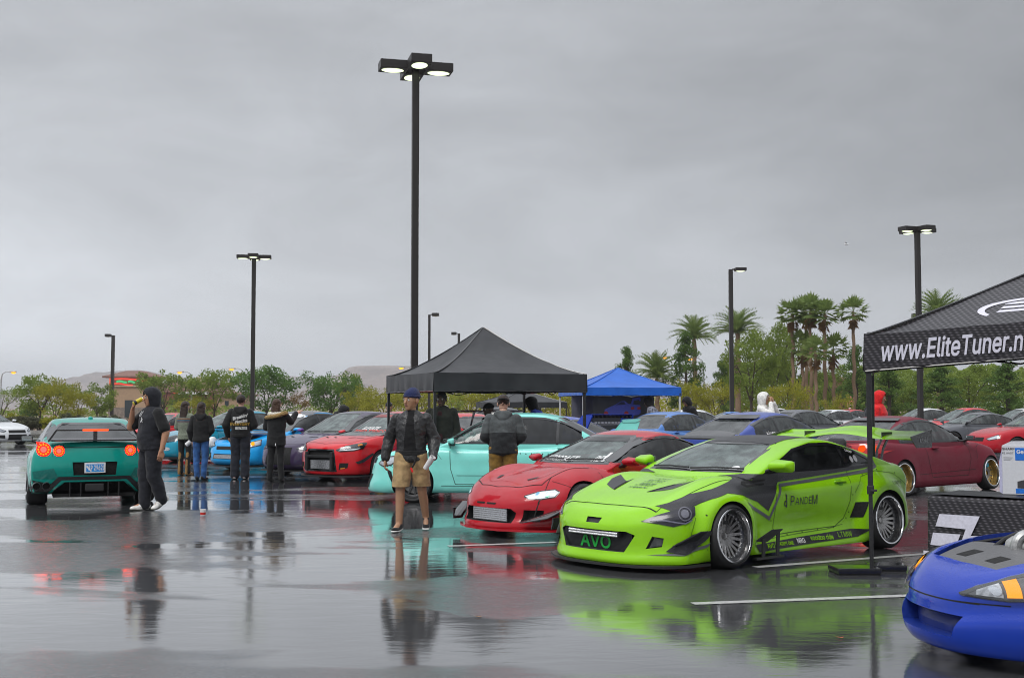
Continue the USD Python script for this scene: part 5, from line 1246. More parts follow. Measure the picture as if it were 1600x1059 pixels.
# side graphics: black shoulder with a notch, grey outline
G.lay('black_graphic', poly((1.95, 0.60), (1.62, 0.705), (1.38, 0.745), (1.10, 0.80), (0.78, 0.862), (0.35, 0.864), (-0.4, 0.868), (-1.25, 0.905), (-1.30, 0.885), (-1.05, 0.865), (-0.35, 0.822), (0.42, 0.775), (0.62, 0.50), (0.80, 0.60), (1.05, 0.675), (1.28, 0.705), (1.50, 0.66), (1.70, 0.60), (1.88, 0.545)), 'S', black_vinyl, 0.0025, both=True, size=0.04)
G.lay('grey_stripe', LineString([(1.0, 0.60), (0.80, 0.515), (0.595, 0.425), (0.385, 0.742), (-0.35, 0.785), (-1.10, 0.835), (-1.33, 0.885), (-1.33, 0.95)]).buffer(0.0165, cap_style='flat', join_style='mitre'), 'S', grey_vinyl, 0.003, both=True)
for s_, mt_ in (('PANDEM', black_vinyl),):
    G.write('P', 'L', (0.235, 0.585), 0.095, black_vinyl, False, 0.05, 0.9); G.write('ANDE', 'L', (0.055, 0.575), 0.072, black_vinyl, False, 0.05, 1.0); G.write('M', 'L', (-0.125, 0.58), 0.095, black_vinyl, False, 0.05, 0.9)
G.lay('emblem', shapely.union_all([affinity.scale(Point(0.345, 0.56).buffer(0.03), 0.8, 1).difference(affinity.scale(Point(0.345, 0.56).buffer(0.016), 0.8, 1)), poly((0.335, 0.52), (0.318, 0.52), (0.322, 0.64), (0.345, 0.665), (0.338, 0.62))]), 'L', black_vinyl, 0.004)
# skirt with lettering
G.lay('skirt_panel', poly((0.82, 0.115), (-0.80, 0.16), (-0.95, 0.235), (-0.72, 0.245), (0.55, 0.195), (0.85, 0.185)), 'S', black_vinyl, 0.004, both=True)
for t_, x_, hgt, b_ in (('AVO', 0.62, 0.040, True), ('CONCEPT ONE', 0.40, 0.030, True), ('NRG', 0.12, 0.045, True), ('voodoo ride', -0.22, 0.047, True), ('LTMW', -0.60, 0.055, False)):
    G.write(t_, 'L', (x_, 0.158 + (0.62 - x_) * 0.030), hgt, LIME if t_ != 'NRG' else WHITE, b_, 0.0, 1.0, rot=-0.028, off=0.009)
G.line([(0.42, 0.83), (0.50, 0.60), (0.52, 0.32), (0.46, 0.26), (-0.48, 0.285), (-0.62, 0.36), (-0.72, 0.55), (-0.755, 0.80), (-0.74, 0.87)], 'S')
G.line([(1.00, 0.20), (0.55, 0.23), (-0.35, 0.265), (-0.60, 0.30)], 'S', 0.004)
G.line([(1.72, 0.50), (1.78, 0.35), (1.72, 0.26), (1.62, 0.20)], 'S', 0.004)
G.line([(-0.80, 0.62), (-0.95, 0.78), (-1.25, 0.835), (-1.55, 0.80), (-1.78, 0.66)], 'S', 0.004)
G.lay('screw', shapely.union_all([Point(x, z).buffer(0.007, 4) for x, z in ((0.56, 0.40), (0.55, 0.245), (0.3, 0.25), (0.05, 0.258), (-0.2, 0.265), (-0.45, 0.275), (-0.66, 0.36), (-0.70, 0.42), (-0.76, 0.60), (-1.0, 0.80), (-1.3, 0.845), (-1.6, 0.80), (1.63, 0.52))]), 'S', GAP, 0.003, both=True, size=0.2)
for s in (1, -1):
    hnd = m3.Manifold.batch_hull([m3.Manifold.sphere(0.012, 8).translate((x, 0.845, 0.745)) for x in (-0.66, -0.48)]); hnd = hnd + m3.Manifold.batch_hull([m3.Manifold.sphere(0.006, 8).translate((x, 0.815, 0.745 + dz)) for x in (-0.63, -0.51) for dz in (-0.035, 0.02)])
    part(G.p, 'door_handle', tm(hnd) if s > 0 else mirror(hnd), LIME)
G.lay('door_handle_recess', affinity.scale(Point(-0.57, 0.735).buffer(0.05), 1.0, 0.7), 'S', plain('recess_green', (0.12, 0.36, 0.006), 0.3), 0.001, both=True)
# bonnet: shut line, vents, sponsor lines
G.line([(1.985, -0.62), (2.02, -0.35), (2.03, 0.0), (2.02, 0.35), (1.985, 0.62)], 'T', 0.010, both=False)
G.line([(1.985, 0.62), (1.72, 0.70), (1.40, 0.715), (1.0, 0.70)], 'T', 0.006)
VENT = poly((1.72, 0.16), (1.36, 0.30), (1.42, 0.27), (1.40, 0.42), (1.52, 0.46), (1.66, 0.42))
G.lay('bonnet_vent', poly((1.70, 0.22), (1.27, 0.36), (1.40, 0.345), (1.30, 0.53), (1.44, 0.52), (1.57, 0.46)), 'T', black_vinyl, 0.002, both=True, size=0.04)
G.lay('bonnet_vent_slot', poly((1.70, 0.22), (1.40, 0.318), (1.40, 0.345), (1.66, 0.265)), 'T', DARK_VOID, 0.004, both=True, size=0.04)
for k, (t_, hh) in enumerate(((None, 0.035), (None, 0.022), ('SEIBON', 0.032), (None, 0.022), (None, 0.03), (None, 0.02))):
    m = text_shape(t_, hh, True, 0.15, 1.25) if t_ else scribble(0.26 - 0.02 * (k % 3), hh * 0.7, 12, k); v = np.array(m.vertices)[:, :2]; v = np.column_stack([1.56 - 0.07 * k + v[:, 1] * -1.6 * -1, v[:, 0] * 1.0])
    kx = G.skin(trimesh.Trimesh(np.column_stack([v, np.zeros(len(v))]), m.faces, process=False), 'T', 0.004)
    if kx is not None: part(G.p, 'bonnet_lettering', kx, plain('dark_print', (0.03, 0.09, 0.05), 0.5), smooth=False)
G.lay('fender_vent', shapely.union_all([poly((0.96, 0.770), (0.62, 0.795), (0.62, 0.812), (0.92, 0.795)), poly((0.90, 0.742), (0.63, 0.758), (0.63, 0.772), (0.88, 0.760)), poly((0.96, 0.77), (0.92, 0.795), (0.88, 0.76), (0.90, 0.742))]), 'S', DARK_VOID, 0.005, both=True, size=0.03)
# lamps
HL = poly((0.33, 0.475), (0.44, 0.52), (0.60, 0.575), (0.76, 0.625), (0.83, 0.615), (0.84, 0.565), (0.79, 0.49), (0.66, 0.452), (0.50, 0.465))
HLo = poly((-0.255, 0.468), (-0.10, 0.53), (0.06, 0.575), (0.19, 0.605), (0.25, 0.60), (0.25, 0.53), (0.17, 0.455), (0.04, 0.425), (-0.10, 0.45))
hv = (48, 0.0)
lamps = G.lay('headlight', affinity.translate(affinity.scale(HLo, 1.0, 1.0), -0.95, -0.005), hv, smoked, 0.004, both=True, size=0.03)
for (vw, sg_), ll in zip((((48, 0.0), 1), ((-48, 0.0), -1)), lamps if isinstance(lamps, list) else [lamps]):
    ring = Point(-0.80 * 1, 0.535).buffer(0.062).difference(Point(-0.80, 0.535).buffer(0.052)); core = Point(-0.80, 0.535).buffer(0.036)
    strip = LineString([(-1.12, 0.476), (-0.98, 0.475), (-0.88, 0.46), (-0.80, 0.45), (-0.74, 0.48)]).buffer(0.006)
    f_ = (lambda q: q) if sg_ > 0 else G.flip
    G.lay('lamp_ring', f_(ring), vw, plain('lamp_ring', (0.13, 0.13, 0.16), 0.15), 0.007, parent=ll, size=0.04); G.lay('lamp_bulb', f_(core), vw, plain('projector', (0.10, 0.10, 0.13), 0.08, coat=1), 0.007, parent=ll, size=0.04); G.lay('lamp_strip', f_(strip), vw, plain('lamp_strip', (0.16, 0.16, 0.22), 0.2), 0.008, parent=ll, size=0.04)
G.lay('fog_lamp', FOG.buffer(-0.01), 'F', pane('fog_glass', (0.25, 0.28, 0.28), film=0.15), -0.02, both=True)
# grille: radiator with letters, light bar
gx = float(G.throw(np.array([(0.0, 0.27)]), 'F', 0.0)[0, 0]) - 0.075
part(G.p, 'radiator', box(gx - 0.02, gx - 0.01, -0.46, 0.46, 0.17, 0.36), plain('radiator_black', (0.010, 0.010, 0.011), 0.5))
part(G.p, 'radiator_slats', cat([box(gx - 0.011, gx - 0.005, -0.44, 0.44, 0.182 + 0.011 * k, 0.186 + 0.011 * k) for k in range(14)]), BLACK_PLASTIC, smooth=False)
av = plain('grille_green', (0.01, 0.42, 0.05), 0.5)
m = text_shape('AVO', 0.115, True, 0, 1.25); v = np.array(m.vertices); part(G.p, 'grille_lettering', trimesh.Trimesh(np.column_stack([np.full(len(v), gx + 0.0), v[:, 0] - 0.02, v[:, 1] + 0.185]), m.faces, process=False), av, smooth=False)
LB = part(G.p, 'light_bar', rbox(gx - 0.02, gx + 0.055, -0.34, 0.34, 0.302, 0.358, 0.006), BLACK_PLASTIC)
part(LB, 'light_cells', cat([moved(trimesh.creation.icosphere(1, 0.0105), (gx + 0.056, -0.325 + 0.0185 * k, 0.318 + 0.024 * j), s=1) for k in range(36) for j in range(2)]), plain('light_cell', (0.85, 0.86, 0.9), 0.15, metal=0.4))
# fix of parts into their places: lamps follow scale about own centre
spl = []
outline = [(1.55, 0.90), (1.82, 0.89), (2.05, 0.78), (2.21, 0.54), (2.285, 0.25), (2.30, 0.0)]
outl = outline + [(x, -y) for x, y in outline[::-1]]
part(G.p, 'front_splitter', prism(Polygon(outl), 0.022, 'z', 0.045), BLACK_PLASTIC)
for s in (1, -1):
    can = Polygon([(1.98, 0.19), (1.90, 0.27), (1.78, 0.345), (1.62, 0.385), (1.60, 0.36), (1.66, 0.30), (1.74, 0.215), (1.84, 0.165)])
    sk = G.skin(can, 'L' if s > 0 else 'R', 0.012, 0.04); part(G.p, 'canard', sk, black_vinyl, smooth=True)
    fin = tm(m3.Manifold.batch_hull([m3.Manifold.cube((0.16, 0.006, 0.01), True).translate((1.88, s * 0.80, 0.245)), m3.Manifold.cube((0.10, 0.006, 0.01), True).translate((1.70, s * 0.955, 0.375)), m3.Manifold.cube((0.04, 0.006, 0.01), True).translate((1.70, s * 0.90, 0.30))]))
    part(G.p, 'canard_blade', fin, black_vinyl)
    gs = G.skin(poly((2.10, 0.16), (1.85, 0.155), (1.62, 0.235), (1.60, 0.27), (1.85, 0.185)), 'L' if s > 0 else 'R', 0.005); part(G.p, 'grey_flash', gs, grey_vinyl, smooth=True)
    fl = [m3.Manifold.batch_hull([m3.Manifold.cube((0.03, 0.012, 0.01), True).translate((0.90, s * 0.925, 0.235)), m3.Manifold.cube((0.16, 0.012, 0.01), True).translate((0.62, s * 0.945, 0.325)), m3.Manifold.cube((0.05, 0.012, 0.02), True).translate((0.78, s * 0.925, 0.225))])]
    for x in (0.82, 0.60): fl.append(m3.Manifold.batch_hull([m3.Manifold.cube((0.045, 0.012, 0.02), True).translate((x, s * 0.93, 0.07)), m3.Manifold.cube((0.045, 0.012, 0.02), True).translate((x + 0.0, s * 0.94, 0.30 if x < 0.7 else 0.24))]))
    fl.append(m3.Manifold.cube((0.42, 0.05, 0.02), True).translate((0.72, s * 0.92, 0.062)))
    part(G.p, 'skirt_winglet', tm(m3.Manifold.batch_boolean(fl, m3.OpType.Add)), BLACK_PLASTIC)
    sc_ = poly((-0.72, 0.36), (-0.86, 0.36), (-0.93, 0.52), (-0.80, 0.52)); G.lay('duct', sc_, 'L' if s > 0 else 'R', DARK_VOID, 0.004)
    lst = [m3.Manifold.cube((0.05, 0.012, 0.05), True).translate((-1.80, s * 0.53, 0.93))]
    for a in ((-1.70, 0.93, -1.86, 1.22), (-1.80, 0.92, -1.98, 1.215)):
        xm = (a[0] + a[2]) / 2 + 0.07; zm = (a[1] + a[3]) / 2 - 0.02
        for q in (((a[0], a[1]), (xm - 0.02, zm)), ((xm - 0.02, zm), (a[2], a[3]))): lst.append(m3.Manifold.batch_hull([m3.Manifold.cube((0.03, 0.012, 0.014), True).translate((q[0][0], s * 0.53, q[0][1])), m3.Manifold.cube((0.026, 0.012, 0.014), True).translate((q[1][0], s * 0.53, q[1][1]))]))
    lst.append(m3.Manifold.cube((0.20, 0.012, 0.04), True).translate((-1.92, s * 0.53, 1.22)))
    part(G.p, 'wing_stay', tm(m3.Manifold.batch_boolean(lst, m3.OpType.Add)), GLOSS_BLACK)
# wing
n = 40; V, F = [], []
foil = [(0.0, 0.0), (0.05, 0.020), (0.14, 0.026), (0.26, 0.018), (0.34, 0.040), (0.345, 0.034), (0.26, 0.002), (0.14, -0.010), (0.05, -0.012)]
for i in range(n + 1):
    y = -0.95 + 1.90 * i / n; droop = 0.030 * math.cos(min(1, abs(y) / 0.62) * math.pi) ; zc = 1.235 - 0.018 + droop * 0.9
    for fx, fz in foil: V.append((-1.78 - fx, y, zc + fz + (fx - 0.2) * 0.15))
k = len(foil)
for i in range(n):
    for j in range(k): a, b = i * k + j, i * k + (j + 1) % k; F += [(a, b, b + k), (a, b + k, a + k)]
for j in range(1, k - 1): F += [(0, j + 1, j), (n * k, n * k + j, n * k + j + 1)]
wm = trimesh.Trimesh(V, F, process=False)
if wm.volume < 0: wm.invert()
WG = part(G.p, 'rear_wing', wm, LIME)
for s in (1, -1):
    ep = part(WG, 'end_plate', prism(Polygon([(-1.72, 1.195), (-2.16, 1.275), (-2.15, 1.07), (-1.84, 1.07)]), 0.008, 'y', s * 0.955 - 0.004), GLOSS_BLACK)
m = scribble(0.17, 0.045, 9, 4); v = np.array(m.vertices); part(WG, 'wing_lettering', trimesh.Trimesh(np.column_stack([-1.985 - v[:, 0], np.full(len(v), 0.963), v[:, 1] + 1.13]), m.faces[:, ::-1], process=False), WHITE, smooth=False)
door_mirror(G, 0.55, 0.80, 0.945, LIME, 1.35)
G.lay('window_sticker', shapely.union_all([affinity.scale(Point(-0.92, 0.965).buffer(0.033), 0.9, 1), affinity.scale(Point(-1.0, 0.97).buffer(0.037), 0.9, 1)]), 'L', plain('sticker_grey', (0.40, 0.40, 0.42), 0.5), 0.001)
G.write('PANDEM', 'L', (-0.91, 1.085), 0.03, LIME, True, 0, 1, rot=-0.25, off=0.002); G.write('Concept', 'L', (-0.93, 1.045), 0.022, WHITE, True, 0, 1, rot=-0.2, off=0.002)
G.lay('tax_disc', affinity.scale(Point(0.5, 0.91).buffer(0.045), 1, 0.5), 'F', WHITE, 0.0); G.write('T.CONCEPTS', 'L', (-1.52, 0.70), 0.028, GAP, False, 0, 1.2)
G.lay('tail_lamp', poly((0.42, 0.62), (0.80, 0.66), (0.80, 0.78), (0.46, 0.76)), 'B', red_lens, 0.004, both=True)

# ---------------------------------------------------------------- what every other car shares
def auto_dlo(c, x0, x1, drop=0.085, low=0.02, cut=None):
    r = curve(c['roof']); xs = np.linspace(x0, x1, 24); zt = r(xs) - drop; b = c['belt'] + low
    zt = np.maximum(zt, b + 0.004)
    p = Polygon(list(zip(xs, zt)) + [(x1, b), (x0, b)]).buffer(-0.012).buffer(0.012)
    return max(getattr(p, 'geoms', [p]), key=lambda g_: g_.area)
def auto_wind(c, x, top, rear=False, side=0.085, low=None):
    b = c['belt'] + 0.02 if low is None else low; yb = curve(c['yb'])
    w0 = float(yb(x)) - side; dz = top - c['belt']; w1 = w0 - c['tumble'] * dz - 0.25 * dz * dz - 0.01
    return poly((-w0, b), (w0, b), (w1 + 0.01, top - 0.03), (w1 - 0.05, top), (-w1 + 0.05, top), (-w1 - 0.01, top - 0.03))
def dress(C, dlo, wind, rearw, pillars=(), doors=(), handles=(), split=None, glass=GLASS, side_glass=GLASS_DARK, trim=GLOSS_BLACK, mirror_at=None, mirror_mat=None, rear_seats=True, wheels=(1, 1, 1, 1), cam=0.02, wh=None, mir=1.0, gap_w=0.007):
    c = C.c
    for k, (x, s) in enumerate(((c['wb'] / 2, 1), (c['wb'] / 2, -1), (-c['wb'] / 2, 1), (-c['wb'] / 2, -1))): wheel(C, x, s, c, face=bool(wheels[k]), camber=cam)
    C.windows('F', wind, glass, 'windscreen', 0.018, both=False); C.windows('B', rearw, side_glass, 'rear_window', 0.02, both=False); 
    if split:
        C.windows('S', dlo.intersection(sbox(split, 0, 3, 3)), GLASS, 'side_window', 0.02, frame_mat=trim); C.windows('S', dlo.intersection(sbox(-3, 0, split, 3)), side_glass, 'side_window', 0.02, frame_mat=trim)
    else: C.windows('S', dlo, side_glass, 'side_window', 0.02, frame_mat=trim)
    cabin(C, rear=rear_seats)
    for x in pillars: C.line([(x, c['belt'] - 0.01), (x - 0.02, curve(c['roof'])(x) - 0.05)], 'S', 0.045, mt=trim, name='window_pillar', off=0.001)
    for d in doors: C.line(d, 'S', gap_w)
    for x, z in handles:
        for s in (1, -1):
            P = C.throw(np.array([(x - 0.08, z), (x + 0.08, z)]), 'L' if s > 0 else 'R', 0.03)
            if not np.isnan(P).any(): part(C.p, 'door_handle', tm(m3.Manifold.batch_hull([m3.Manifold.sphere(0.014, 8).translate(tuple(q)) for q in P] + [m3.Manifold.sphere(0.010, 8).translate((q[0], q[1] - s * 0.03, q[2])) for q in P])), c['paint'])
    wb_ = c['belt'] + 0.035; wiper(C, 0.05, 0.55, wb_, wb_ + 0.01); wiper(C, -0.50, 0.0, wb_, wb_ + 0.008)
    if mirror_at: door_mirror(C, *mirror_at, mirror_mat or c['paint'], mir)
def front_face(C, grille=None, lamps=None, lamp_mat=reflector, lower=None, fogs=None, yaw=35, gdepth=None):
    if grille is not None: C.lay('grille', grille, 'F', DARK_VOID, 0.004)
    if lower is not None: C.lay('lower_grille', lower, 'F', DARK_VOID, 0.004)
    if lamps is not None:
        for vw, pl in (((yaw,), lamps), ((-yaw,), C.flip(lamps))):
            L_ = C.lay('headlight', pl, vw, lamp_mat, 0.003)
            C.lay('lamp_glass', pl.buffer(0.006), vw, LENS, 0.012, parent=L_ if isinstance(L_, str) else None)
            if isinstance(L_, str): C.lay('lamp_surround', pl.buffer(0.012).difference(pl.buffer(-0.006)), vw, GLOSS_BLACK, 0.006, parent=L_)
    if fogs is not None: C.lay('fog_lamp', fogs, 'F', GLOSS_BLACK, 0.004, both=True)
def finish(C, c_, dl, wi, rw): pass
SED = dict(wb=2.65, nose=2.28, tail=-2.22, half_w=0.88, belt=0.93, roof_z=1.45, tumble=0.40,
           top=[(-2.22, 0.98), (-1.9, 1.0), (-1.5, 0.99), (-0.6, 0.94), (0.4, 0.92), (0.95, 0.93), (1.25, 0.90), (1.8, 0.80), (2.1, 0.71), (2.28, 0.62)],
           bot=[(-2.2, 0.28), (-1.8, 0.20), (-1.2, 0.16), (1.3, 0.15), (2.28, 0.15)],
           half=[(-2.22, 0.84), (-1.4, 0.88), (0.0, 0.87), (1.3, 0.88), (2.28, 0.84)], bumps=[(1.3, 0.03, 0.5, 0.85, 0.2)], sides=[lambda x, z: 0.014 * np.exp(-((z - 0.79 - 0.02 * x * -1) / 0.03) ** 2) * (np.abs(x) < 1.9), lambda x, z: -0.014 * np.exp(-((z - 0.42) / 0.05) ** 2) * (np.abs(x) < 0.95)],
           roof=[(1.18, 0.86), (0.95, 0.96), (0.55, 1.18), (0.25, 1.335), (0.0, 1.415), (-0.3, 1.45), (-0.7, 1.445), (-1.05, 1.395), (-1.35, 1.27), (-1.65, 1.10), (-1.85, 0.985), (-1.92, 0.92)],
           yb=[(-1.95, 0.70), (-1.2, 0.78), (0.0, 0.80), (1.2, 0.74)], bow=(0.18, 0.12), mid=-0.2)
CPE = dict(SED, wb=2.6, roof_z=1.34, belt=0.90,
           top=[(-2.2, 0.95), (-1.9, 0.965), (-1.4, 0.95), (-0.6, 0.91), (0.6, 0.88), (1.0, 0.88), (1.4, 0.83), (1.85, 0.73), (2.1, 0.65), (2.28, 0.56)],
           roof=[(1.05, 0.84), (0.85, 0.92), (0.45, 1.11), (0.1, 1.255), (-0.15, 1.315), (-0.45, 1.34), (-0.8, 1.315), (-1.15, 1.225), (-1.5, 1.08), (-1.8, 0.96), (-1.9, 0.90)])
def build(name, label, pos, hd, c, pillars, doors, handles, dl=(0.9, -1.6), wind_top=None, group=None, **kw):
    rz_ = c['roof_z']; r = curve(c['roof'])
    dlo = c.get('dlo') or auto_dlo(c, *dl); wi = auto_wind(c, 0.9, wind_top or rz_ - 0.075); rw = auto_wind(c, -1.6, rz_ - 0.10, True, low=c['belt'] + 0.075)
    c['holes'] = [('F', wi), ('S', dlo), ('B', rw)]
    C = Car(name, label, pos, hd, c, group)
    dress(C, dlo, wi, rw, pillars, doors, handles, **kw); C.dlo = dlo
    return C
RED2 = paint('candy_red_paint', (0.42, 0.006, 0.016), 0.28, drops=0.8)
REDB = paint('bright_red_paint', (0.62, 0.014, 0.022), 0.28, drops=0.7)
MINT = paint('mint_paint', (0.23, 0.74, 0.66), 0.30, drops=0.35)
TEAL = paint('teal_paint', (0.008, 0.27, 0.40), 0.28, drops=0.4); SKYB = paint('sky_blue_paint', (0.012, 0.36, 0.80), 0.28, drops=0.4)
PURP = paint('dark_purple_paint', (0.040, 0.026, 0.065), 0.3, drops=0.6); PURPB = paint('purple_paint', (0.13, 0.03, 0.26), 0.28)
EMER = paint('emerald_paint', (0.004, 0.29, 0.235), 0.22, drops=0.3); MAROON = paint('matte_maroon_paint', (0.155, 0.012, 0.026), 0.48, 0.3, drops=0.7)
ROYAL = paint('royal_blue_paint', (0.010, 0.045, 0.40), 0.26, drops=2.4); STEELB = paint('steel_blue_paint', (0.075, 0.20, 0.52), 0.36, drops=0.4); DKBLUE = paint('deep_blue_paint', (0.052, 0.085, 0.34), 0.34, drops=0.6)
WHITEP = paint('white_paint', (0.72, 0.74, 0.76), 0.28, drops=0.3); GREYP = paint('grey_paint', (0.10, 0.105, 0.12), 0.32, drops=0.4); BLACKP = paint('black_paint', (0.02, 0.022, 0.026), 0.3, drops=0.4)
DOOR4 = [[(0.72, 0.92), (0.70, 0.55), (0.62, 0.30), (-0.28, 0.30), (-0.32, 0.6), (-0.30, 0.94)], [(-0.28, 0.30), (-0.95, 0.32), (-1.10, 0.60), (-1.25, 0.75), (-1.35, 0.98)]]
DOOR2 = [[(0.70, 0.88), (0.68, 0.5), (0.58, 0.27), (-0.50, 0.28), (-0.66, 0.5), (-0.70, 0.92)]]

# ---------------------------------------------------------------- candy red sports coupe behind the lime one
c = spec(paint=RED2, cell=0.036, wb=2.425, nose=2.10, tail=-2.0, wz=0.31, track=1.56, half_w=0.90, belt=0.83, roof_z=1.235, tumble=0.50, rim_mat=GUNMETAL,
         top=[(-2.0, 0.84), (-1.7, 0.87), (-1.2, 0.86), (-0.4, 0.83), (0.5, 0.81), (0.85, 0.80), (1.2, 0.765), (1.6, 0.675), (1.9, 0.555), (2.05, 0.47), (2.10, 0.43)], bot=[(-2, 0.22), (-1.2, 0.13), (1.2, 0.11), (2.1, 0.10)],
         front=[(0, 0.0), (0.15, 0.0), (0.35, 0.06), (0.6, 0.05), (0.8, 0.08), (1, 0.22)], plan_f=(0.50, 2.6), plan_r=(0.25, 2.6), half=[(-2, 0.80), (-1.3, 0.90), (0.0, 0.855), (1.2, 0.885), (2.1, 0.84)],
         sect=[(0, 0.95), (0.1, 0.97), (0.45, 1.0), (0.72, 0.98), (0.9, 0.92), (1, 0.84)], bumps=[(1.2, 0.075, 0.42, 0.80, 0.22), (-1.2, 0.05, 0.4, 0.85, 0.2), (1.3, -0.02, 0.4, 0.45, 0.18)], crown=0.06, round=4,
         roof=[(0.92, 0.77), (0.75, 0.87), (0.4, 1.02), (0.05, 1.155), (-0.2, 1.215), (-0.45, 1.235), (-0.75, 1.215), (-1.1, 1.12), (-1.5, 0.97), (-1.8, 0.87), (-1.88, 0.82)], yb=[(-1.9, 0.60), (-1.2, 0.73), (-0.3, 0.775), (0.9, 0.71)], bow=(0.24, 0.2), mid=-0.2)
MOUTH = poly((-0.46, 0.30), (-0.40, 0.345), (0.40, 0.345), (0.46, 0.30), (0.43, 0.18), (-0.43, 0.18)); DUCT = poly((0.52, 0.19), (0.70, 0.20), (0.72, 0.33), (0.54, 0.335))
c['pockets'] = [('F', MOUTH, 0.10), ('F', DUCT, 0.10), ('F', affinity.scale(DUCT, -1, 1, origin=(0, 0)), 0.10)]
hd = math.radians(220); RX = build('red_sports_coupe', 'candy red low sports coupe with black canards, between the mint and lime cars', (1.24, 15.98), hd, c, (), [[(0.62, 0.82), (0.60, 0.5), (0.52, 0.26), (-0.50, 0.27), (-0.68, 0.5), (-0.66, 0.84)], [(0.88, 0.80), (0.84, 0.58)]], [], dl=(0.62, -1.05), rear_seats=False, mirror_at=(0.48, 0.78, 0.875), mir=1.15, cam=0.05)
mx = float(RX.throw(np.array([(0.0, 0.26)]), 'F', 0.0)[0, 0]) - 0.06
ic = part(RX.p, 'intercooler', box(mx - 0.02, mx, -0.30, 0.34, 0.19, 0.335), STEEL)
part(ic, 'fins', cat([box(mx, mx + 0.006, -0.29, 0.33, 0.20 + 0.024 * k, 0.211 + 0.024 * k) for k in range(6)]), CHROME, smooth=False)
HLr = poly((-0.20, 0.50), (-0.02, 0.555), (0.14, 0.575), (0.19, 0.55), (0.15, 0.50), (0.0, 0.475), (-0.14, 0.478))
for vw, pl in (((30,), affinity.translate(HLr, 0.62, -0.01)), ((-30,), RX.flip(affinity.translate(HLr, 0.62, -0.01)))):
    L_ = RX.lay('headlight', pl, vw, white_lamp, 0.004, size=0.03)
    cx, cy = pl.centroid.x, pl.centroid.y; sg = 1 if vw[0] > 0 else -1
    for dx, col, nm in ((0.05, (0.08, 0.55, 0.35), 'lamp_green'), (-0.06, (0.12, 0.40, 0.62), 'lamp_blue')): RX.lay('lamp_bulb', Point(cx + sg * dx, cy).buffer(0.03), vw, plain(nm, col, 0.1, coat=1), 0.007, parent=L_, size=0.04)
    RX.lay('lamp_surround', pl.buffer(0.012).difference(pl.buffer(-0.004)), vw, GLOSS_BLACK, 0.002, parent=L_)
RX.lay('nose_slot', poly((-0.18, 0.405), (-0.02, 0.405), (-0.02, 0.385), (-0.17, 0.385)), 'F', DARK_VOID, 0.003, both=True)
RX.line([(1.66, -0.60), (1.80, -0.35), (1.845, 0.0), (1.80, 0.35), (1.66, 0.60), (1.2, 0.62), (0.95, 0.66)], 'T', 0.010, both=False); RX.line([(1.66, -0.60), (1.2, -0.62), (0.95, -0.66)], 'T', 0.010, both=False)
RX.line([(1.95, 0.58), (1.72, 0.70), (1.55, 0.62), (1.50, 0.60)], 'T', 0.009)
RX.lay('bonnet_vent', poly((1.62, 0.30), (1.50, 0.36), (1.47, 0.32), (1.60, 0.26)), 'T', BLACK_PLASTIC, 0.004, both=True)
RX.lay('fender_gap', LineString([(1.55, 0.66), (1.40, 0.58), (1.30, 0.62)]).buffer(0.003), 'S', GAP, 0.002, both=True)
RX.write('AUTOCRAFT', 'F', (-0.17, 0.885), 0.060, WHITE, True, 0.15, 1.35, off=0.0); RX.write('RE', 'F', (0.45, 0.895), 0.06, WHITE, True, 0.1, off=0.0); RX.lay('sticker', poly((0.53, 0.86), (0.56, 0.86), (0.50, 0.97), (0.47, 0.97)), 'F', WHITE, -0.001)
RX.lay('sun_strip', poly((-0.50, 1.155), (0.50, 1.155), (0.525, 1.10), (-0.525, 1.10)), 'F', GLASS_DARK, 0.001)
for s in (1, -1):
    lip = [(2.12, 0.0), (2.09, 0.30), (1.97, 0.58), (1.80, 0.80), (1.62, 0.90), (1.60, 0.84), (1.85, 0.55), (1.95, 0.0)]
    part(RX.p, 'front_lip', prism(Polygon([(x, s * y) for x, y in lip]), 0.025, 'z', 0.085), RED2)
    part(RX.p, 'canard', tm(m3.Manifold.batch_hull([m3.Manifold.cube((0.06, 0.05, 0.01), True).translate((1.98, s * 0.62, 0.20)), m3.Manifold.cube((0.05, 0.10, 0.01), True).translate((1.62, s * 0.90, 0.34)), m3.Manifold.cube((0.03, 0.06, 0.01), True).translate((1.80, s * 0.84, 0.25))])), GLOSS_BLACK)
    part(RX.p, 'canard_end', tm(m3.Manifold.batch_hull([m3.Manifold.cube((0.14, 0.012, 0.01), True).translate((1.74, s * 0.93, 0.14)), m3.Manifold.cube((0.20, 0.012, 0.05), True).translate((1.70, s * 0.95, 0.24))])), GLOSS_BLACK)
wing_r = lambda C, x, z, w, ch, mt, nm='rear_wing', th=0.022: part(C.p, nm, tm(m3.Manifold.batch_hull([m3.Manifold.cube((0.02, w, th), True).translate((x + ch / 2, 0, z)), m3.Manifold.cube((ch * 0.5, w, th * 1.3), True).translate((x, 0, z + 0.006)), m3.Manifold.cube((0.02, w, th * 0.5), True).translate((x - ch / 2, 0, z + 0.03))])), mt)
wing_r(RX, -1.86, 1.10, 1.55, 0.30, black_vinyl)
for s in (1, -1): part(RX.p, 'wing_stay', box(-1.95, -1.78, s * 0.45 - 0.006, s * 0.45 + 0.006, 0.84, 1.10), GLOSS_BLACK)

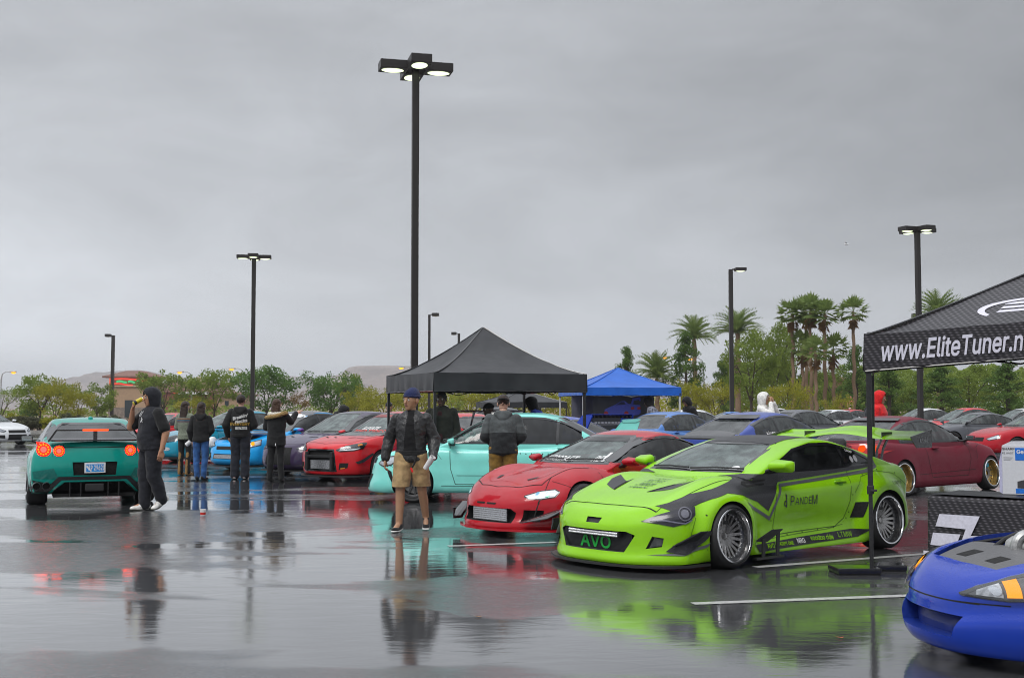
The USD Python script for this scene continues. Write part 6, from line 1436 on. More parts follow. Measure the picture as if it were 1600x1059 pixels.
# ---------------------------------------------------------------- mint sedan
c = spec(**{**SED, 'paint': MINT, 'cell': 0.042, 'wb': 2.625, 'nose': 2.18, 'tail': -2.25, 'half_w': 0.885, 'belt': 0.945, 'rim_mat': BLACK_PLASTIC, 'lip_mat': BLACK_PLASTIC,
         'front': [(0, 0.0), (0.2, -0.01), (0.5, 0.05), (0.75, 0.08), (1, 0.16)], 'plan_f': (0.46, 2.6), 'bot': [(-2.2, 0.25), (-1.2, 0.16), (1.3, 0.15), (2.2, 0.14)],
         'sides': [lambda x, z: 0.02 * (1 - sstep(0.24, 0.34, z)), lambda x, z: -0.012 * np.exp(-((z - 0.60) / 0.07) ** 2)]})
hd = math.radians(175.5); fw = np.array(ground(645, 785)); fwd = np.array([math.cos(hd), math.sin(hd)]); lf = np.array([-fwd[1], fwd[0]])
ME = build('mint_sedan', 'pale mint sports sedan with tinted rear windows under the black canopy', fw - fwd * 1.3125 - lf * 0.86, hd, c, (-0.27, -1.02), [DOOR4[0], DOOR4[1]], [(-0.15, 0.83), (-1.12, 0.87)], dl=(0.90, -1.42), mirror_at=(0.70, 0.81, 1.0), mir=1.05, side_glass=GLASS_DARK, gap_w=0.009, split=-0.27)
clear = auto_dlo(c, 0.90, -0.27)
ME.lay('bumper_duct', poly((1.72, 0.46), (1.76, 0.55), (1.66, 0.50), (1.63, 0.36), (1.66, 0.34)), 'S', DARK_VOID, 0.004, both=True)
front_face(ME, lamps=affinity.translate(poly((-0.24, 0.62), (-0.10, 0.72), (0.16, 0.745), (0.20, 0.68), (0.10, 0.61), (-0.10, 0.58)), 0.50, 0), lamp_mat=white_lamp, yaw=60, grille=poly((-0.45, 0.62), (0.45, 0.62), (0.42, 0.70), (-0.42, 0.70)), lower=poly((-0.42, 0.22), (0.42, 0.22), (0.46, 0.44), (-0.46, 0.44)))
ME.line([(1.72, 0.60), (1.60, 0.56)], 'S', 0.006); ME.line([(1.25, 0.90), (0.98, 0.88), (0.85, 0.70)], 'S', 0.005)
ME.lay('rivets', shapely.union_all([Point(-0.25 - 0.09 * k, 0.79 + 0.003 * (k % 3)).buffer(0.009, 4) for k in range(8)]), 'S', GAP, 0.003, both=True, size=0.3)
ME.line([(0.60, 0.44), (-1.0, 0.44)], 'S', 0.006); ME.line([(0.85, 0.275), (-0.9, 0.275)], 'S', 0.008)
ME.lay('tail_lamp', poly((0.50, 0.72), (0.82, 0.74), (0.80, 0.90), (0.52, 0.88)), 'B', red_lens, 0.004, both=True)
for s in (1, -1): part(ME.p, 'wing_end', tm(m3.Manifold.batch_hull([m3.Manifold.cube((0.26, 0.03, 0.02), True).translate((-2.22, s * 0.70, 1.30)), m3.Manifold.cube((0.40, 0.05, 0.02), True).translate((-2.05, s * 0.74, 1.0))])), MINT)
wing_r(ME, -2.22, 1.31, 1.46, 0.27, MINT, th=0.03)
fx_ = ME.throw(np.array([(0.55, 0.35)]), 'L', 0)

# ---------------------------------------------------------------- bright red sedan with the open mouth grille
c = spec(**{**SED, 'paint': REDB, 'cell': 0.042, 'nose': 2.30, 'tail': -2.2, 'half_w': 0.90, 'rim_mat': GOLD, 'spokes': 10, 'roof_z': 1.47, 'tyre_r': 0.325, 'rim_r': 0.25, 'arch': 0.355, 'dish': 0.02, 'sw': 0.03,
         'top': [(-2.2, 1.02), (-1.9, 1.03), (-1.5, 1.01), (-0.6, 0.95), (0.4, 0.94), (0.95, 0.955), (1.25, 0.94), (1.8, 0.86), (2.15, 0.77), (2.30, 0.68)], 'front': [(0, 0.02), (0.3, 0.0), (0.7, 0.0), (1, 0.06)], 'plan_f': (0.36, 2.8)})
GR = poly((-0.36, 0.66), (0.36, 0.66), (0.40, 0.56), (0.44, 0.24), (-0.44, 0.24), (-0.40, 0.56))
c['pockets'] = [('F', GR, 0.06)]
hd = math.radians(233); EX = build('red_sedan', 'bright red sports sedan with black mouth grille and gold wheels, left of the walking man', (-2.63, 27.15), hd, c, (-0.27, -1.0), DOOR4, [(-0.15, 0.83)], dl=(0.92, -1.45), mirror_at=(0.72, 0.82, 1.0), wheels=(1, 0, 1, 0))
gx = float(EX.throw(np.array([(0.0, 0.45)]), 'F', 0.0)[0, 0])
part(EX.p, 'grille_bar', rbox(gx - 0.05, gx + 0.012, -0.40, 0.40, 0.50, 0.555, 0.01), BLACK_PLASTIC); part(EX.p, 'intercooler', box(gx - 0.055, gx - 0.045, -0.30, 0.30, 0.27, 0.45), STEEL)
for s in (-1, 1): part(EX.p, 'grille_post', rbox(gx - 0.05, gx + 0.008, s * 0.36 - 0.035, s * 0.36 + 0.035, 0.24, 0.62, 0.01), BLACK_PLASTIC)
EX.lay('grille_surround', GR.buffer(0.02).difference(GR.buffer(-0.01)), 'F', GLOSS_BLACK, 0.004)
front_face(EX, lamps=affinity.translate(poly((-0.30, 0.66), (-0.12, 0.735), (0.22, 0.80), (0.30, 0.80), (0.24, 0.70), (0.05, 0.655), (-0.22, 0.635)), 0.50, 0.0), lamp_mat=smoked, yaw=40)
EX.lay('turn_lamp', affinity.translate(poly((0.14, 0.735), (0.23, 0.76), (0.21, 0.79), (0.13, 0.77)), 0.50, 0), (40,), amber_dull, 0.014); EX.lay('lamp_strip', affinity.translate(poly((-0.26, 0.645), (0.08, 0.665), (0.2, 0.70), (0.08, 0.685), (-0.22, 0.66)), 0.50, 0), (40,), white_lamp, 0.014)
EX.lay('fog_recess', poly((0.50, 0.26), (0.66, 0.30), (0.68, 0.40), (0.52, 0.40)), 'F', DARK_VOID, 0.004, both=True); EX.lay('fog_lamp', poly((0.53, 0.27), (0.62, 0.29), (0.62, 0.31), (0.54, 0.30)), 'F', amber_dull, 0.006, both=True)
EX.lay('canard', poly((2.02, 0.42), (1.62, 0.60), (1.60, 0.56), (1.85, 0.42), (1.98, 0.38)), 'L', black_vinyl, 0.02)
part(EX.p, 'front_splitter', prism(Polygon([(1.6, 0.93), (1.95, 0.86), (2.2, 0.62), (2.34, 0.25), (2.36, 0), (2.34, -0.25), (2.2, -0.62), (1.95, -0.86), (1.6, -0.93)]), 0.03, 'z', 0.11), BLACK_PLASTIC)
EX.line([(1.98, -0.62), (2.12, 0.0), (1.98, 0.62), (1.5, 0.70), (1.15, 0.72)], 'T', 0.008, both=False)
for y in (0.18, 0.42): EX.lay('bonnet_vent', poly((1.62, y), (1.54, y + 0.14), (1.50, y + 0.13), (1.58, y)), 'T', DARK_VOID, 0.003, both=True)
redink = plain('red_print', (0.60, 0.035, 0.025), 0.5)
EX.write('ELEVATE', 'F', (-0.02, 1.085), 0.062, WHITE, True, 0.1, 1.3, off=0.001); EX.write('TOYO TIRES', 'F', (-0.02, 1.005), 0.085, redink, True, 0.1, 1.35, off=0.001)
EX.lay('sun_strip', poly((-0.56, 1.385), (0.56, 1.385), (0.60, 1.325), (-0.60, 1.325)), 'F', plain('strip_red', (0.25, 0.05, 0.05), 0.4), 0.001)

# ---------------------------------------------------------------- row on the left: purple, sky blue, teal
c = spec(**{**SED, 'paint': PURP, 'rim_mat': BLACK_PLASTIC, 'roof_z': 1.47})
hd = math.radians(233); PU = build('purple_sedan', 'dark purple sedan with a charcoal bonnet and roof, left of the bright red sedan', (-3.92, 29.26), hd, c, (-0.27, -1.0), DOOR4, [(-0.15, 0.83)], dl=(0.92, -1.45), mirror_at=(0.72, 0.82, 1.0), mirror_mat=PURPB, wheels=(1, 0, 0, 0))
front_face(PU, grille=poly((-0.36, 0.64), (0.36, 0.64), (0.42, 0.26), (-0.42, 0.26)), lamps=poly((0.28, 0.62), (0.5, 0.70), (0.76, 0.77), (0.74, 0.67), (0.5, 0.60)), lamp_mat=reflector, yaw=40)
PU.lay('purple_wing', poly((1.95, 0.30), (2.05, 0.60), (1.7, 0.78), (1.2, 0.86), (0.8, 0.84), (0.8, 0.30)), 'S', PURPB, 0.002, both=True)
part(PU.p, 'front_splitter', prism(Polygon([(1.6, 0.92), (2.1, 0.72), (2.34, 0.2), (2.34, -0.2), (2.1, -0.72), (1.6, -0.92)]), 0.03, 'z', 0.11), BLACK_PLASTIC); PU.line([(1.98, -0.62), (2.12, 0.0), (1.98, 0.62), (1.5, 0.70), (1.15, 0.72)], 'T', 0.008, both=False)
for y in (0.25,): PU.lay('bonnet_vent', poly((1.55, y), (1.45, y + 0.2), (1.40, y + 0.18), (1.5, y)), 'T', DARK_VOID, 0.003, both=True)
c = spec(**{**SED, 'paint': SKYB, 'rim_mat': GUNMETAL, 'roof_z': 1.46})
SB = build('sky_blue_sedan', 'sky blue car with a lifted bonnet and white screen banner, behind the lettered hoodie', (-5.62, 31.3), hd, c, (-0.27, -1.0), DOOR4, [(-0.15, 0.83)], dl=(0.92, -1.45), mirror_at=(0.72, 0.82, 1.0), wheels=(1, 0, 0, 0))
SB.lay('roof_panel', poly((0.05, -0.55), (0.05, 0.55), (-1.0, 0.52), (-1.0, -0.52)), 'T', GREYP, 0.003)
front_face(SB, grille=poly((-0.30, 0.52), (0.30, 0.52), (0.34, 0.60), (-0.34, 0.60)), lower=poly((-0.40, 0.30), (0.40, 0.30), (0.36, 0.42), (-0.36, 0.42)), lamps=poly((0.24, 0.61), (0.46, 0.68), (0.76, 0.76), (0.76, 0.64), (0.46, 0.57)), lamp_mat=white_lamp, yaw=38)
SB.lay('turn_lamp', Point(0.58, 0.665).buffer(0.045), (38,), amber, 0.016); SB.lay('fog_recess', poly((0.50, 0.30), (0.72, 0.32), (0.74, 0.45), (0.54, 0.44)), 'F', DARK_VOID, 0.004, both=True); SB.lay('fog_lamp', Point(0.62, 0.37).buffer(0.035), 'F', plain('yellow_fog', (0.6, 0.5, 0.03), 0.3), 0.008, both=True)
SB.lay('screen_banner', poly((-0.55, 1.38), (0.55, 1.38), (0.585, 1.29), (-0.585, 1.29)), 'F', WHITE, 0.001); SB.lay('intercooler', poly((-0.36, 0.31), (0.36, 0.31), (0.34, 0.40), (-0.34, 0.40)), 'F', STEEL, 0.006)
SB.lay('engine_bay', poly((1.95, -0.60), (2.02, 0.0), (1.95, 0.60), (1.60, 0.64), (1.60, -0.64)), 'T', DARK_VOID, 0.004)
bn = [m3.Manifold.cube((0.05, 1.30, 0.02), True).translate((2.0, 0, 1.00)), m3.Manifold.cube((0.05, 1.38, 0.02), True).translate((1.15, 0, 0.965))]
part(SB.p, 'bonnet', tm(m3.Manifold.batch_hull(bn)), SKYB); part(SB.p, 'bonnet_scoop', tm(m3.Manifold.batch_hull([m3.Manifold.cube((0.3, 0.5, 0.02), True).translate((1.45, 0, 0.99)), m3.Manifold.cube((0.05, 0.44, 0.02), True).translate((1.62, 0, 1.07))])), BLACK_PLASTIC)
part(SB.p, 'engine_part', cat([moved(trimesh.creation.icosphere(2, 0.10), (1.8, 0.35, 0.86), s=(1, 1.6, 0.7)), moved(trimesh.creation.icosphere(2, 0.08), (1.78, -0.1, 0.86))]), plain('alloy_grey', (0.5, 0.5, 0.5), 0.4, metal=0.6)); part(SB.p, 'washer_tank', moved(trimesh.creation.icosphere(2, 0.13), (2.0, -0.72, 0.68), s=(1, 0.8, 1.1)), WHITE)
part(SB.p, 'front_splitter', prism(Polygon([(1.6, 0.92), (2.1, 0.72), (2.34, 0.2), (2.34, -0.2), (2.1, -0.72), (1.6, -0.92)]), 0.03, 'z', 0.11), BLACK_PLASTIC)
c = spec(**{**SED, 'paint': TEAL, 'rim_mat': GUNMETAL, 'roof_z': 1.45})
hd = math.radians(217); TE = build('teal_sedan', 'teal blue sedan with clear round-cornered headlights, behind the two women on the left', (-8.2, 35.4), hd, c, (-0.27, -1.0), DOOR4, [(-0.15, 0.83), (-1.1, 0.87)], dl=(0.92, -1.45), mirror_at=(0.72, 0.82, 1.0), wheels=(1, 0, 1, 0), side_glass=pane('grey_glass', (0.2, 0.23, 0.24)))
front_face(TE, grille=poly((-0.34, 0.60), (0.34, 0.60), (0.38, 0.70), (-0.38, 0.70)), lower=poly((-0.55, 0.26), (0.55, 0.26), (0.5, 0.42), (-0.5, 0.42)), lamps=poly((0.24, 0.61), (0.32, 0.70), (0.56, 0.77), (0.76, 0.74), (0.72, 0.63), (0.46, 0.59)), lamp_mat=smoked, yaw=32)
TE.lay('fog_lamp', affinity.scale(Point(0.63, 0.40).buffer(0.06), 1.6, 0.8), 'F', reflector, 0.005, both=True); part(TE.p, 'front_splitter', prism(Polygon([(1.5, 0.94), (2.1, 0.74), (2.34, 0.2), (2.34, -0.2), (2.1, -0.74), (1.5, -0.94)]), 0.06, 'z', 0.12), BLACK_PLASTIC)
c = spec(**{**CPE, 'paint': REDB, 'rim_mat': GUNMETAL})
RB = build('red_striped_coupe', 'small red coupe with white and black bonnet stripes glimpsed behind the teal sedan', (-12.7, 44.5), math.radians(235), c, (), DOOR2, [], dl=(0.85, -1.3), mirror_at=(0.6, 0.8, 0.95), wheels=(1, 0, 0, 0), rear_seats=False)
RB.lay('bonnet_stripe', poly((1.0, -0.35), (2.05, -0.35), (2.05, -0.1), (1.0, -0.1)), 'T', WHITE, 0.003, both=True); RB.lay('bonnet_scoop', poly((1.3, -0.1), (1.7, -0.1), (1.7, 0.1), (1.3, 0.1)), 'T', DARK_VOID, 0.004)
front_face(RB, grille=poly((-0.4, 0.45), (0.4, 0.45), (0.4, 0.58), (-0.4, 0.58)), lamps=poly((0.35, 0.52), (0.6, 0.62), (0.66, 0.54), (0.4, 0.48)))

# ---------------------------------------------------------------- emerald coupe seen from behind
c = spec(paint=EMER, cell=0.04, wb=2.78, nose=2.36, tail=-2.33, wz=0.34, tyre_r=0.35, rim_r=0.25, tyre_w=0.30, track=1.62, arch=0.375, half_w=0.96, belt=0.96, roof_z=1.37, tumble=0.52, rim_mat=GUNMETAL,
         top=[(-2.33, 1.00), (-2.1, 1.02), (-1.6, 1.0), (-0.6, 0.96), (0.6, 0.94), (1.0, 0.93), (1.5, 0.87), (2.0, 0.76), (2.36, 0.60)], bot=[(-2.33, 0.26), (-1.9, 0.2), (-1.2, 0.14), (2.3, 0.13)],
         rear=[(0, 0.10), (0.25, 0.03), (0.5, -0.02), (0.7, 0.0), (0.9, 0.05), (1, 0.09)], plan_r=(0.24, 3.0), half=[(-2.33, 0.90), (-1.5, 0.955), (0, 0.92), (1.4, 0.95), (2.36, 0.86)], sect=[(0, 0.95), (0.12, 0.97), (0.45, 1.0), (0.70, 0.985), (0.88, 0.93), (1, 0.85)],
         bumps=[(-1.35, 0.04, 0.6, 0.85, 0.2)], roof=[(1.15, 0.88), (0.9, 0.99), (0.5, 1.17), (0.15, 1.30), (-0.15, 1.355), (-0.45, 1.37), (-0.9, 1.335), (-1.3, 1.24), (-1.7, 1.11), (-2.0, 1.02), (-2.1, 0.97)], yb=[(-2.1, 0.70), (-1.3, 0.80), (0, 0.83), (1.1, 0.76)], bow=(0.2, 0.22), mid=-0.2)
hd = math.radians(112); rc = np.array(place(149, 700, 18.95)[:2]); fwd = np.array([math.cos(hd), math.sin(hd)])
REC = poly((-0.33, 0.695), (0.33, 0.695), (0.31, 0.49), (-0.31, 0.49)); DIFF = poly((-0.64, 0.20), (-0.42, 0.40), (0.42, 0.40), (0.64, 0.20)); c['pockets'] = [('B', REC, 0.03), ('B', DIFF, 0.12)]
GT = build('emerald_coupe', 'emerald green coupe seen from behind with four round tail lamps lit', rc + fwd * 2.33, hd, c, (-0.55,), DOOR2, [], dl=(0.85, -1.55), mirror_at=(0.66, 0.86, 1.0), mir=1.1, mirror_mat=BLACK_PLASTIC, wheels=(1, 0, 1, 1), cam=0.03)
tl_red = glow('tail_glow', (1.0, 0.010, 0.005), 5.0); tl_yel = glow('tail_cells', (1.0, 0.42, 0.015), 1.2); tl_core = glow('tail_core', (1.0, 0.26, 0.22), 0.85)
for s in (1, -1):
    for y, z, r in ((0.745, 0.885, 0.105), (0.525, 0.865, 0.082)):
        L_ = GT.lay('tail_lamp', Point(s * y, z).buffer(r), 'B', tl_red, 0.004, size=0.03)
        GT.lay('lamp_cells', shapely.union_all([Point(s * y + r * 0.70 * math.cos(a), z + r * 0.70 * math.sin(a)).buffer(r * 0.12, 4) for a in np.arange(12) * math.pi / 6]), 'B', tl_yel, 0.008, parent=L_, size=0.05)
        GT.lay('lamp_core', Point(s * y, z).buffer(r * 0.42), 'B', tl_core, 0.008, parent=L_, size=0.04)
GT.line([(-0.47, 0.92), (0, 0.915), (0.47, 0.92)], 'B', 0.012, both=False); GT.line([(0.47, 0.92), (0.44, 1.02)], 'B', 0.010); GT.line([(0.62, 0.98), (0.62, 0.78)], 'B', 0.004)
GT.lay('bumper_corner', poly((0.50, 0.34), (0.92, 0.42), (0.95, 0.20), (0.62, 0.20)), 'B', BLACK_PLASTIC, 0.004, both=True); GT.lay('bumper_lip', poly((-0.52, 0.475), (0.52, 0.475), (0.74, 0.26), (0.68, 0.235), (0.48, 0.42), (-0.48, 0.42), (-0.68, 0.235), (-0.74, 0.26)), 'B', black_vinyl, 0.012); GT.lay('diffuser_edge', poly((-0.475, 0.42), (0.475, 0.42), (0.69, 0.205), (0.66, 0.195), (0.455, 0.395), (-0.455, 0.395), (-0.66, 0.195), (-0.69, 0.205)), 'B', EMER, 0.016)
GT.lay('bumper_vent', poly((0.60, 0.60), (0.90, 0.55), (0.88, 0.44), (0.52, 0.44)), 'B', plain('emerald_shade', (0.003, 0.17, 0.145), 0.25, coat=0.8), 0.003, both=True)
bx_ = float(GT.throw(np.array([(0.0, 0.60)]), 'B', 0)[0, 0])
PL = part(GT.p, 'number_plate', rbox(bx_ - 0.004, bx_ + 0.008, -0.155, 0.155, 0.525, 0.685, 0.004), PLATE)
blue_p = plain('plate_blue', (0.02, 0.28, 0.72), 0.4)
tob = lambda y, z: (bx_ - 0.007, y, z)
def rear_flat(p_, off, mt, nm): part(PL, nm, cat([trimesh.Trimesh(np.column_stack([np.full(len(q.vertices), bx_ - off), np.array(q.vertices)[:, 0], np.array(q.vertices)[:, 1]]), q.faces[:, ::-1], process=False) for q in [flat2(p_, 1.0)]]), mt, smooth=False)
rear_flat(sbox(-0.13, 0.545, 0.13, 0.66), 0.006, blue_p, 'plate_field')
m = text_shape('39 2962U', 0.075, True, 0, 0.50); v = np.array(m.vertices); part(PL, 'plate_number', trimesh.Trimesh(np.column_stack([np.full(len(v), bx_ - 0.010), -v[:, 0] - 0.025, v[:, 1] + 0.565]), m.faces, process=False), WHITE, smooth=False)
rear_flat(poly((0.13, 0.62), (0.12, 0.65), (0.05, 0.56), (0.06, 0.545)), 0.008, WHITE, 'plate_mark')
for y in (0.70, 0.84, -0.70, -0.84):
    t_ = part(GT.p, 'exhaust', moved(lathe([(0.055, -0.06), (0.06, -0.05), (0.06, 0.12), (0.052, 0.12), (0.052, -0.05), (0.055, -0.06)], 24), (bx_ + 0.06, y, 0.335), rz=-math.pi / 2), GUNMETAL); part(t_, 'exhaust_bore', moved(lathe([(0.0, 0.02), (0.052, 0.02)][::-1], 20), (bx_ + 0.05, y, 0.335), rz=-math.pi / 2), DARK_VOID)
for y in (-0.36, -0.2, 0.2, 0.36): part(GT.p, 'diffuser_fin', box(bx_ + 0.02, bx_ + 0.28, y - 0.006, y + 0.006, 0.17, 0.38), BLACK_PLASTIC)
part(GT.p, 'rear_fog_unit', rbox(bx_ + 0.01, bx_ + 0.10, -0.14, 0.14, 0.24, 0.36, 0.02), BLACK_PLASTIC); part(GT.p, 'undertray', box(-2.2, -1.6, -0.6, 0.6, 0.15, 0.2), DARK_VOID)
sp_ = []
for a, b in (((-0.68, 1.02), (-0.57, 1.185)), ((-0.57, 1.185), (0.57, 1.185)), ((0.57, 1.185), (0.68, 1.02))): sp_.append(m3.Manifold.batch_hull([m3.Manifold.cube((0.17, 0.02, 0.022), True).translate((-2.22, a[0], a[1])), m3.Manifold.cube((0.17, 0.02, 0.022), True).translate((-2.22, b[0], b[1]))]))
part(GT.p, 'rear_wing', tm(m3.Manifold.batch_boolean(sp_, m3.OpType.Add)), GLOSS_BLACK); part(GT.p, 'deck_lip', rbox(-2.34, -2.2, -0.66, 0.66, 1.015, 1.04, 0.01), GLOSS_BLACK); part(GT.p, 'wing_stay', box(-2.26, -2.16, -0.03, 0.03, 1.03, 1.18), GLOSS_BLACK)
part(GT.p, 'brake_lamp', rbox(-2.325, -2.30, -0.19, 0.19, 1.172, 1.20, 0.006), glow('brake_bar', (1.0, 0.07, 0.01), 2.2)); part(GT.p, 'roof_antenna', moved(trimesh.creation.icosphere(2, 0.05), (-0.75, 0.0, 1.355), s=(1.2, 0.8, 0.7)), EMER)

# ---------------------------------------------------------------- maroon coupe on the right, seen from its right rear
c = spec(**{**CPE, 'paint': MAROON, 'cell': 0.042, 'wb': 2.85, 'nose': 2.28, 'tail': -2.33, 'half_w': 0.905, 'belt': 0.91, 'roof_z': 1.385, 'tyre_r': 0.31, 'rim_r': 0.25, 'arch': 0.33, 'track': 1.62, 'wz': 0.305, 'lip': 0.03, 'dish': 0.10, 'lip_mat': CHROME, 'barrel_mat': plain('dull_gold', (0.30, 0.21, 0.07), 0.35, metal=0.7), 'spokes': 9, 'rim_mat': GOLD, 'twin': 0.016, 'sw': 0.022, 'caliper': plain('cyan_caliper', (0.02, 0.35, 0.5), 0.3),
         'top': [(-2.33, 0.97), (-2.0, 0.985), (-1.5, 0.965), (-0.6, 0.925), (0.6, 0.90), (1.05, 0.90), (1.45, 0.85), (1.9, 0.745), (2.28, 0.58)], 'half': [(-2.33, 0.82), (-1.42, 0.90), (0, 0.875), (1.4, 0.895), (2.28, 0.80)], 'plan_f': (0.55, 2.4), 'bot': [(-2.3, 0.22), (-1.2, 0.12), (1.4, 0.12), (2.28, 0.14)], 'round': 6,
         'sides': [lambda x, z: 0.02 * (1 - sstep(0.25, 0.33, z)) * (np.abs(x) < 1.1)],
         'roof': [(1.15, 0.86), (0.92, 0.95), (0.5, 1.15), (0.15, 1.29), (-0.15, 1.36), (-0.45, 1.385), (-0.85, 1.355), (-1.25, 1.25), (-1.6, 1.11), (-1.9, 0.985), (-2.0, 0.93)]})
f_, hd, k_ = pose((1551, 764.5), (1415, 775.5), c, -1)
MA = build('maroon_coupe', 'matte maroon coupe with gold wheels and white lips, right of the canopy pole', f_, hd, c, (-0.72,), [[(0.72, 0.90), (0.76, 0.6), (0.66, 0.30), (-0.52, 0.30), (-0.62, 0.55), (-0.70, 0.93)], [(1.25, 0.90), (1.0, 0.80), (0.96, 0.6)]], [(-0.38, 0.80)], dl=(0.85, -1.35), mirror_at=(0.72, 0.82, 0.99), mirror_mat=MAROON, wheels=(0, 1, 0, 1), cam=0.12, side_glass=pane('clear_side', (0.34, 0.42, 0.42)), gap_w=0.009)
MA.lay('tail_lamp', poly((0.40, 0.74), (0.62, 0.72), (0.85, 0.74), (0.88, 0.90), (0.66, 0.92), (0.44, 0.90)), 'B', red_lens, 0.006, both=True); tlm = glow('tail_warm', (1.0, 0.10, 0.01), 1.0)
MA.lay('tail_lamp_side', poly((-2.25, 0.74), (-1.98, 0.76), (-1.92, 0.86), (-2.1, 0.93), (-2.28, 0.9)), 'S', red_lens, 0.006, both=True); MA.lay('tail_bulb', Point(-2.12, 0.84).buffer(0.05), 'S', tlm, 0.009, both=True); MA.lay('tail_bulb', Point(0.60, 0.83).buffer(0.06), 'B', tlm, 0.009, both=True)
MA.line([(0.9, 0.40), (-0.95, 0.36)], 'S', 0.008); MA.line([(-0.66, 0.94), (0.66, 0.94)], 'B', 0.008, both=False); MA.lay('roof_spoiler', poly((-0.50, 1.285), (0.50, 1.285), (0.46, 1.33), (-0.46, 1.33)), 'B', GLOSS_BLACK, 0.02)

# ---------------------------------------------------------------- blue cars behind
c = spec(**{**CPE, 'paint': DKBLUE, 'roof_z': 1.42, 'belt': 0.95, 'roof': [(x, z + 0.07) for x, z in MA.c['roof']], 'top': [(x, z + 0.03) for x, z in MA.c['top']]})
BL = build('blue_coupe', 'deep blue coupe with a black boot lid and roof spoiler, behind the lime coupe', (5.25, 24.6), math.radians(39), c, (-0.72,), DOOR2, [], dl=(0.85, -1.38), mirror_at=(0.72, 0.82, 1.02), wheels=(0, 1, 0, 1), side_glass=pane('grey_glass', (0.2, 0.23, 0.24)))
BL.lay('boot_lid', poly((-1.80, -0.60), (-2.12, -0.60), (-2.16, 0), (-2.12, 0.60), (-1.80, 0.60)), 'T', carbon_gloss, 0.004); BL.lay('roof_spoiler', poly((-0.54, 1.30), (0.54, 1.30), (0.49, 1.37), (-0.49, 1.37)), 'B', GLOSS_BLACK, 0.03); q_ = scribble(0.26, 0.05, 8, 6); BL.lay('window_script', trimesh.Trimesh(np.array(q_.vertices) + [-0.95, 1.02, 0], q_.faces, process=False), 'R', WHITE, 0.001, smooth=False)
BL.lay('tail_lamp', poly((0.45, 0.72), (0.82, 0.72), (0.82, 0.88), (0.5, 0.88)), 'B', red_lens, 0.005, both=True)
c = spec(**{**SED, 'paint': STEELB, 'roof_z': 1.43, 'roof': [(x, z - 0.02) for x, z in SED['roof']]})
LB_ = build('light_blue_sedan', 'light steel blue sedan seen from its right rear below the blue canopy', (4.62, 33.2), math.radians(40), c, (-0.27, -1.02), DOOR4, [(-0.15, 0.83), (-1.1, 0.87)], dl=(0.92, -1.48), mirror_at=(0.72, 0.82, 1.0), wheels=(0, 1, 0, 1), side_glass=pane('blue_glass', (0.16, 0.22, 0.36)))
LB_.lay('tail_lamp', poly((0.50, 0.74), (0.82, 0.74), (0.82, 0.90), (0.5, 0.90)), 'B', red_lens, 0.005, both=True)
c = spec(**{**CPE, 'paint': ROYAL}); WB = build('winged_blue_coupe', 'royal blue coupe with a tall louvred rear wing, beside the mint car tail', (0.75, 28.6), math.radians(128), c, (-0.5,), DOOR2, [], dl=(0.85, -1.3), wheels=(0, 0, 0, 0), rear_seats=False)
for s in (1, -1): part(WB.p, 'wing_end', tm(m3.Manifold.batch_hull([m3.Manifold.cube((0.5, 0.03, 0.02), True).translate((-2.0, s * 0.70, 0.98)), m3.Manifold.cube((0.32, 0.03, 0.02), True).translate((-2.22, s * 0.60, 1.36))])), ROYAL)
wing_r(WB, -2.22, 1.36, 1.22, 0.30, ROYAL); part(WB.p, 'wing_slat', cat([box(-2.36, -2.10, -0.56 + 0.12 * k - 0.01, -0.56 + 0.12 * k + 0.01, 1.31, 1.35) for k in range(10)]), GLOSS_BLACK); part(WB.p, 'wing_lettering_strip', cat([box(-2.30, -2.285, -0.50 + 0.1 * k, -0.43 + 0.1 * k, 1.19, 1.225) for k in range(10)] + [box(-2.29, -2.28, -0.55, 0.55, 1.16, 1.17)]), plain('silver_print', (0.5, 0.5, 0.55), 0.5), smooth=False)
WB.lay('tail_lamp', poly((0.45, 0.72), (0.80, 0.72), (0.80, 0.86), (0.5, 0.86)), 'B', red_lens, 0.005, both=True)

# ---------------------------------------------------------------- royal blue nose in the right foreground
c = spec(paint=ROYAL, cell=0.03, wb=2.4, nose=2.05, tail=-2.05, half_w=0.875, belt=0.83, roof_z=1.2, tumble=0.5, open=False, bot=[(-2, 0.2), (2.05, 0.08)], half=[(-2, 0.80), (-1.2, 0.875), (0, 0.85), (1.2, 0.87), (2.05, 0.80)],
         top=[(-2.05, 0.84), (-1.5, 0.86), (0, 0.80), (0.6, 0.80), (1.0, 0.775), (1.4, 0.725), (1.75, 0.64), (1.95, 0.545), (2.05, 0.465)], front=[(0, 0.05), (0.25, -0.01), (0.48, -0.02), (0.58, 0.03), (0.78, 0.04), (1, 0.15)], plan_f=(0.46, 2.5), bumps=[(1.2, 0.03, 0.5, 0.8, 0.22)], sect=[(0, 0.95), (0.12, 0.975), (0.45, 1.0), (0.72, 0.985), (0.9, 0.94), (1, 0.87)],
         roof=[(0.75, 0.80), (0.4, 0.98), (0.0, 1.16), (-0.4, 1.2), (-0.8, 1.14), (-1.2, 0.95), (-1.3, 0.82)], yb=[(-1.3, 0.6), (0, 0.74), (0.7, 0.68)], round=5, sides=[lambda x, z: -0.02 * np.exp(-((z - 0.42) / 0.06) ** 2)])
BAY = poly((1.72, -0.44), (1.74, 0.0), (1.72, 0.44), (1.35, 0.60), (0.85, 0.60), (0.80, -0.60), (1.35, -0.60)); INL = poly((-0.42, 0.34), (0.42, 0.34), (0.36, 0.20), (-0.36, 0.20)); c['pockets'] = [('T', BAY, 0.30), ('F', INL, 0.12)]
c['lining'] = plain('engine_bay_blue', (0.006, 0.025, 0.20), 0.4)
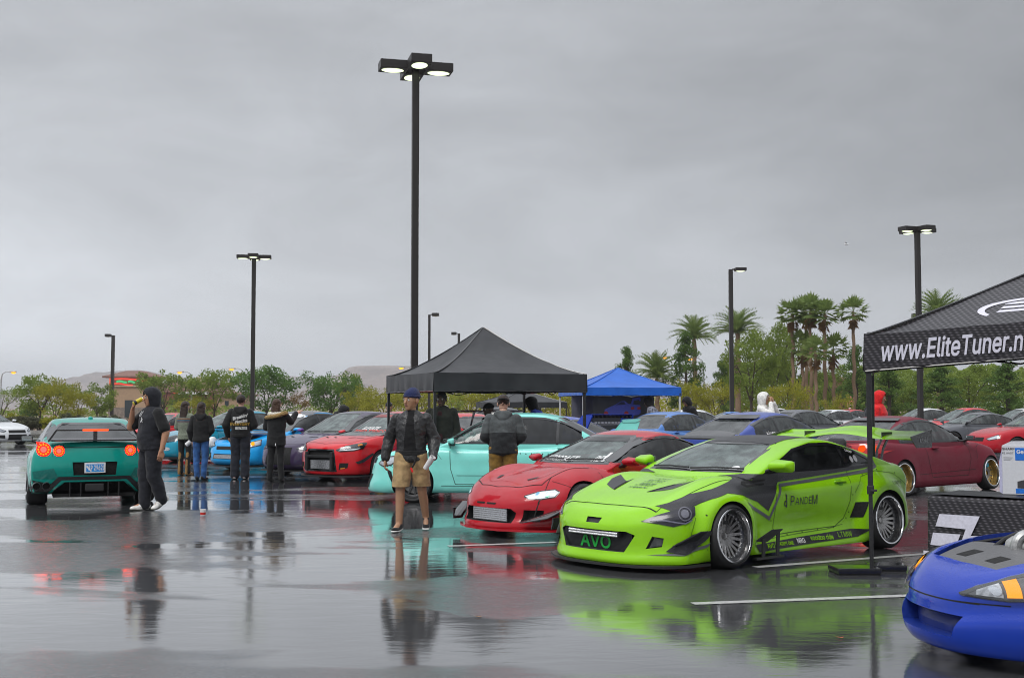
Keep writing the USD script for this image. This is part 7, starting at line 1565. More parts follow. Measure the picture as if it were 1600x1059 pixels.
hd = math.radians(187); tip = np.array(place(1446, 940, 7.6)[:2]); fwd = np.array([math.cos(hd), math.sin(hd)])
S2 = Car('blue_roadster', 'royal blue roadster nose with its engine bay open, cut by the right edge', tip - fwd * 1.8, hd, c, scale=0.9)
for x, s in ((1.2, 1), (1.2, -1), (-1.2, 1), (-1.2, -1)): wheel(S2, x, s, c, face=False)
S2.lay('side_window', auto_dlo(c, 0.4, -1.0), 'S', GLASS_DARK, 0.003, both=True); S2.lay('windscreen', auto_wind(c, 0.5, 1.12), 'F', GLASS_DARK, 0.003)
HLs = poly((1.92, 0.478), (1.85, 0.530), (1.70, 0.605), (1.55, 0.658), (1.38, 0.70), (1.36, 0.54), (1.55, 0.505), (1.75, 0.476))
for vw in ('L', 'R'):
    if vw == 'R': HLs = affinity.translate(HLs, 0, -0.05)
    L_ = S2.lay('headlight', HLs, vw, plain('lamp_bowl', (0.085, 0.085, 0.09), 0.25, coat=0.6), 0.003, size=0.025)
    S2.lay('lamp_reflector', poly((1.875, 0.485), (1.77, 0.487), (1.765, 0.568), (1.82, 0.540), (1.865, 0.512)), vw, plain('cut_reflector', (0.62, 0.63, 0.66), 0.2, metal=0.5, grain=0.6, scale=26), 0.012, parent=L_, size=0.03); S2.lay('projector', Point(1.795, 0.520).buffer(0.024), vw, CHROME, 0.018, parent=L_, size=0.03)
    S2.lay('turn_lamp', poly((1.755, 0.49), (1.69, 0.497), (1.685, 0.602), (1.75, 0.578)), vw, amber, 0.014, parent=L_, size=0.03); S2.lay('lamp_glass', HLs.buffer(0.004), vw, LENS, 0.030, parent=L_, size=0.03); S2.lay('lamp_edge', HLs.buffer(0.010).difference(HLs.buffer(-0.004)), vw, GLOSS_BLACK, 0.006, parent=L_)
S2.lay('side_reflector', poly((0.55, 0.375), (0.68, 0.37), (0.68, 0.395), (0.56, 0.40)), 'F', plain('clear_reflector', (0.6, 0.6, 0.62), 0.2), 0.005) if False else S2.lay('side_reflector', poly((-0.55, 0.375), (-0.68, 0.37), (-0.68, 0.395), (-0.56, 0.40)), 'F', plain('clear_reflector', (0.6, 0.6, 0.62), 0.2), 0.005); S2.lay('bumper_gap', LineString([(-0.5, 0.43), (0.0, 0.425), (0.3, 0.428), (0.66, 0.44)]).buffer(0.004), 'F', GAP, 0.002, both=True)
zt_ = 0.70
part(S2.p, 'radiator_panel', S2.skin(mesh_poly(poly((1.715, -0.42), (1.735, 0.0), (1.715, 0.42), (1.36, 0.56), (1.30, 0.30), (1.28, -0.40), (1.36, -0.56)), 0.05), 'T', -0.022), plain('grey_shroud', (0.12, 0.12, 0.125), 0.5, bump=0.3)); [part(S2.p, 'panel_slot', S2.skin(flat2(q_), 'T', -0.0195), DARK_VOID) for q_ in (sbox(1.48, -0.30, 1.62, -0.16), sbox(1.50, 0.10, 1.62, 0.24))]
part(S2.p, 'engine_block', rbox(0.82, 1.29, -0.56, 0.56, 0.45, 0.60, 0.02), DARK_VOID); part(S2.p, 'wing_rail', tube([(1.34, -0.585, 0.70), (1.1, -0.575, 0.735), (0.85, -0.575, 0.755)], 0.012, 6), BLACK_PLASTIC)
tb_ = part(S2.p, 'turbocharger', cat([moved(lathe([(0, -0.10), (0.05, -0.10), (0.075, -0.06), (0.085, 0.0), (0.07, 0.06), (0.04, 0.09), (0, 0.09)], 24), (1.22, -0.12, zt_ + 0.02), rz=0.5), moved(trimesh.creation.torus(0.085, 0.035, 24, 10), (1.22, -0.05, zt_ + 0.03), rx=math.pi / 2)]), plain('cast_alloy', (0.45, 0.45, 0.44), 0.4, metal=0.7, grain=0.3)); part(tb_, 'oil_cap', moved(trimesh.creation.icosphere(2, 0.022), (1.12, -0.10, zt_ + 0.09)), plain('red_cap', (0.5, 0.02, 0.03), 0.4)); part(tb_, 'pulley', moved(lathe([(0, 0.02), (0.06, 0.02), (0.07, 0), (0.06, -0.03), (0, -0.03)], 20), (1.20, 0.08, zt_ + 0.01), rz=0.5), BLACK_PLASTIC)
part(S2.p, 'coolant_hose', tube([(1.36, -0.35, zt_ - 0.05), (1.25, -0.28, zt_ + 0.06), (1.15, -0.18, zt_ + 0.13), (1.02, -0.10, zt_ + 0.10), (0.92, -0.05, zt_ - 0.02)], 0.02, 10), BLACK_PLASTIC); part(S2.p, 'intake_pipe', tube([(1.05, 0.3, zt_ - 0.05), (1.0, 0.2, zt_ + 0.07), (0.9, 0.05, zt_ + 0.09), (0.8, -0.1, zt_ + 0.05)], 0.04, 12), plain('brass_pipe', (0.35, 0.26, 0.15), 0.35, metal=0.7)); part(S2.p, 'cam_cover', rbox(0.62, 1.0, -0.2, 0.25, zt_ - 0.1, zt_ + 0.06, 0.03), plain('cam_cover_red', (0.18, 0.16, 0.15), 0.5))

# ---------------------------------------------------------------- distant cars
def far_car(name, label, px, y, hd, paint_, base, group=None, dl=None, zs=0.0, **kw):
    c = spec(**{**base, 'paint': paint_, 'cell': 0.07, 'roof': [(a, b + zs) for a, b in base['roof']], 'roof_z': base['roof_z'] + zs})
    C = build(name, label, ((px - 800) / FPX * y, y), math.radians(hd), c, (-0.27, -1.0) if base is not CPE else (-0.6,), DOOR4 if base is not CPE else DOOR2, [], dl=dl or ((0.92, -1.45) if base is not CPE else (0.85, -1.3)), mirror_at=(0.72, 0.82, 1.0), wheels=kw.get('wheels', (1, 0, 1, 0)), side_glass=pane('grey_glass', (0.2, 0.23, 0.24)), rear_seats=False)
    front_face(C, grille=poly((-0.4, 0.50), (0.4, 0.50), (0.4, 0.62), (-0.4, 0.62)), lower=poly((-0.4, 0.24), (0.4, 0.24), (0.4, 0.38), (-0.4, 0.38)), lamps=poly((0.32, 0.58), (0.66, 0.70), (0.72, 0.60), (0.4, 0.54)), lamp_mat=kw.get('lamp', white_lamp))
    C.lay('tail_lamp', poly((0.50, 0.74), (0.82, 0.74), (0.82, 0.88), (0.5, 0.88)), 'B', red_lens, 0.005, both=True)
    return C
WL = far_car('white_sedan', 'white sports sedan parked at the far left edge, facing right', -22, 51.5, -32, WHITEP, SED, wheels=(0, 1, 0, 0))
WL.lay('bumper_opening', poly((-0.45, 0.22), (0.45, 0.22), (0.42, 0.44), (-0.42, 0.44)), 'F', DARK_VOID, 0.005); WL.lay('side_opening', poly((0.55, 0.28), (0.78, 0.30), (0.78, 0.42), (0.56, 0.42)), 'F', DARK_VOID, 0.005, both=True)
far_car('red_coupe', 'red coupe at the right edge behind the maroon coupe, side mirror showing', 1618, 38.5, 193, RED2, SED, zs=-0.02, wheels=(1, 0, 1, 0))
far_car('grey_coupe', 'dark grey coupe with a sloping tail, between two red cars on the right', 1516, 47, 192, GREYP, CPE, zs=0.02)
far_car('red_hatchback', 'bright red sedan roof behind the dark grey coupe, sticker on its rear glass', 1500, 55, 194, REDB, SED, zs=0.08)
far_car('white_hatchback', 'white car roof left of the bright red roof on the far right row', 1434, 60, 196, WHITEP, SED, zs=0.06)
far_car('white_estate', 'white car with a black roof spoiler at the right edge of the far row', 1590, 57, 193, WHITEP, SED, zs=0.06)
RW = far_car('winged_red_coupe', 'red coupe carrying a broad black wing, behind the dark-coated man', 712, 31.5, 118, REDB, CPE, zs=0.06, wheels=(0, 0, 0, 0))
wing_r(RW, -2.0, 1.44, 1.75, 0.34, black_vinyl)
for s in (1, -1): part(RW.p, 'wing_stay', tm(m3.Manifold.batch_hull([m3.Manifold.cube((0.05, 0.014, 0.02), True).translate((-1.75, s * 0.45, 0.98)), m3.Manifold.cube((0.10, 0.014, 0.02), True).translate((-2.0, s * 0.45, 1.43))])), GLOSS_BLACK)
far_car('dark_suv', 'dark charcoal hatchback seen under the black wing, below the small far canopy', 760, 44, 170, BLACKP, SED, zs=0.10)
far_car('dark_sedan', 'dark grey sedan beyond the deep blue coupe roof, side mirror showing', 1262, 44, 30, GREYP, SED, zs=0.02, wheels=(0, 1, 0, 1))
far_car('white_rally_car', 'small white car with red markings between the dark sedan and the maroon roof', 1290, 60, 205, WHITEP, SED)
far_car('crimson_car', 'small crimson car with its bonnet up, beside the white car with red markings', 1318, 66, 210, RED2, SED)
far_car('pale_sedan', 'pale silver car behind the black-hooded person beside the blue canopy', 1060, 50, 178, WHITEP, SED, zs=0.02)
far_car('slate_blue_car', 'slate blue car at the foot of the single-headed lamp post', 1128, 64, 182, STEELB, CPE)
far_car('silver_van', 'silver white car roof behind the person in the white hoodie', 1196, 72, 180, WHITEP, SED, zs=0.08)
# ================================================================= PEOPLE
SKIN = {k: mat('skin_' + k, {'tc': ('texture_coordinate', {}), 'n': ('noise_texture', {'scale': 30.0, 'detail': 3.0}), 'r': ('rgb_ramp', {'ramp': [(0.3, [x * 0.88 for x in c]), (0.7, c)]}),
        'p': ('principled_bsdf', {'roughness': 0.5, 'subsurface_weight': 0.08, 'subsurface_radius': (1, 0.3, 0.15), 'subsurface_scale': 0.01})}, [('tc.object', 'n.vector'), ('n.fac', 'r.fac'), ('r.color', 'p.base_color')])
        for k, c in {'tan': (0.42, 0.235, 0.14), 'warm': (0.46, 0.24, 0.145), 'fair': (0.56, 0.34, 0.25), 'deep': (0.085, 0.045, 0.03)}.items()}
HAIR = {'black': cloth('hair_black', (0.012, 0.010, 0.009), 0.5, 60, 0.6, 0.4), 'brown': cloth('hair_brown', (0.055, 0.026, 0.014), 0.5, 60, 0.6, 0.4), 'dark': cloth('hair_dark_brown', (0.028, 0.015, 0.010), 0.5, 60, 0.6, 0.4)}
CL = lambda n, c, **k: cloth('cloth_' + n, c, **k)
C_BLACK = CL('black', (0.012, 0.012, 0.013)); C_NAVY = CL('navy_black', (0.014, 0.015, 0.021)); C_SHELL = mat('bomber_nylon', {
    'tc': ('texture_coordinate', {}), 'n': ('noise_texture', {'scale': 16.0, 'detail': 4.0, 'distortion': 0.8}), 'r': ('rgb_ramp', {'ramp': [(0.3, (0.014, 0.014, 0.015)), (0.7, (0.028, 0.028, 0.030))]}), 'b': ('bump', {'strength': 0.6, 'distance': 0.03}), 'p': ('principled_bsdf', {'roughness': 0.42})},
    [('tc.object', 'n.vector'), ('n.fac', 'r.fac'), ('r.color', 'p.base_color'), ('n.fac', 'b.height'), ('b.normal', 'p.normal')])
C_KHAKI = CL('khaki', (0.36, 0.245, 0.12), scale=12, bump=0.6); C_OCHRE = CL('ochre', (0.20, 0.115, 0.022), scale=12, bump=0.6); C_JEAN = CL('blue_denim', (0.028, 0.095, 0.27), scale=9, grain=0.5); C_DJEAN = CL('dark_denim', (0.017, 0.019, 0.028), scale=10, grain=0.35)
C_GREY = CL('slate_jacket', (0.075, 0.085, 0.088), scale=10, bump=0.6); C_DGREY = CL('charcoal', (0.016, 0.018, 0.02), scale=10, bump=0.6); C_TAN = CL('tan_suede', (0.27, 0.155, 0.055)); C_SAGE = CL('grey_green_knit', (0.19, 0.215, 0.165), scale=50, bump=0.7)
C_WHITE = CL('white_cotton', (0.70, 0.69, 0.66)); C_RED = CL('red_fleece', (0.62, 0.014, 0.016)); C_BLUE = CL('blue_jacket', (0.01, 0.035, 0.30)); C_FUR = CL('tan_fur', (0.36, 0.235, 0.09), scale=70, bump=1.0, grain=0.5); C_CREAM = CL('cream_fleece', (0.66, 0.63, 0.55), scale=50, bump=0.8)
C_BEANIE = CL('navy_knit', (0.012, 0.020, 0.085), scale=80, bump=0.8); C_OLIVE = CL('dark_olive', (0.012, 0.014, 0.010)); C_PLAID = CL('plaid', (0.20, 0.21, 0.26), scale=18, grain=0.7)
SOLE = plain('white_sole', (0.68, 0.68, 0.66), 0.5)
def ell(p, r): return m3.Manifold.sphere(1.0, 20).scale(tuple(np.broadcast_to(r, 3).astype(float))).translate(tuple(map(float, p)))
def chain(pts, rads, n=14):
    out = []
    for (p, r), (q, s) in zip(zip(pts, rads), list(zip(pts, rads))[1:]): out.append(m3.Manifold.batch_hull([ell(p, r), ell(q, s)]))
    return out
def fuse(parts, L=0.022, it=8, wrinkle=0.0, seed=0, scale=9.0):
    m = m3.Manifold.batch_boolean(parts, m3.OpType.Add).refine_to_length(L); t = tm(m); t.merge_vertices()
    if it: trimesh.smoothing.filter_taubin(t, 0.5, 0.53, it)
    if wrinkle:
        v = np.array(t.vertices); q = v * [1, 1, 1.6]
        t.vertices = v + np.array(t.vertex_normals) * ((meshkit.fbm(q * scale, 3, seed) - 0.5) * 2 * wrinkle)[:, None]
    return t
def hand(wrist, along, palm, curl=0.6, side=1, grip=None):
    """Palm, four unequal fingers and a thumb; along = direction of the fingers, palm = which way the palm faces."""
    x = np.array(along, float); x /= np.linalg.norm(x); z = -np.array(palm, float); z -= x * (z @ x); z /= np.linalg.norm(z); y = np.cross(z, x) * side
    P = lambda a, b, c: np.array(wrist) + x * a + y * b + z * c
    out = [m3.Manifold.batch_hull([ell(P(0.0, -0.018, 0), 0.017), ell(P(0.0, 0.018, 0), 0.017), ell(P(0.085, -0.034, 0), 0.013), ell(P(0.088, 0.034, 0), 0.013), ell(P(0.05, 0, -0.006), 0.018)])]
    for k, (b, L) in enumerate(((0.033, 0.070), (0.012, 0.080), (-0.010, 0.074), (-0.031, 0.058))):
        p = P(0.085, b, 0); a = 0.25; pts = [p]
        for s in (0.42, 0.33, 0.25):
            pts.append(pts[-1] + (x * math.cos(a) - z * math.sin(a)) * L * s); a += curl * (1.0 + 0.1 * k)
        out += chain(pts, [0.0105, 0.0098, 0.0090, 0.0078])
    t0 = P(0.022, 0.030, -0.004); t1 = P(0.055, 0.055, -0.018); t2 = P(0.085, 0.056, -0.034)
    out += chain([t0, t1, t2], [0.0135, 0.0115, 0.009])
    t = tm(m3.Manifold.batch_boolean(out, m3.OpType.Add).refine_to_length(0.006)); t.merge_vertices(); trimesh.smoothing.filter_taubin(t, 0.5, 0.53, 4)
    return to_m(t)
DEF = dict(sh=(-0.005, 0.185, 1.41), el=(-0.04, 0.235, 1.13), wr=(0.03, 0.245, 0.88), hip=(0.0, 0.09, 0.93), kn=(0.015, 0.10, 0.50), an=(-0.02, 0.105, 0.085), toe=(0.14, 0.115, 0.035))
class Person:
    """A figure facing +x at the origin, made for a height of 1.75 and scaled; joints may be overridden as name_l or name_r."""
    def __init__(self, label, loc, heading, H=1.75, skin='tan', bulk=1.0, lean=0.0, head_turn=0.0, head_tilt=0.0, res=0.022, group=None, fingers=True, hide_low=None, **j):
        self.k = H / 1.75; self.p = thing('person', label, 'person', (*loc[:2], loc[2] if len(loc) > 2 else 0), heading, group); self.bulk, self.lean_a, self.res, self.skin = bulk, lean, res, SKIN[skin]
        self.J = {}
        for n, v in DEF.items():
            for s, sg in (('_l', 1), ('_r', -1)): self.J[n + s] = np.array(j.get(n + s, (v[0], v[1] * sg * (bulk if n in ('sh', 'el', 'wr') else 0.5 + bulk / 2), v[2])), float)
        J, b = self.J, bulk
        self.neck = np.array(j.get('neck', (-0.01, 0, 1.47))); self.head = self.neck + np.array(j.get('head', (0.025, 0, 0.15)))
        self.turn, self.htilt = head_turn, head_tilt
        parts = self.torso(0.0, 0.90, 1.47)
        for s in ('_l', '_r'):
            parts += chain([J['sh' + s], J['el' + s], J['wr' + s]], [0.058 * b, 0.045 * b, 0.028])
            parts += chain([J['hip' + s], J['kn' + s], J['an' + s]], [0.088 * b, 0.058 * b, 0.042]); m = J['kn' + s] * 0.7 + J['an' + s] * 0.3 + [-0.022, 0, 0]; parts += chain([J['kn' + s], m, J['an' + s]], [0.05 * b, 0.056 * b, 0.036]); parts += chain([J['an' + s], J['toe' + s]], [0.042, 0.03])
        parts += chain([self.neck - [0, 0, 0.05], self.head - [0.01, 0, 0.06]], [0.062, 0.056])
        body = to_m(fuse(parts, res, 6))
        body = body + self.head_shape()
        if fingers:
            for s, sg in (('_l', 1), ('_r', -1)):
                d = j.get('hand' + s) or dict(along=J['wr' + s] - J['el' + s], palm=(0.1, -sg, 0)); body = body + hand(J['wr' + s], d['along'], d['palm'], d.get('curl', 0.45), side=sg if d.get('thumb', 1) > 0 else -sg)
        self.body = self.add('body', tm(body), self.skin, smooth=50)
        self.face()
    def bend(self, m):
        m = tm(m).copy(); v = np.array(m.vertices)
        if self.lean_a:
            a = self.lean_a * sstep(0.85, 1.12, v[:, 2]); x, z = v[:, 0], v[:, 2] - 0.95
            v = np.column_stack([x * np.cos(a) + z * np.sin(a), v[:, 1], 0.95 + z * np.cos(a) - x * np.sin(a)])
        m.vertices = v * self.k; return m
    def add(self, name, m, mt, parent=None, smooth=45, label=None): return part(parent or self.p, name, self.bend(m), mt, label, smooth=smooth)
    def torso(self, g, z0, z1):
        b = self.bulk; lv = [(0.90, 0.115, 0.165), (1.05, 0.108 * (1.0 + (b - 1) * 1.6), 0.150), (1.20, 0.118, 0.165), (1.33, 0.115, 0.178), (1.41, 0.085, 0.165), (1.475, 0.055, 0.07)]
        lv = [l for l in lv if z0 - 0.02 <= l[0] <= z1 + 0.02]
        return [m3.Manifold.batch_hull([ell((0 if z < 1.4 else -0.005, 0, z), ((d * b + g), w * b + g, 0.05 + g * 0.3)), ell((0 if z2 < 1.4 else -0.005, 0, z2), ((d2 * b + g), w2 * b + g, 0.05 + g * 0.3))]) for (z, d, w), (z2, d2, w2) in zip(lv, lv[1:])]
    def hx(self, m):
        """From the head's own frame to the body's."""
        return moved(moved(m, ry=self.htilt, s=1.11), tuple(self.head + [0, 0, 0.012]), rz=self.turn)
    def head_shape(self):
        P = [m3.Manifold.batch_hull([ell((-0.012, 0, 0.025), (0.098, 0.076, 0.092)), ell((0.03, 0, 0.0), (0.066, 0.066, 0.085))]), m3.Manifold.batch_hull([ell((0.035, 0, -0.03), (0.055, 0.058, 0.05)), ell((0.058, 0, -0.088), (0.026, 0.030, 0.022)), ell((-0.01, 0, -0.05), (0.05, 0.06, 0.04))]),
             m3.Manifold.batch_hull([ell((0.090, 0, 0.014), (0.010, 0.009, 0.01)), ell((0.110, 0, -0.024), (0.013, 0.016, 0.010))]), m3.Manifold.batch_hull([ell((0.086, -0.03, 0.03), (0.012, 0.016, 0.008)), ell((0.086, 0.03, 0.03), (0.012, 0.016, 0.008))])]
        t = tm(m3.Manifold.batch_boolean(P, m3.OpType.Add).refine_to_length(0.010)); t.merge_vertices(); trimesh.smoothing.filter_taubin(t, 0.5, 0.53, 5)
        m = to_m(t)
        for s in (1, -1): m = m + ell((-0.012, s * 0.078, 0.0), (0.024, 0.011, 0.033))
        return to_m(self.hx(tm(m)))
    def face(self):
        dark = plain('brow_dark', (0.02, 0.013, 0.01), 0.6); lip = plain('lip', (0.26, 0.10, 0.085), 0.5)
        for s in (1, -1):
            e = self.add('eye', self.hx(moved(trimesh.creation.icosphere(2, 0.0125), (0.0835, s * 0.032, 0.008))), plain('eye_white', (0.55, 0.53, 0.5), 0.3)); self.add('iris', self.hx(moved(trimesh.creation.icosphere(1, 0.0075), (0.0905, s * 0.031, 0.008))), dark, e)
            self.add('eyebrow', self.hx(moved(rbox(-0.006, 0.006, -0.019, 0.019, -0.004, 0.004, 0.003), (0.0935, s * 0.032, 0.032), rz=s * -0.35)), dark)
        self.add('mouth', self.hx(moved(tm(ell((0, 0, 0), (0.008, 0.024, 0.008))), (0.0905, 0, -0.052))), lip)
    def top(self, name, mt, g=0.028, hem=0.86, sleeve='long', loose=1.0, split=None, mt2=None, wrinkle=0.010, seed=1, collar=None, cuff=None):
        J, b = self.J, self.bulk
        P = self.torso(g, 0.90, 1.475)
        P.append(m3.Manifold.batch_hull([ell((0, 0, 0.97), (0.115 * b + g, 0.16 * b + g, 0.03)), ell((0, 0, hem + 0.03), (0.118 * b + g, 0.168 * b + g, 0.03))]))
        for s in ('_l', '_r'):
            if sleeve == 'long': P += chain([J['sh' + s], J['el' + s], J['wr' + s] + (J['el' + s] - J['wr' + s]) * 0.06], [0.050 * b + g * 0.62, (0.046 * b + g * 0.62) * loose, (0.034 + g * 0.42) * loose])
            elif sleeve == 'short': P += chain([J['sh' + s], J['sh' + s] * 0.25 + J['el' + s] * 0.75], [0.055 * b + g * 0.7, 0.055 * b + g])
            else: P.append(ell(J['sh' + s] * [1, 0.9, 1], (0.07 * b, 0.06 * b, 0.05)))
        t = fuse(P, self.res, 5, wrinkle, seed)
        out = []
        if split:
            M = to_m(t); hi, lo = M.split_by_plane((0, 0, 1), split); out = [self.add(name, tm(hi), mt), self.add(name + '_lower', tm(lo), mt2)]
        else: out = [self.add(name, t, mt)]
        if cuff:
            for s in ('_l', '_r'):
                d = J['wr' + s] - J['el' + s]; self.add('cuff', tm(m3.Manifold.batch_hull([ell(J['wr' + s] - d * 0.02, (0.036 + g * 0.4)), ell(J['wr' + s] - d * 0.20, (0.039 + g * 0.5))])), cuff, out[0])
            self.add('hem_band', tm(m3.Manifold.batch_hull([ell((0, 0, hem + 0.015), (0.120 * b + g, 0.170 * b + g, 0.022)), ell((0, 0, hem + 0.065), (0.120 * b + g, 0.170 * b + g, 0.02))])), cuff, out[0])
        if collar: self.add('collar', tm(fuse([m3.Manifold.batch_hull([ell((-0.01, 0, 1.45), (0.085, 0.092, 0.03)), ell((-0.005, 0, 1.50), (0.072, 0.074, 0.02))])], 0.02, 2)), collar, out[0])
        return out[0]
    def legs(self, name, mt, g=0.02, to='an', flare=0.0, wrinkle=0.009, seed=2, end=None, waist=1.0, cut=0.56):
        J, b = self.J, self.bulk; P = [m3.Manifold.batch_hull([ell((0, 0, 0.93), (0.118 * b + g * 0.6, 0.168 * b + g * 0.6, 0.08)), ell((0, 0, waist), (0.112 * b + g * 0.5, 0.158 * b + g * 0.5, 0.03))])]
        for s in ('_l', '_r'):
            h_, k_, a_ = J['hip' + s], J['kn' + s], J['an' + s]
            if to == 'kn': P += chain([h_, k_ * 0.96 + a_ * 0.04], [0.092 * b + g * 0.8, 0.070 * b + g * 1.25])
            else:
                e = a_ + (k_ - a_) * (0.0 if end is None else end); c_ = k_ * 0.7 + a_ * 0.3 + [-0.018, 0, 0]
                P += chain([h_, k_, c_, e], [0.090 * b + g, 0.062 * b + g, 0.060 * b + g, 0.048 + g + flare])
        if to == 'kn':
            M = to_m(fuse(P, self.res, 5, wrinkle, seed)).trim_by_plane((0, 0, 1), cut); return self.add(name, tm(M), mt)
        return self.add(name, fuse(P, self.res, 5, wrinkle, seed), mt)
    def shoes(self, mt, sole=SOLE, high=0.0, name='shoe', scale=1.0):
        J = self.J
        for s in ('_l', '_r'):
            a, t = J['an' + s], J['toe' + s]; d = t - a; d[2] = 0; L = np.linalg.norm(d); d = d / max(L, 1e-6); dn = t - a
            dn = dn / np.linalg.norm(dn); up = np.array([0, 0, 1.0]); heel = a - d * 0.055 + (t - a) * 0.0 - [0, 0, 0.042]
            if a[2] > 0.13: heel = a - dn * 0.03 - np.array([d[0], d[1], 0]) * 0.05 + [0, 0, -0.02]
            sh = self.add(name, fuse([m3.Manifold.batch_hull([ell(heel + [0, 0, 0.02], 0.034 * scale), ell(a + [0, 0, -0.005 + high], 0.046 * scale), ell(t * 0.45 + a * 0.55 - [0, 0, 0.015], 0.042 * scale)]), m3.Manifold.batch_hull([ell(heel + [0, 0, 0.01], 0.036 * scale), ell(t, (0.042 * scale, 0.042 * scale, 0.030)), ell(t * 0.6 + a * 0.4 - [0, 0, 0.022], 0.042 * scale)])] + (chain([a, a + (J['kn' + s] - a) * high], [0.056, 0.07]) if high > 0.2 else []), 0.02, 3), mt)
            if sole is not None:
                so = m3.Manifold.batch_hull([ell(heel + [0, 0, -0.012], (0.036, 0.036, 0.012)), ell(t + [0.012 * d[0], 0.012 * d[1], -0.018], (0.042, 0.044, 0.012)), ell(t * 0.6 + a * 0.4 - [0, 0, 0.048], (0.04, 0.045, 0.012))]); self.add('sole', tm(so), sole, sh)
    def hood(self, mt, up=True):
        if up:
            o = m3.Manifold.batch_hull([ell((-0.02, 0, 0.03), (0.118, 0.100, 0.118)), ell((0.035, 0, 0.035), (0.075, 0.092, 0.108)), ell((-0.03, 0, -0.09), (0.085, 0.10, 0.06))])
            o = o - m3.Manifold.batch_hull([ell((0.090, 0, 0.010), (0.075, 0.076, 0.088)), ell((0.20, 0, -0.02), (0.08, 0.13, 0.13)), ell((0.085, 0, -0.085), (0.06, 0.065, 0.05))])
            t = tm(o.refine_to_length(0.018)); t.merge_vertices(); self.add('hood', jitter(self.hx(t), 0.006, 14, 4), mt)
            self.add('hood_neck', fuse([m3.Manifold.batch_hull([ell(self.neck + [-0.03, 0, -0.02], (0.10, 0.13, 0.05)), ell(self.head + [-0.035, 0, -0.09], (0.075, 0.092, 0.05))])], 0.02, 2), mt)
        else: self.add('hood', fuse([m3.Manifold.batch_hull([ell((-0.085, -0.09, 1.475), (0.045, 0.05, 0.04)), ell((-0.085, 0.09, 1.475), (0.045, 0.05, 0.04)), ell((-0.125, 0, 1.40), (0.035, 0.085, 0.05)), ell((-0.03, -0.085, 1.50), 0.03), ell((-0.03, 0.085, 1.50), 0.03)])], 0.02, 2, 0.008, 5), mt)
    def cap(self, mt, back=False, brim=True):
        c_ = m3.Manifold.batch_hull([ell((-0.012, 0, 0.05), (0.108, 0.087, 0.085)), ell((0.01, 0, 0.04), (0.095, 0.084, 0.06))]).split_by_plane((0.12, 0, 1), 0.028)[0]
        k = self.add('cap', self.hx(tm(c_)), mt)
        if brim: sgn = -1 if back else 1; self.add('peak', self.hx(tm(m3.Manifold.batch_hull([ell((sgn * 0.08, -0.06, 0.035), (0.02, 0.02, 0.006)), ell((sgn * 0.08, 0.06, 0.035), (0.02, 0.02, 0.006)), ell((sgn * 0.155, 0, 0.022), (0.02, 0.045, 0.006))]))), mt, k)
    def beanie(self, mt):
        o = m3.Manifold.batch_hull([ell((-0.014, 0, 0.055), (0.110, 0.088, 0.088)), ell((-0.03, 0, 0.03), (0.088, 0.086, 0.04)), ell((-0.03, 0, 0.12), (0.06, 0.055, 0.035))]).split_by_plane((-0.10, 0, 1), 0.030)[0]; t = tm(o.refine_to_length(0.02)); t.merge_vertices()
        k = self.add('beanie', self.hx(t), mt); o2 = m3.Manifold.batch_hull([ell((-0.014, 0, 0.052), (0.116, 0.094, 0.028))]).split_by_plane((-0.10, 0, 1), 0.032)[0]; self.add('turn_up', self.hx(tm(o2)), mt, k)
    def hair(self, mt, length=0.0, seed=3):
        P = [m3.Manifold.batch_hull([ell((-0.022, 0, 0.04), (0.104, 0.086, 0.092)), ell((0.0, 0, 0.055), (0.095, 0.080, 0.07))]) - m3.Manifold.batch_hull([ell((0.10, 0, -0.02), (0.055, 0.064, 0.09)), ell((0.16, 0, -0.02), (0.06, 0.08, 0.12))])]
        if length: P.append(m3.Manifold.batch_hull([ell((-0.06, -0.03, 0.0), (0.055, 0.055, 0.06)), ell((-0.06, 0.03, 0.0), (0.055, 0.055, 0.06)), ell((-0.095, -0.05, -0.10 - length * 0.5), (0.035, 0.045, 0.06)), ell((-0.095, 0.05, -0.10 - length * 0.5), (0.035, 0.045, 0.06)), ell((-0.105, 0, -length), (0.028, 0.06, 0.04))]))
        t = tm(m3.Manifold.batch_boolean(P, m3.OpType.Add).refine_to_length(0.016)); t.merge_vertices(); self.add('hair', jitter(self.hx(t), 0.010, 28, seed), mt)
    def back_text(self, s, z, y, h_, mt, x=-0.21, slant=0.0, rot=0.0, width=1.0):
        m = text_shape(s, h_, True, slant, width); v = np.array(m.vertices); c_, s_ = math.cos(rot), math.sin(rot); a = v[:, 0] * c_ - v[:, 1] * s_; b = v[:, 0] * s_ + v[:, 1] * c_
        self.add('lettering', trimesh.Trimesh(np.column_stack([np.full(len(v), x) + 0.9 * (a + y) ** 2, -(a + y), z + b]), m.faces, process=False), mt, smooth=False)
def at(px, py): return ground(px, py)
rad = math.radians

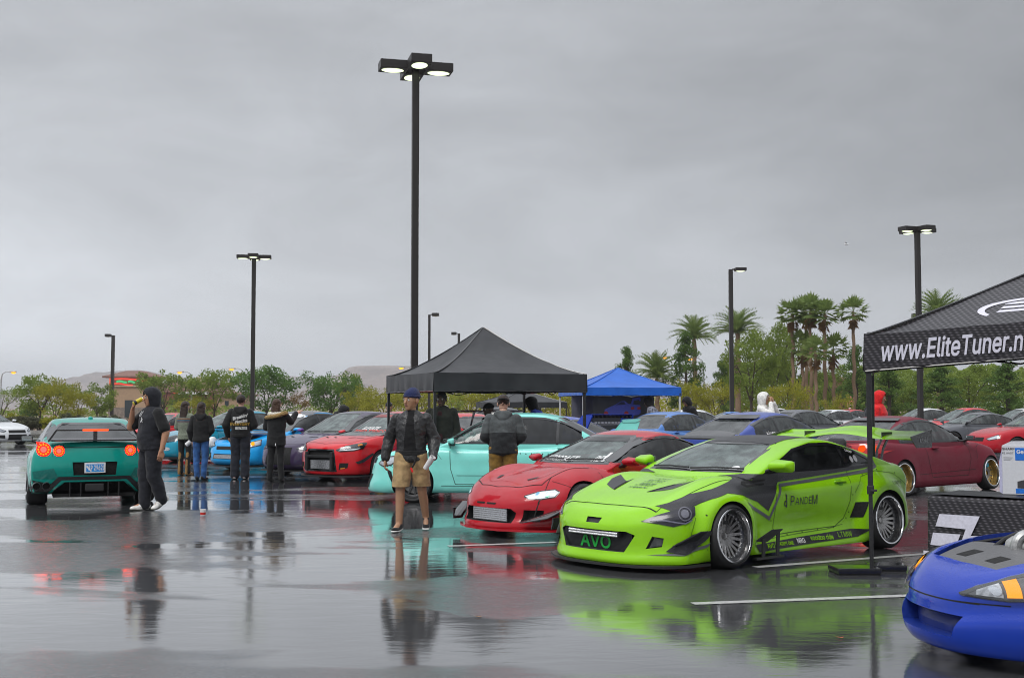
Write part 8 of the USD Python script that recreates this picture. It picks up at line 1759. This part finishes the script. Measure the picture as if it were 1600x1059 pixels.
# walking man in shorts
g_ = at(642, 829)
W_ = Person('man in a navy beanie, black bomber jacket and khaki shorts walking towards the camera', g_, rad(262), 1.735, 'tan', 1.03, res=0.016, head_turn=rad(-28), hip_r=(0.02, -0.09, 0.93), kn_r=(0.10, -0.115, 0.52), an_r=(0.10, -0.13, 0.085), toe_r=(0.255, -0.15, 0.035), kn_l=(-0.05, 0.13, 0.50), an_l=(-0.20, 0.15, 0.15), toe_l=(-0.10, 0.17, 0.035),
            el_l=(-0.06, 0.285, 1.14), wr_l=(0.10, 0.30, 0.93), el_r=(-0.05, -0.30, 1.14), wr_r=(0.03, -0.33, 0.90), hand_l=dict(along=(0.45, -0.12, -0.75), palm=(0.4, -0.9, 0.2), curl=0.95), hand_r=dict(along=(0.1, -0.05, -1), palm=(-0.2, 1, 0), curl=0.5))
W_.beanie(C_BEANIE); W_.legs('shorts', C_KHAKI, 0.034, 'kn', wrinkle=0.010); jk = W_.top('jacket', C_SHELL, 0.030, 0.94, wrinkle=0.014, loose=1.22, collar=C_BLACK, cuff=C_BLACK, seed=9); W_.shoes(C_BLACK)
jm = UsdGeom.Mesh.Get(stage, jk); jv = np.array(jm.GetPointsAttr().Get(), float) / W_.k; jf = np.array(jm.GetFaceVertexIndicesAttr().Get()).reshape(-1, 3); jn = np.array(jm.GetNormalsAttr().Get(), float)
jc = jv[jf].mean(1); sel = (jc[:, 0] > 0.04) & (jc[:, 2] > 0.985) & (np.abs(jc[:, 1] - 0.012) < 0.040 + 0.045 * np.clip((1.45 - jc[:, 2]) / 0.5, 0, 1)); sv = jv + jn * 0.004
us, inv = np.unique(jf[sel], return_inverse=True); W_.add('shirt', trimesh.Trimesh(sv[us], inv.reshape(-1, 3), process=False), CL('tee_black', (0.006, 0.006, 0.007)))
lan = W_.add('lanyard', tube([(0.150, 0.10, 0.94), (0.158, 0.08, 0.86), (0.158, 0.05, 0.80)], [0.010, 0.013, 0.010], 6), C_BLACK); W_.add('lanyard_tag', moved(rbox(-0.004, 0.004, -0.012, 0.012, -0.03, 0.03, 0.003), (0.165, 0.045, 0.77), rx=0.4), C_RED, lan)
cup = thing('paper_cup', 'white rolled paper cup held in the left hand of the man in shorts', 'cup', (g_[0], g_[1], 0), rad(262)); kk = W_.k
part(cup, 'cup_wall', moved(lathe([(0.038, 0.10), (0.030, -0.09), (0.0, -0.09), (0.0, -0.086), (0.028, -0.086), (0.036, 0.10), (0.038, 0.10)], 24, 'z'), (0.175 * kk, 0.265 * kk, 0.86 * kk), rx=rad(-35), ry=rad(20)), plain('paper_white', (0.72, 0.71, 0.72), 0.6)); part(cup, 'cup_bottom', moved(lathe([(0, -0.088), (0.029, -0.088)], 20, 'z'), (0.175 * kk, 0.265 * kk, 0.86 * kk), rx=rad(-35), ry=rad(20)), plain('paper_grey', (0.4, 0.38, 0.4), 0.6))

# big man drinking on the left
g_ = at(235, 797)
D_ = Person('heavy man in a black hooded vest and white trainers drinking from a yellow can', g_, rad(218), 1.80, 'warm', 1.22, res=0.02, head_tilt=rad(4), hip_l=(0, 0.10, 0.93), hip_r=(0, -0.10, 0.93), kn_l=(0.0, 0.095, 0.50), an_l=(-0.13, 0.085, 0.155), toe_l=(-0.02, 0.09, 0.038), kn_r=(0.06, -0.09, 0.51), an_r=(0.06, -0.085, 0.085), toe_r=(0.22, -0.10, 0.035),
            el_r=(0.20, -0.30, 1.20), wr_r=(0.24, -0.13, 1.47), hand_r=dict(along=(-0.15, 0.25, 0.9), palm=(-0.75, 0.65, 0.0), curl=0.8), el_l=(-0.09, 0.31, 1.13), wr_l=(-0.02, 0.32, 0.87), hand_l=dict(along=(0.1, -0.02, -1), palm=(0, -1, 0), curl=0.35))
D_.legs('trousers', C_NAVY, 0.026, flare=0.008, wrinkle=0.012); D_.top('shirt_sleeves', C_BLACK, 0.022, 0.95, 'short', seed=4); D_.top('vest', C_NAVY, 0.038, 0.86, 'none', wrinkle=0.012, seed=6); D_.hood(C_NAVY); D_.shoes(C_WHITE, plain('dark_sole', (0.07, 0.07, 0.05), 0.6), scale=1.15); D_.hair(HAIR['black'])
em = shapely.union_all([LineString([(-0.02, -0.03), (0.0, 0.0), (0.03, 0.012)]).buffer(0.006), LineString([(0.0, 0.0), (0.006, 0.03), (0.012, 0.038)]).buffer(0.006), LineString([(0.0, 0.0), (0.026, -0.026)]).buffer(0.006), Point(0.004, 0.03).buffer(0.008)])
e_ = flat2(em, 1.0); v = np.array(e_.vertices); D_.add('emblem', trimesh.Trimesh(np.column_stack([0.196 - 0.8 * (v[:, 0] + 0.08) ** 2, v[:, 0] + 0.08, v[:, 1] + 1.31]), e_.faces, process=False), WHITE, smooth=False)
for s in (-1, 1): D_.add('drawstring', tube([(0.14, s * 0.03, 1.44), (0.165, s * 0.025, 1.40), (0.180, s * 0.022, 1.365)], 0.004, 5), WHITE)
kk = D_.k; can = thing('drink_can', 'yellow and black drink can raised to the mouth of the hooded man', 'can', (g_[0], g_[1], 0), rad(218)); cm = lambda m: moved(m, (0.200 * kk, -0.035 * kk, 1.585 * kk), ry=rad(-62))
part(can, 'can_body', cm(lathe([(0.0, -0.08), (0.026, -0.08), (0.033, -0.07), (0.033, 0.06), (0.027, 0.075), (0.0, 0.074)], 24, 'z')), plain('can_yellow', (0.62, 0.50, 0.01), 0.3, coat=0.5)); part(can, 'can_band', cm(lathe([(0.0335, -0.072), (0.0337, -0.03)], 24, 'z')), BLACK_PLASTIC); part(can, 'can_rim', cm(lathe([(0.027, 0.074), (0.028, 0.08), (0.024, 0.08)], 24, 'z')), CHROME)

# two women seen from behind
g_ = at(288, 742)
P_ = Person('woman in a grey green patterned jumper and tan boots, seen from behind', g_, rad(75), 1.66, 'fair', 0.90, el_l=(-0.0, 0.22, 1.14), wr_l=(0.15, 0.12, 1.10), el_r=(0.0, -0.22, 1.14), wr_r=(0.15, -0.12, 1.10))
P_.legs('leggings', C_BLACK, 0.014, flare=0.006); P_.top('jumper', C_SAGE, 0.036, 0.84, loose=1.15); P_.hair(HAIR['dark'], 0.34); P_.shoes(C_TAN, C_TAN, high=0.45, name='boot')
for z, c_, w in ((1.345, (0.30, 0.13, 0.06), 0.012), (1.315, (0.05, 0.16, 0.26), 0.012), (1.285, (0.22, 0.10, 0.16), 0.008), (1.375, (0.34, 0.33, 0.28), 0.010)):
    st_ = m3.Manifold.batch_boolean([m3.Manifold.batch_hull([ell((0, 0, z), (0.148 * 1.0, 0.205, w))])], m3.OpType.Add); P_.add('knit_band', tm(m3.Manifold.cylinder(w * 1.6, 1, 1, 40, True).scale((0.147, 0.204, 1)).translate((0, 0, z))), CL('band_%d' % int(z * 1000), c_))
g_ = at(313, 750)
P_ = Person('woman in a black hoodie, black cap and blue jeans, seen from behind', g_, rad(93), 1.63, 'fair', 0.95, el_l=(-0.03, 0.25, 1.12), wr_l=(0.06, 0.22, 0.90), el_r=(0.0, -0.24, 1.13), wr_r=(0.14, -0.15, 1.02), an_l=(-0.02, 0.07, 0.085), an_r=(-0.02, -0.07, 0.085), toe_l=(0.12, 0.08, 0.035), toe_r=(0.12, -0.12, 0.035))
P_.legs('jeans', C_JEAN, 0.014, wrinkle=0.006); P_.top('hoodie', C_BLACK, 0.034, 0.88, loose=1.15, cuff=C_BLACK); P_.hood(C_BLACK, False); P_.hair(HAIR['dark'], 0.30); P_.cap(C_BLACK); P_.shoes(C_BLACK, None); P_.add('cap_badge', P_.hx(moved(tm(ell((0, 0, 0), (0.004, 0.03, 0.008))), (-0.105, 0, 0.055))), plain('badge_gold', (0.4, 0.28, 0.04), 0.4))
kk = P_.k; ro = thing('paper_roll', 'white paper roll in the left hand of the woman in jeans', 'paper', (g_[0], g_[1], 0), rad(93)); part(ro, 'paper', moved(lathe([(0.045, 0.09), (0.045, -0.09), (0.04, -0.09), (0.04, 0.09), (0.045, 0.09)], 20, 'z'), (0.06, 0.25, 0.80), rx=rad(50)), plain('paper_white', (0.72, 0.71, 0.72), 0.6)); part(ro, 'paper_core', moved(lathe([(0.0, 0.0), (0.04, 0.0)], 20, 'z'), (0.06, 0.25, 0.80), rx=rad(50)), plain('paper_grey', (0.4, 0.38, 0.4), 0.6))
# lettered hoodie
g_ = at(375, 748)
P_ = Person('man in a black hoodie lettered in white and gold on the back', g_, rad(92), 1.79, 'fair', 1.05, el_l=(-0.05, 0.30, 1.14), wr_l=(0.06, 0.27, 0.90), el_r=(0.02, -0.28, 1.14), wr_r=(0.16, -0.16, 1.05))
P_.legs('jeans', C_DJEAN, 0.034, flare=0.014, wrinkle=0.012); P_.top('hoodie', C_BLACK, 0.038, 0.88, loose=1.2, cuff=C_BLACK); P_.hood(C_BLACK, False); P_.cap(C_BLACK, True, False); P_.hair(HAIR['dark']); P_.shoes(CL('red_trim', (0.45, 0.02, 0.03)), SOLE)
gold = plain('gold_print', (0.42, 0.26, 0.03), 0.4)
P_.back_text("Breakin'", 1.275, 0.03, 0.062, WHITE, -0.195, 0.2, rad(14)); P_.back_text('Necks', 1.185, 0.05, 0.062, WHITE, -0.195, 0.2, rad(10)); P_.back_text('EVERYDAY', 1.125, 0.015, 0.060, gold, -0.19, 0, 0, 0.95); P_.back_text('BENZES', 1.04, 0.045, 0.055, WHITE, -0.185, 0, 0, 0.85)
# fur collar
g_ = at(431, 753)
P_ = Person('woman in a black coat with a cream and tan fur collar, pointing to the right', g_, rad(86), 1.70, 'fair', 0.98, res=0.02, el_l=(0.03, 0.23, 1.16), wr_l=(0.18, 0.10, 1.15), sh_r=(0.0, -0.19, 1.41), el_r=(0.16, -0.27, 1.28), wr_r=(0.33, -0.34, 1.46), hand_r=dict(along=(0.5, -0.5, 0.4), palm=(0, 0.2, -1), curl=0.1), an_l=(-0.02, 0.13, 0.11), an_r=(-0.02, -0.12, 0.11), kn_l=(0.0, 0.11, 0.52), kn_r=(0.0, -0.10, 0.52))
P_.legs('leggings', C_BLACK, 0.012); P_.top('coat', C_BLACK, 0.044, 0.76, loose=1.1); P_.hair(HAIR['brown'], 0.22); P_.shoes(C_BLACK, C_BLACK, high=0.22, name='heeled_shoe')
P_.add('fleece_lining', jitter(fuse([m3.Manifold.batch_hull([ell((-0.10, -0.11, 1.44), 0.05), ell((-0.10, 0.12, 1.44), 0.05), ell((-0.03, 0.0, 1.47), (0.05, 0.12, 0.04))])], 0.02, 2), 0.014, 30, 1), C_CREAM)
P_.add('fur_trim', jitter(fuse(chain([(0.02, 0.20, 1.36), (-0.10, 0.19, 1.37), (-0.165, 0.10, 1.385), (-0.175, 0.0, 1.395), (-0.16, -0.12, 1.43), (-0.08, -0.21, 1.47), (0.03, -0.20, 1.46)], [0.042] * 7), 0.018, 1), 0.016, 40, 2), C_FUR); P_.add('coat_tag', moved(rbox(-0.004, 0.004, -0.012, 0.012, -0.025, 0.025, 0.003), (-0.172, -0.03, 0.80)), WHITE)
# others
g_ = ((507 - 800) / FPX * 31.2, 31.2)
P_ = Person('man in a black hood bending forward over the dark purple roof', g_, rad(-12), 1.80, 'fair', 1.0, lean=rad(48), fingers=False, head_tilt=rad(-25)); P_.top('hoodie', C_BLACK, 0.034, 0.88); P_.hood(C_BLACK); P_.hair(HAIR['brown']); P_.legs('trousers', C_BLACK); P_.shoes(C_BLACK)
P_ = Person('man whose capped head shows above the bright red roof beside the canopy leg', ((608 - 800) / FPX * 31.5, 31.5), rad(265), 1.66, 'tan', 1.0, fingers=False); P_.top('jacket', C_BLACK, 0.034, 0.88); P_.cap(C_BLACK, True, False); P_.legs('trousers', C_DJEAN); P_.shoes(C_BLACK)
P_ = Person('man in a long dark coat standing in the shade under the black canopy', ((690 - 800) / FPX * 22.3, 22.3), rad(262), 1.80, 'deep', 1.12, fingers=False); P_.top('coat', C_OLIVE, 0.045, 0.80); P_.hair(HAIR['black']); P_.legs('trousers', C_BLACK); P_.shoes(C_BLACK); P_.add('shirt', tm(m3.Manifold.batch_hull([ell((0.15, 0, 1.40), (0.01, 0.04, 0.03)), ell((0.180, 0, 0.95), (0.012, 0.06, 0.03))])), CL('maroon_shirt', (0.03, 0.008, 0.01)))
g_ = at(786, 800)
P_ = Person('man in a two-tone grey jacket and ochre trousers, seen from behind', g_, rad(88), 1.705, 'fair', 1.10, res=0.018, lean=rad(7), head_tilt=rad(14), el_l=(0.02, 0.27, 1.14), wr_l=(0.20, 0.13, 1.02), el_r=(0.02, -0.27, 1.14), wr_r=(0.20, -0.13, 1.02))
P_.legs('trousers', C_OCHRE, 0.03, wrinkle=0.012); P_.top('jacket', C_GREY, 0.040, 0.86, loose=1.2, split=1.185, mt2=C_DGREY, wrinkle=0.014); P_.hood(C_GREY, False); P_.cap(C_DGREY, True, True); P_.hair(HAIR['dark']); P_.shoes(C_BLACK)
P_ = Person('person in a black cap looking over the mint car roof', ((764 - 800) / FPX * 23.2, 23.2), rad(210), 1.60, 'deep', 1.0, fingers=False); P_.top('jacket', C_BLACK, 0.034, 0.88); P_.cap(C_BLACK); P_.legs('trousers', C_BLACK); P_.shoes(C_BLACK)
P_ = Person('person in a bright blue jacket with a black hood, stooping under the black canopy', ((850 - 800) / FPX * 25.6, 25.6), rad(170), 1.78, 'deep', 1.05, lean=rad(22), fingers=False); P_.top('jacket', C_BLUE, 0.045, 0.86); P_.hood(C_BLACK); P_.legs('trousers', C_BLACK); P_.shoes(C_BLACK)
P_ = Person('person in a pale striped jumper and black hood under the blue canopy', ((1026 - 800) / FPX * 36.6, 36.6), rad(170), 1.86, 'deep', 1.1, lean=rad(20), fingers=False); P_.top('jumper', C_PLAID, 0.045, 0.86); P_.hood(C_BLACK); P_.legs('trousers', C_BLACK); P_.shoes(C_BLACK)
P_ = Person('person in a black hoodie bowed beside the white leg of the blue canopy', ((1081 - 800) / FPX * 37.5, 37.5), rad(205), 1.86, 'tan', 1.1, lean=rad(14), head_tilt=rad(20), fingers=False); P_.top('hoodie', C_BLACK, 0.05, 0.86); P_.hood(C_BLACK); P_.legs('trousers', C_BLACK); P_.shoes(C_BLACK)
P_ = Person('person in a white hoodie with hands raised to the face', ((1192 - 800) / FPX * 28.6, 28.6), rad(-28), 1.86, 'tan', 1.0, el_l=(0.24, 0.24, 1.30), wr_l=(0.20, 0.09, 1.56), el_r=(0.26, -0.24, 1.28), wr_r=(0.20, -0.10, 1.55), hand_l=dict(along=(-0.1, -0.4, 0.9), palm=(-1, 0, 0)), hand_r=dict(along=(-0.1, 0.4, 0.9), palm=(-1, 0, 0))); P_.top('hoodie', C_WHITE, 0.04, 0.88); P_.hood(C_WHITE); P_.legs('trousers', C_DJEAN); P_.shoes(C_BLACK)
P_ = Person('person in a bright red hoodie standing behind the maroon coupe', ((1373 - 800) / FPX * 27.0, 27.0), rad(-30), 1.87, 'tan', 1.05, fingers=False, head_tilt=rad(8)); P_.top('hoodie', C_RED, 0.045, 0.86); P_.hood(C_RED); P_.legs('trousers', C_BLACK); P_.shoes(C_BLACK)
P_ = Person('person in a dark hood just behind the bright red hoodie', ((1362 - 800) / FPX * 29.5, 29.5), rad(200), 1.84, 'tan', 1.0, fingers=False); P_.top('hoodie', C_NAVY, 0.04, 0.86); P_.hood(C_NAVY); P_.legs('trousers', C_BLACK); P_.shoes(C_BLACK)
# small things on the ground
x, y = at(317, 806); cu = thing('fallen_cup', 'small white and red cup standing alone on the wet asphalt on the left', 'cup', (x, y, 0)); part(cu, 'cup_wall', lathe([(0.0, 0.004), (0.035, 0.004), (0.045, 0.10), (0.042, 0.10), (0.032, 0.008)], 20, 'z'), plain('paper_white', (0.72, 0.71, 0.72), 0.6)); part(cu, 'cup_band', lathe([(0.0372, 0.02), (0.0412, 0.055)], 20, 'z'), redink)
for px, py, c_, lab in ((745, 964, (0.34, 0.16, 0.05), 'fallen tan leaf on the wet asphalt below the walking man'), (1311, 997, (0.45, 0.12, 0.03), 'fallen orange leaf on the wet asphalt below the lime coupe')):
    x, y = at(px, py); lf_ = leaves(np.array([(0, 0, 0.0)] * 3) + np.array([(0, 0, 0), (0.02, 0.01, 0), (-0.01, 0.02, 0)]), 0.06, np.random.default_rng(3)); v = np.array(lf_.vertices); v[:, 2] = 0.006 + np.abs(v[:, 2]) * 0.3; lf_.vertices = v
    single('fallen_leaf', lf_, plain('leaf_litter_%d' % px, c_, 0.5), lab, 'leaf', smooth=False, loc=(x, y, 0))

# the mist over the far hills
haze = mat('mist', {'v': ('principled_volume', {'color': (0.86, 0.88, 0.92), 'density': 0.00022, 'anisotropy': 0.2})}, surface=None, volume='v.volume')
single('haze', box(-6100, 6100, -500, 9100, -1.1, 112), haze, 'thin grey mist fading the far hills', kind='stuff', smooth=False)
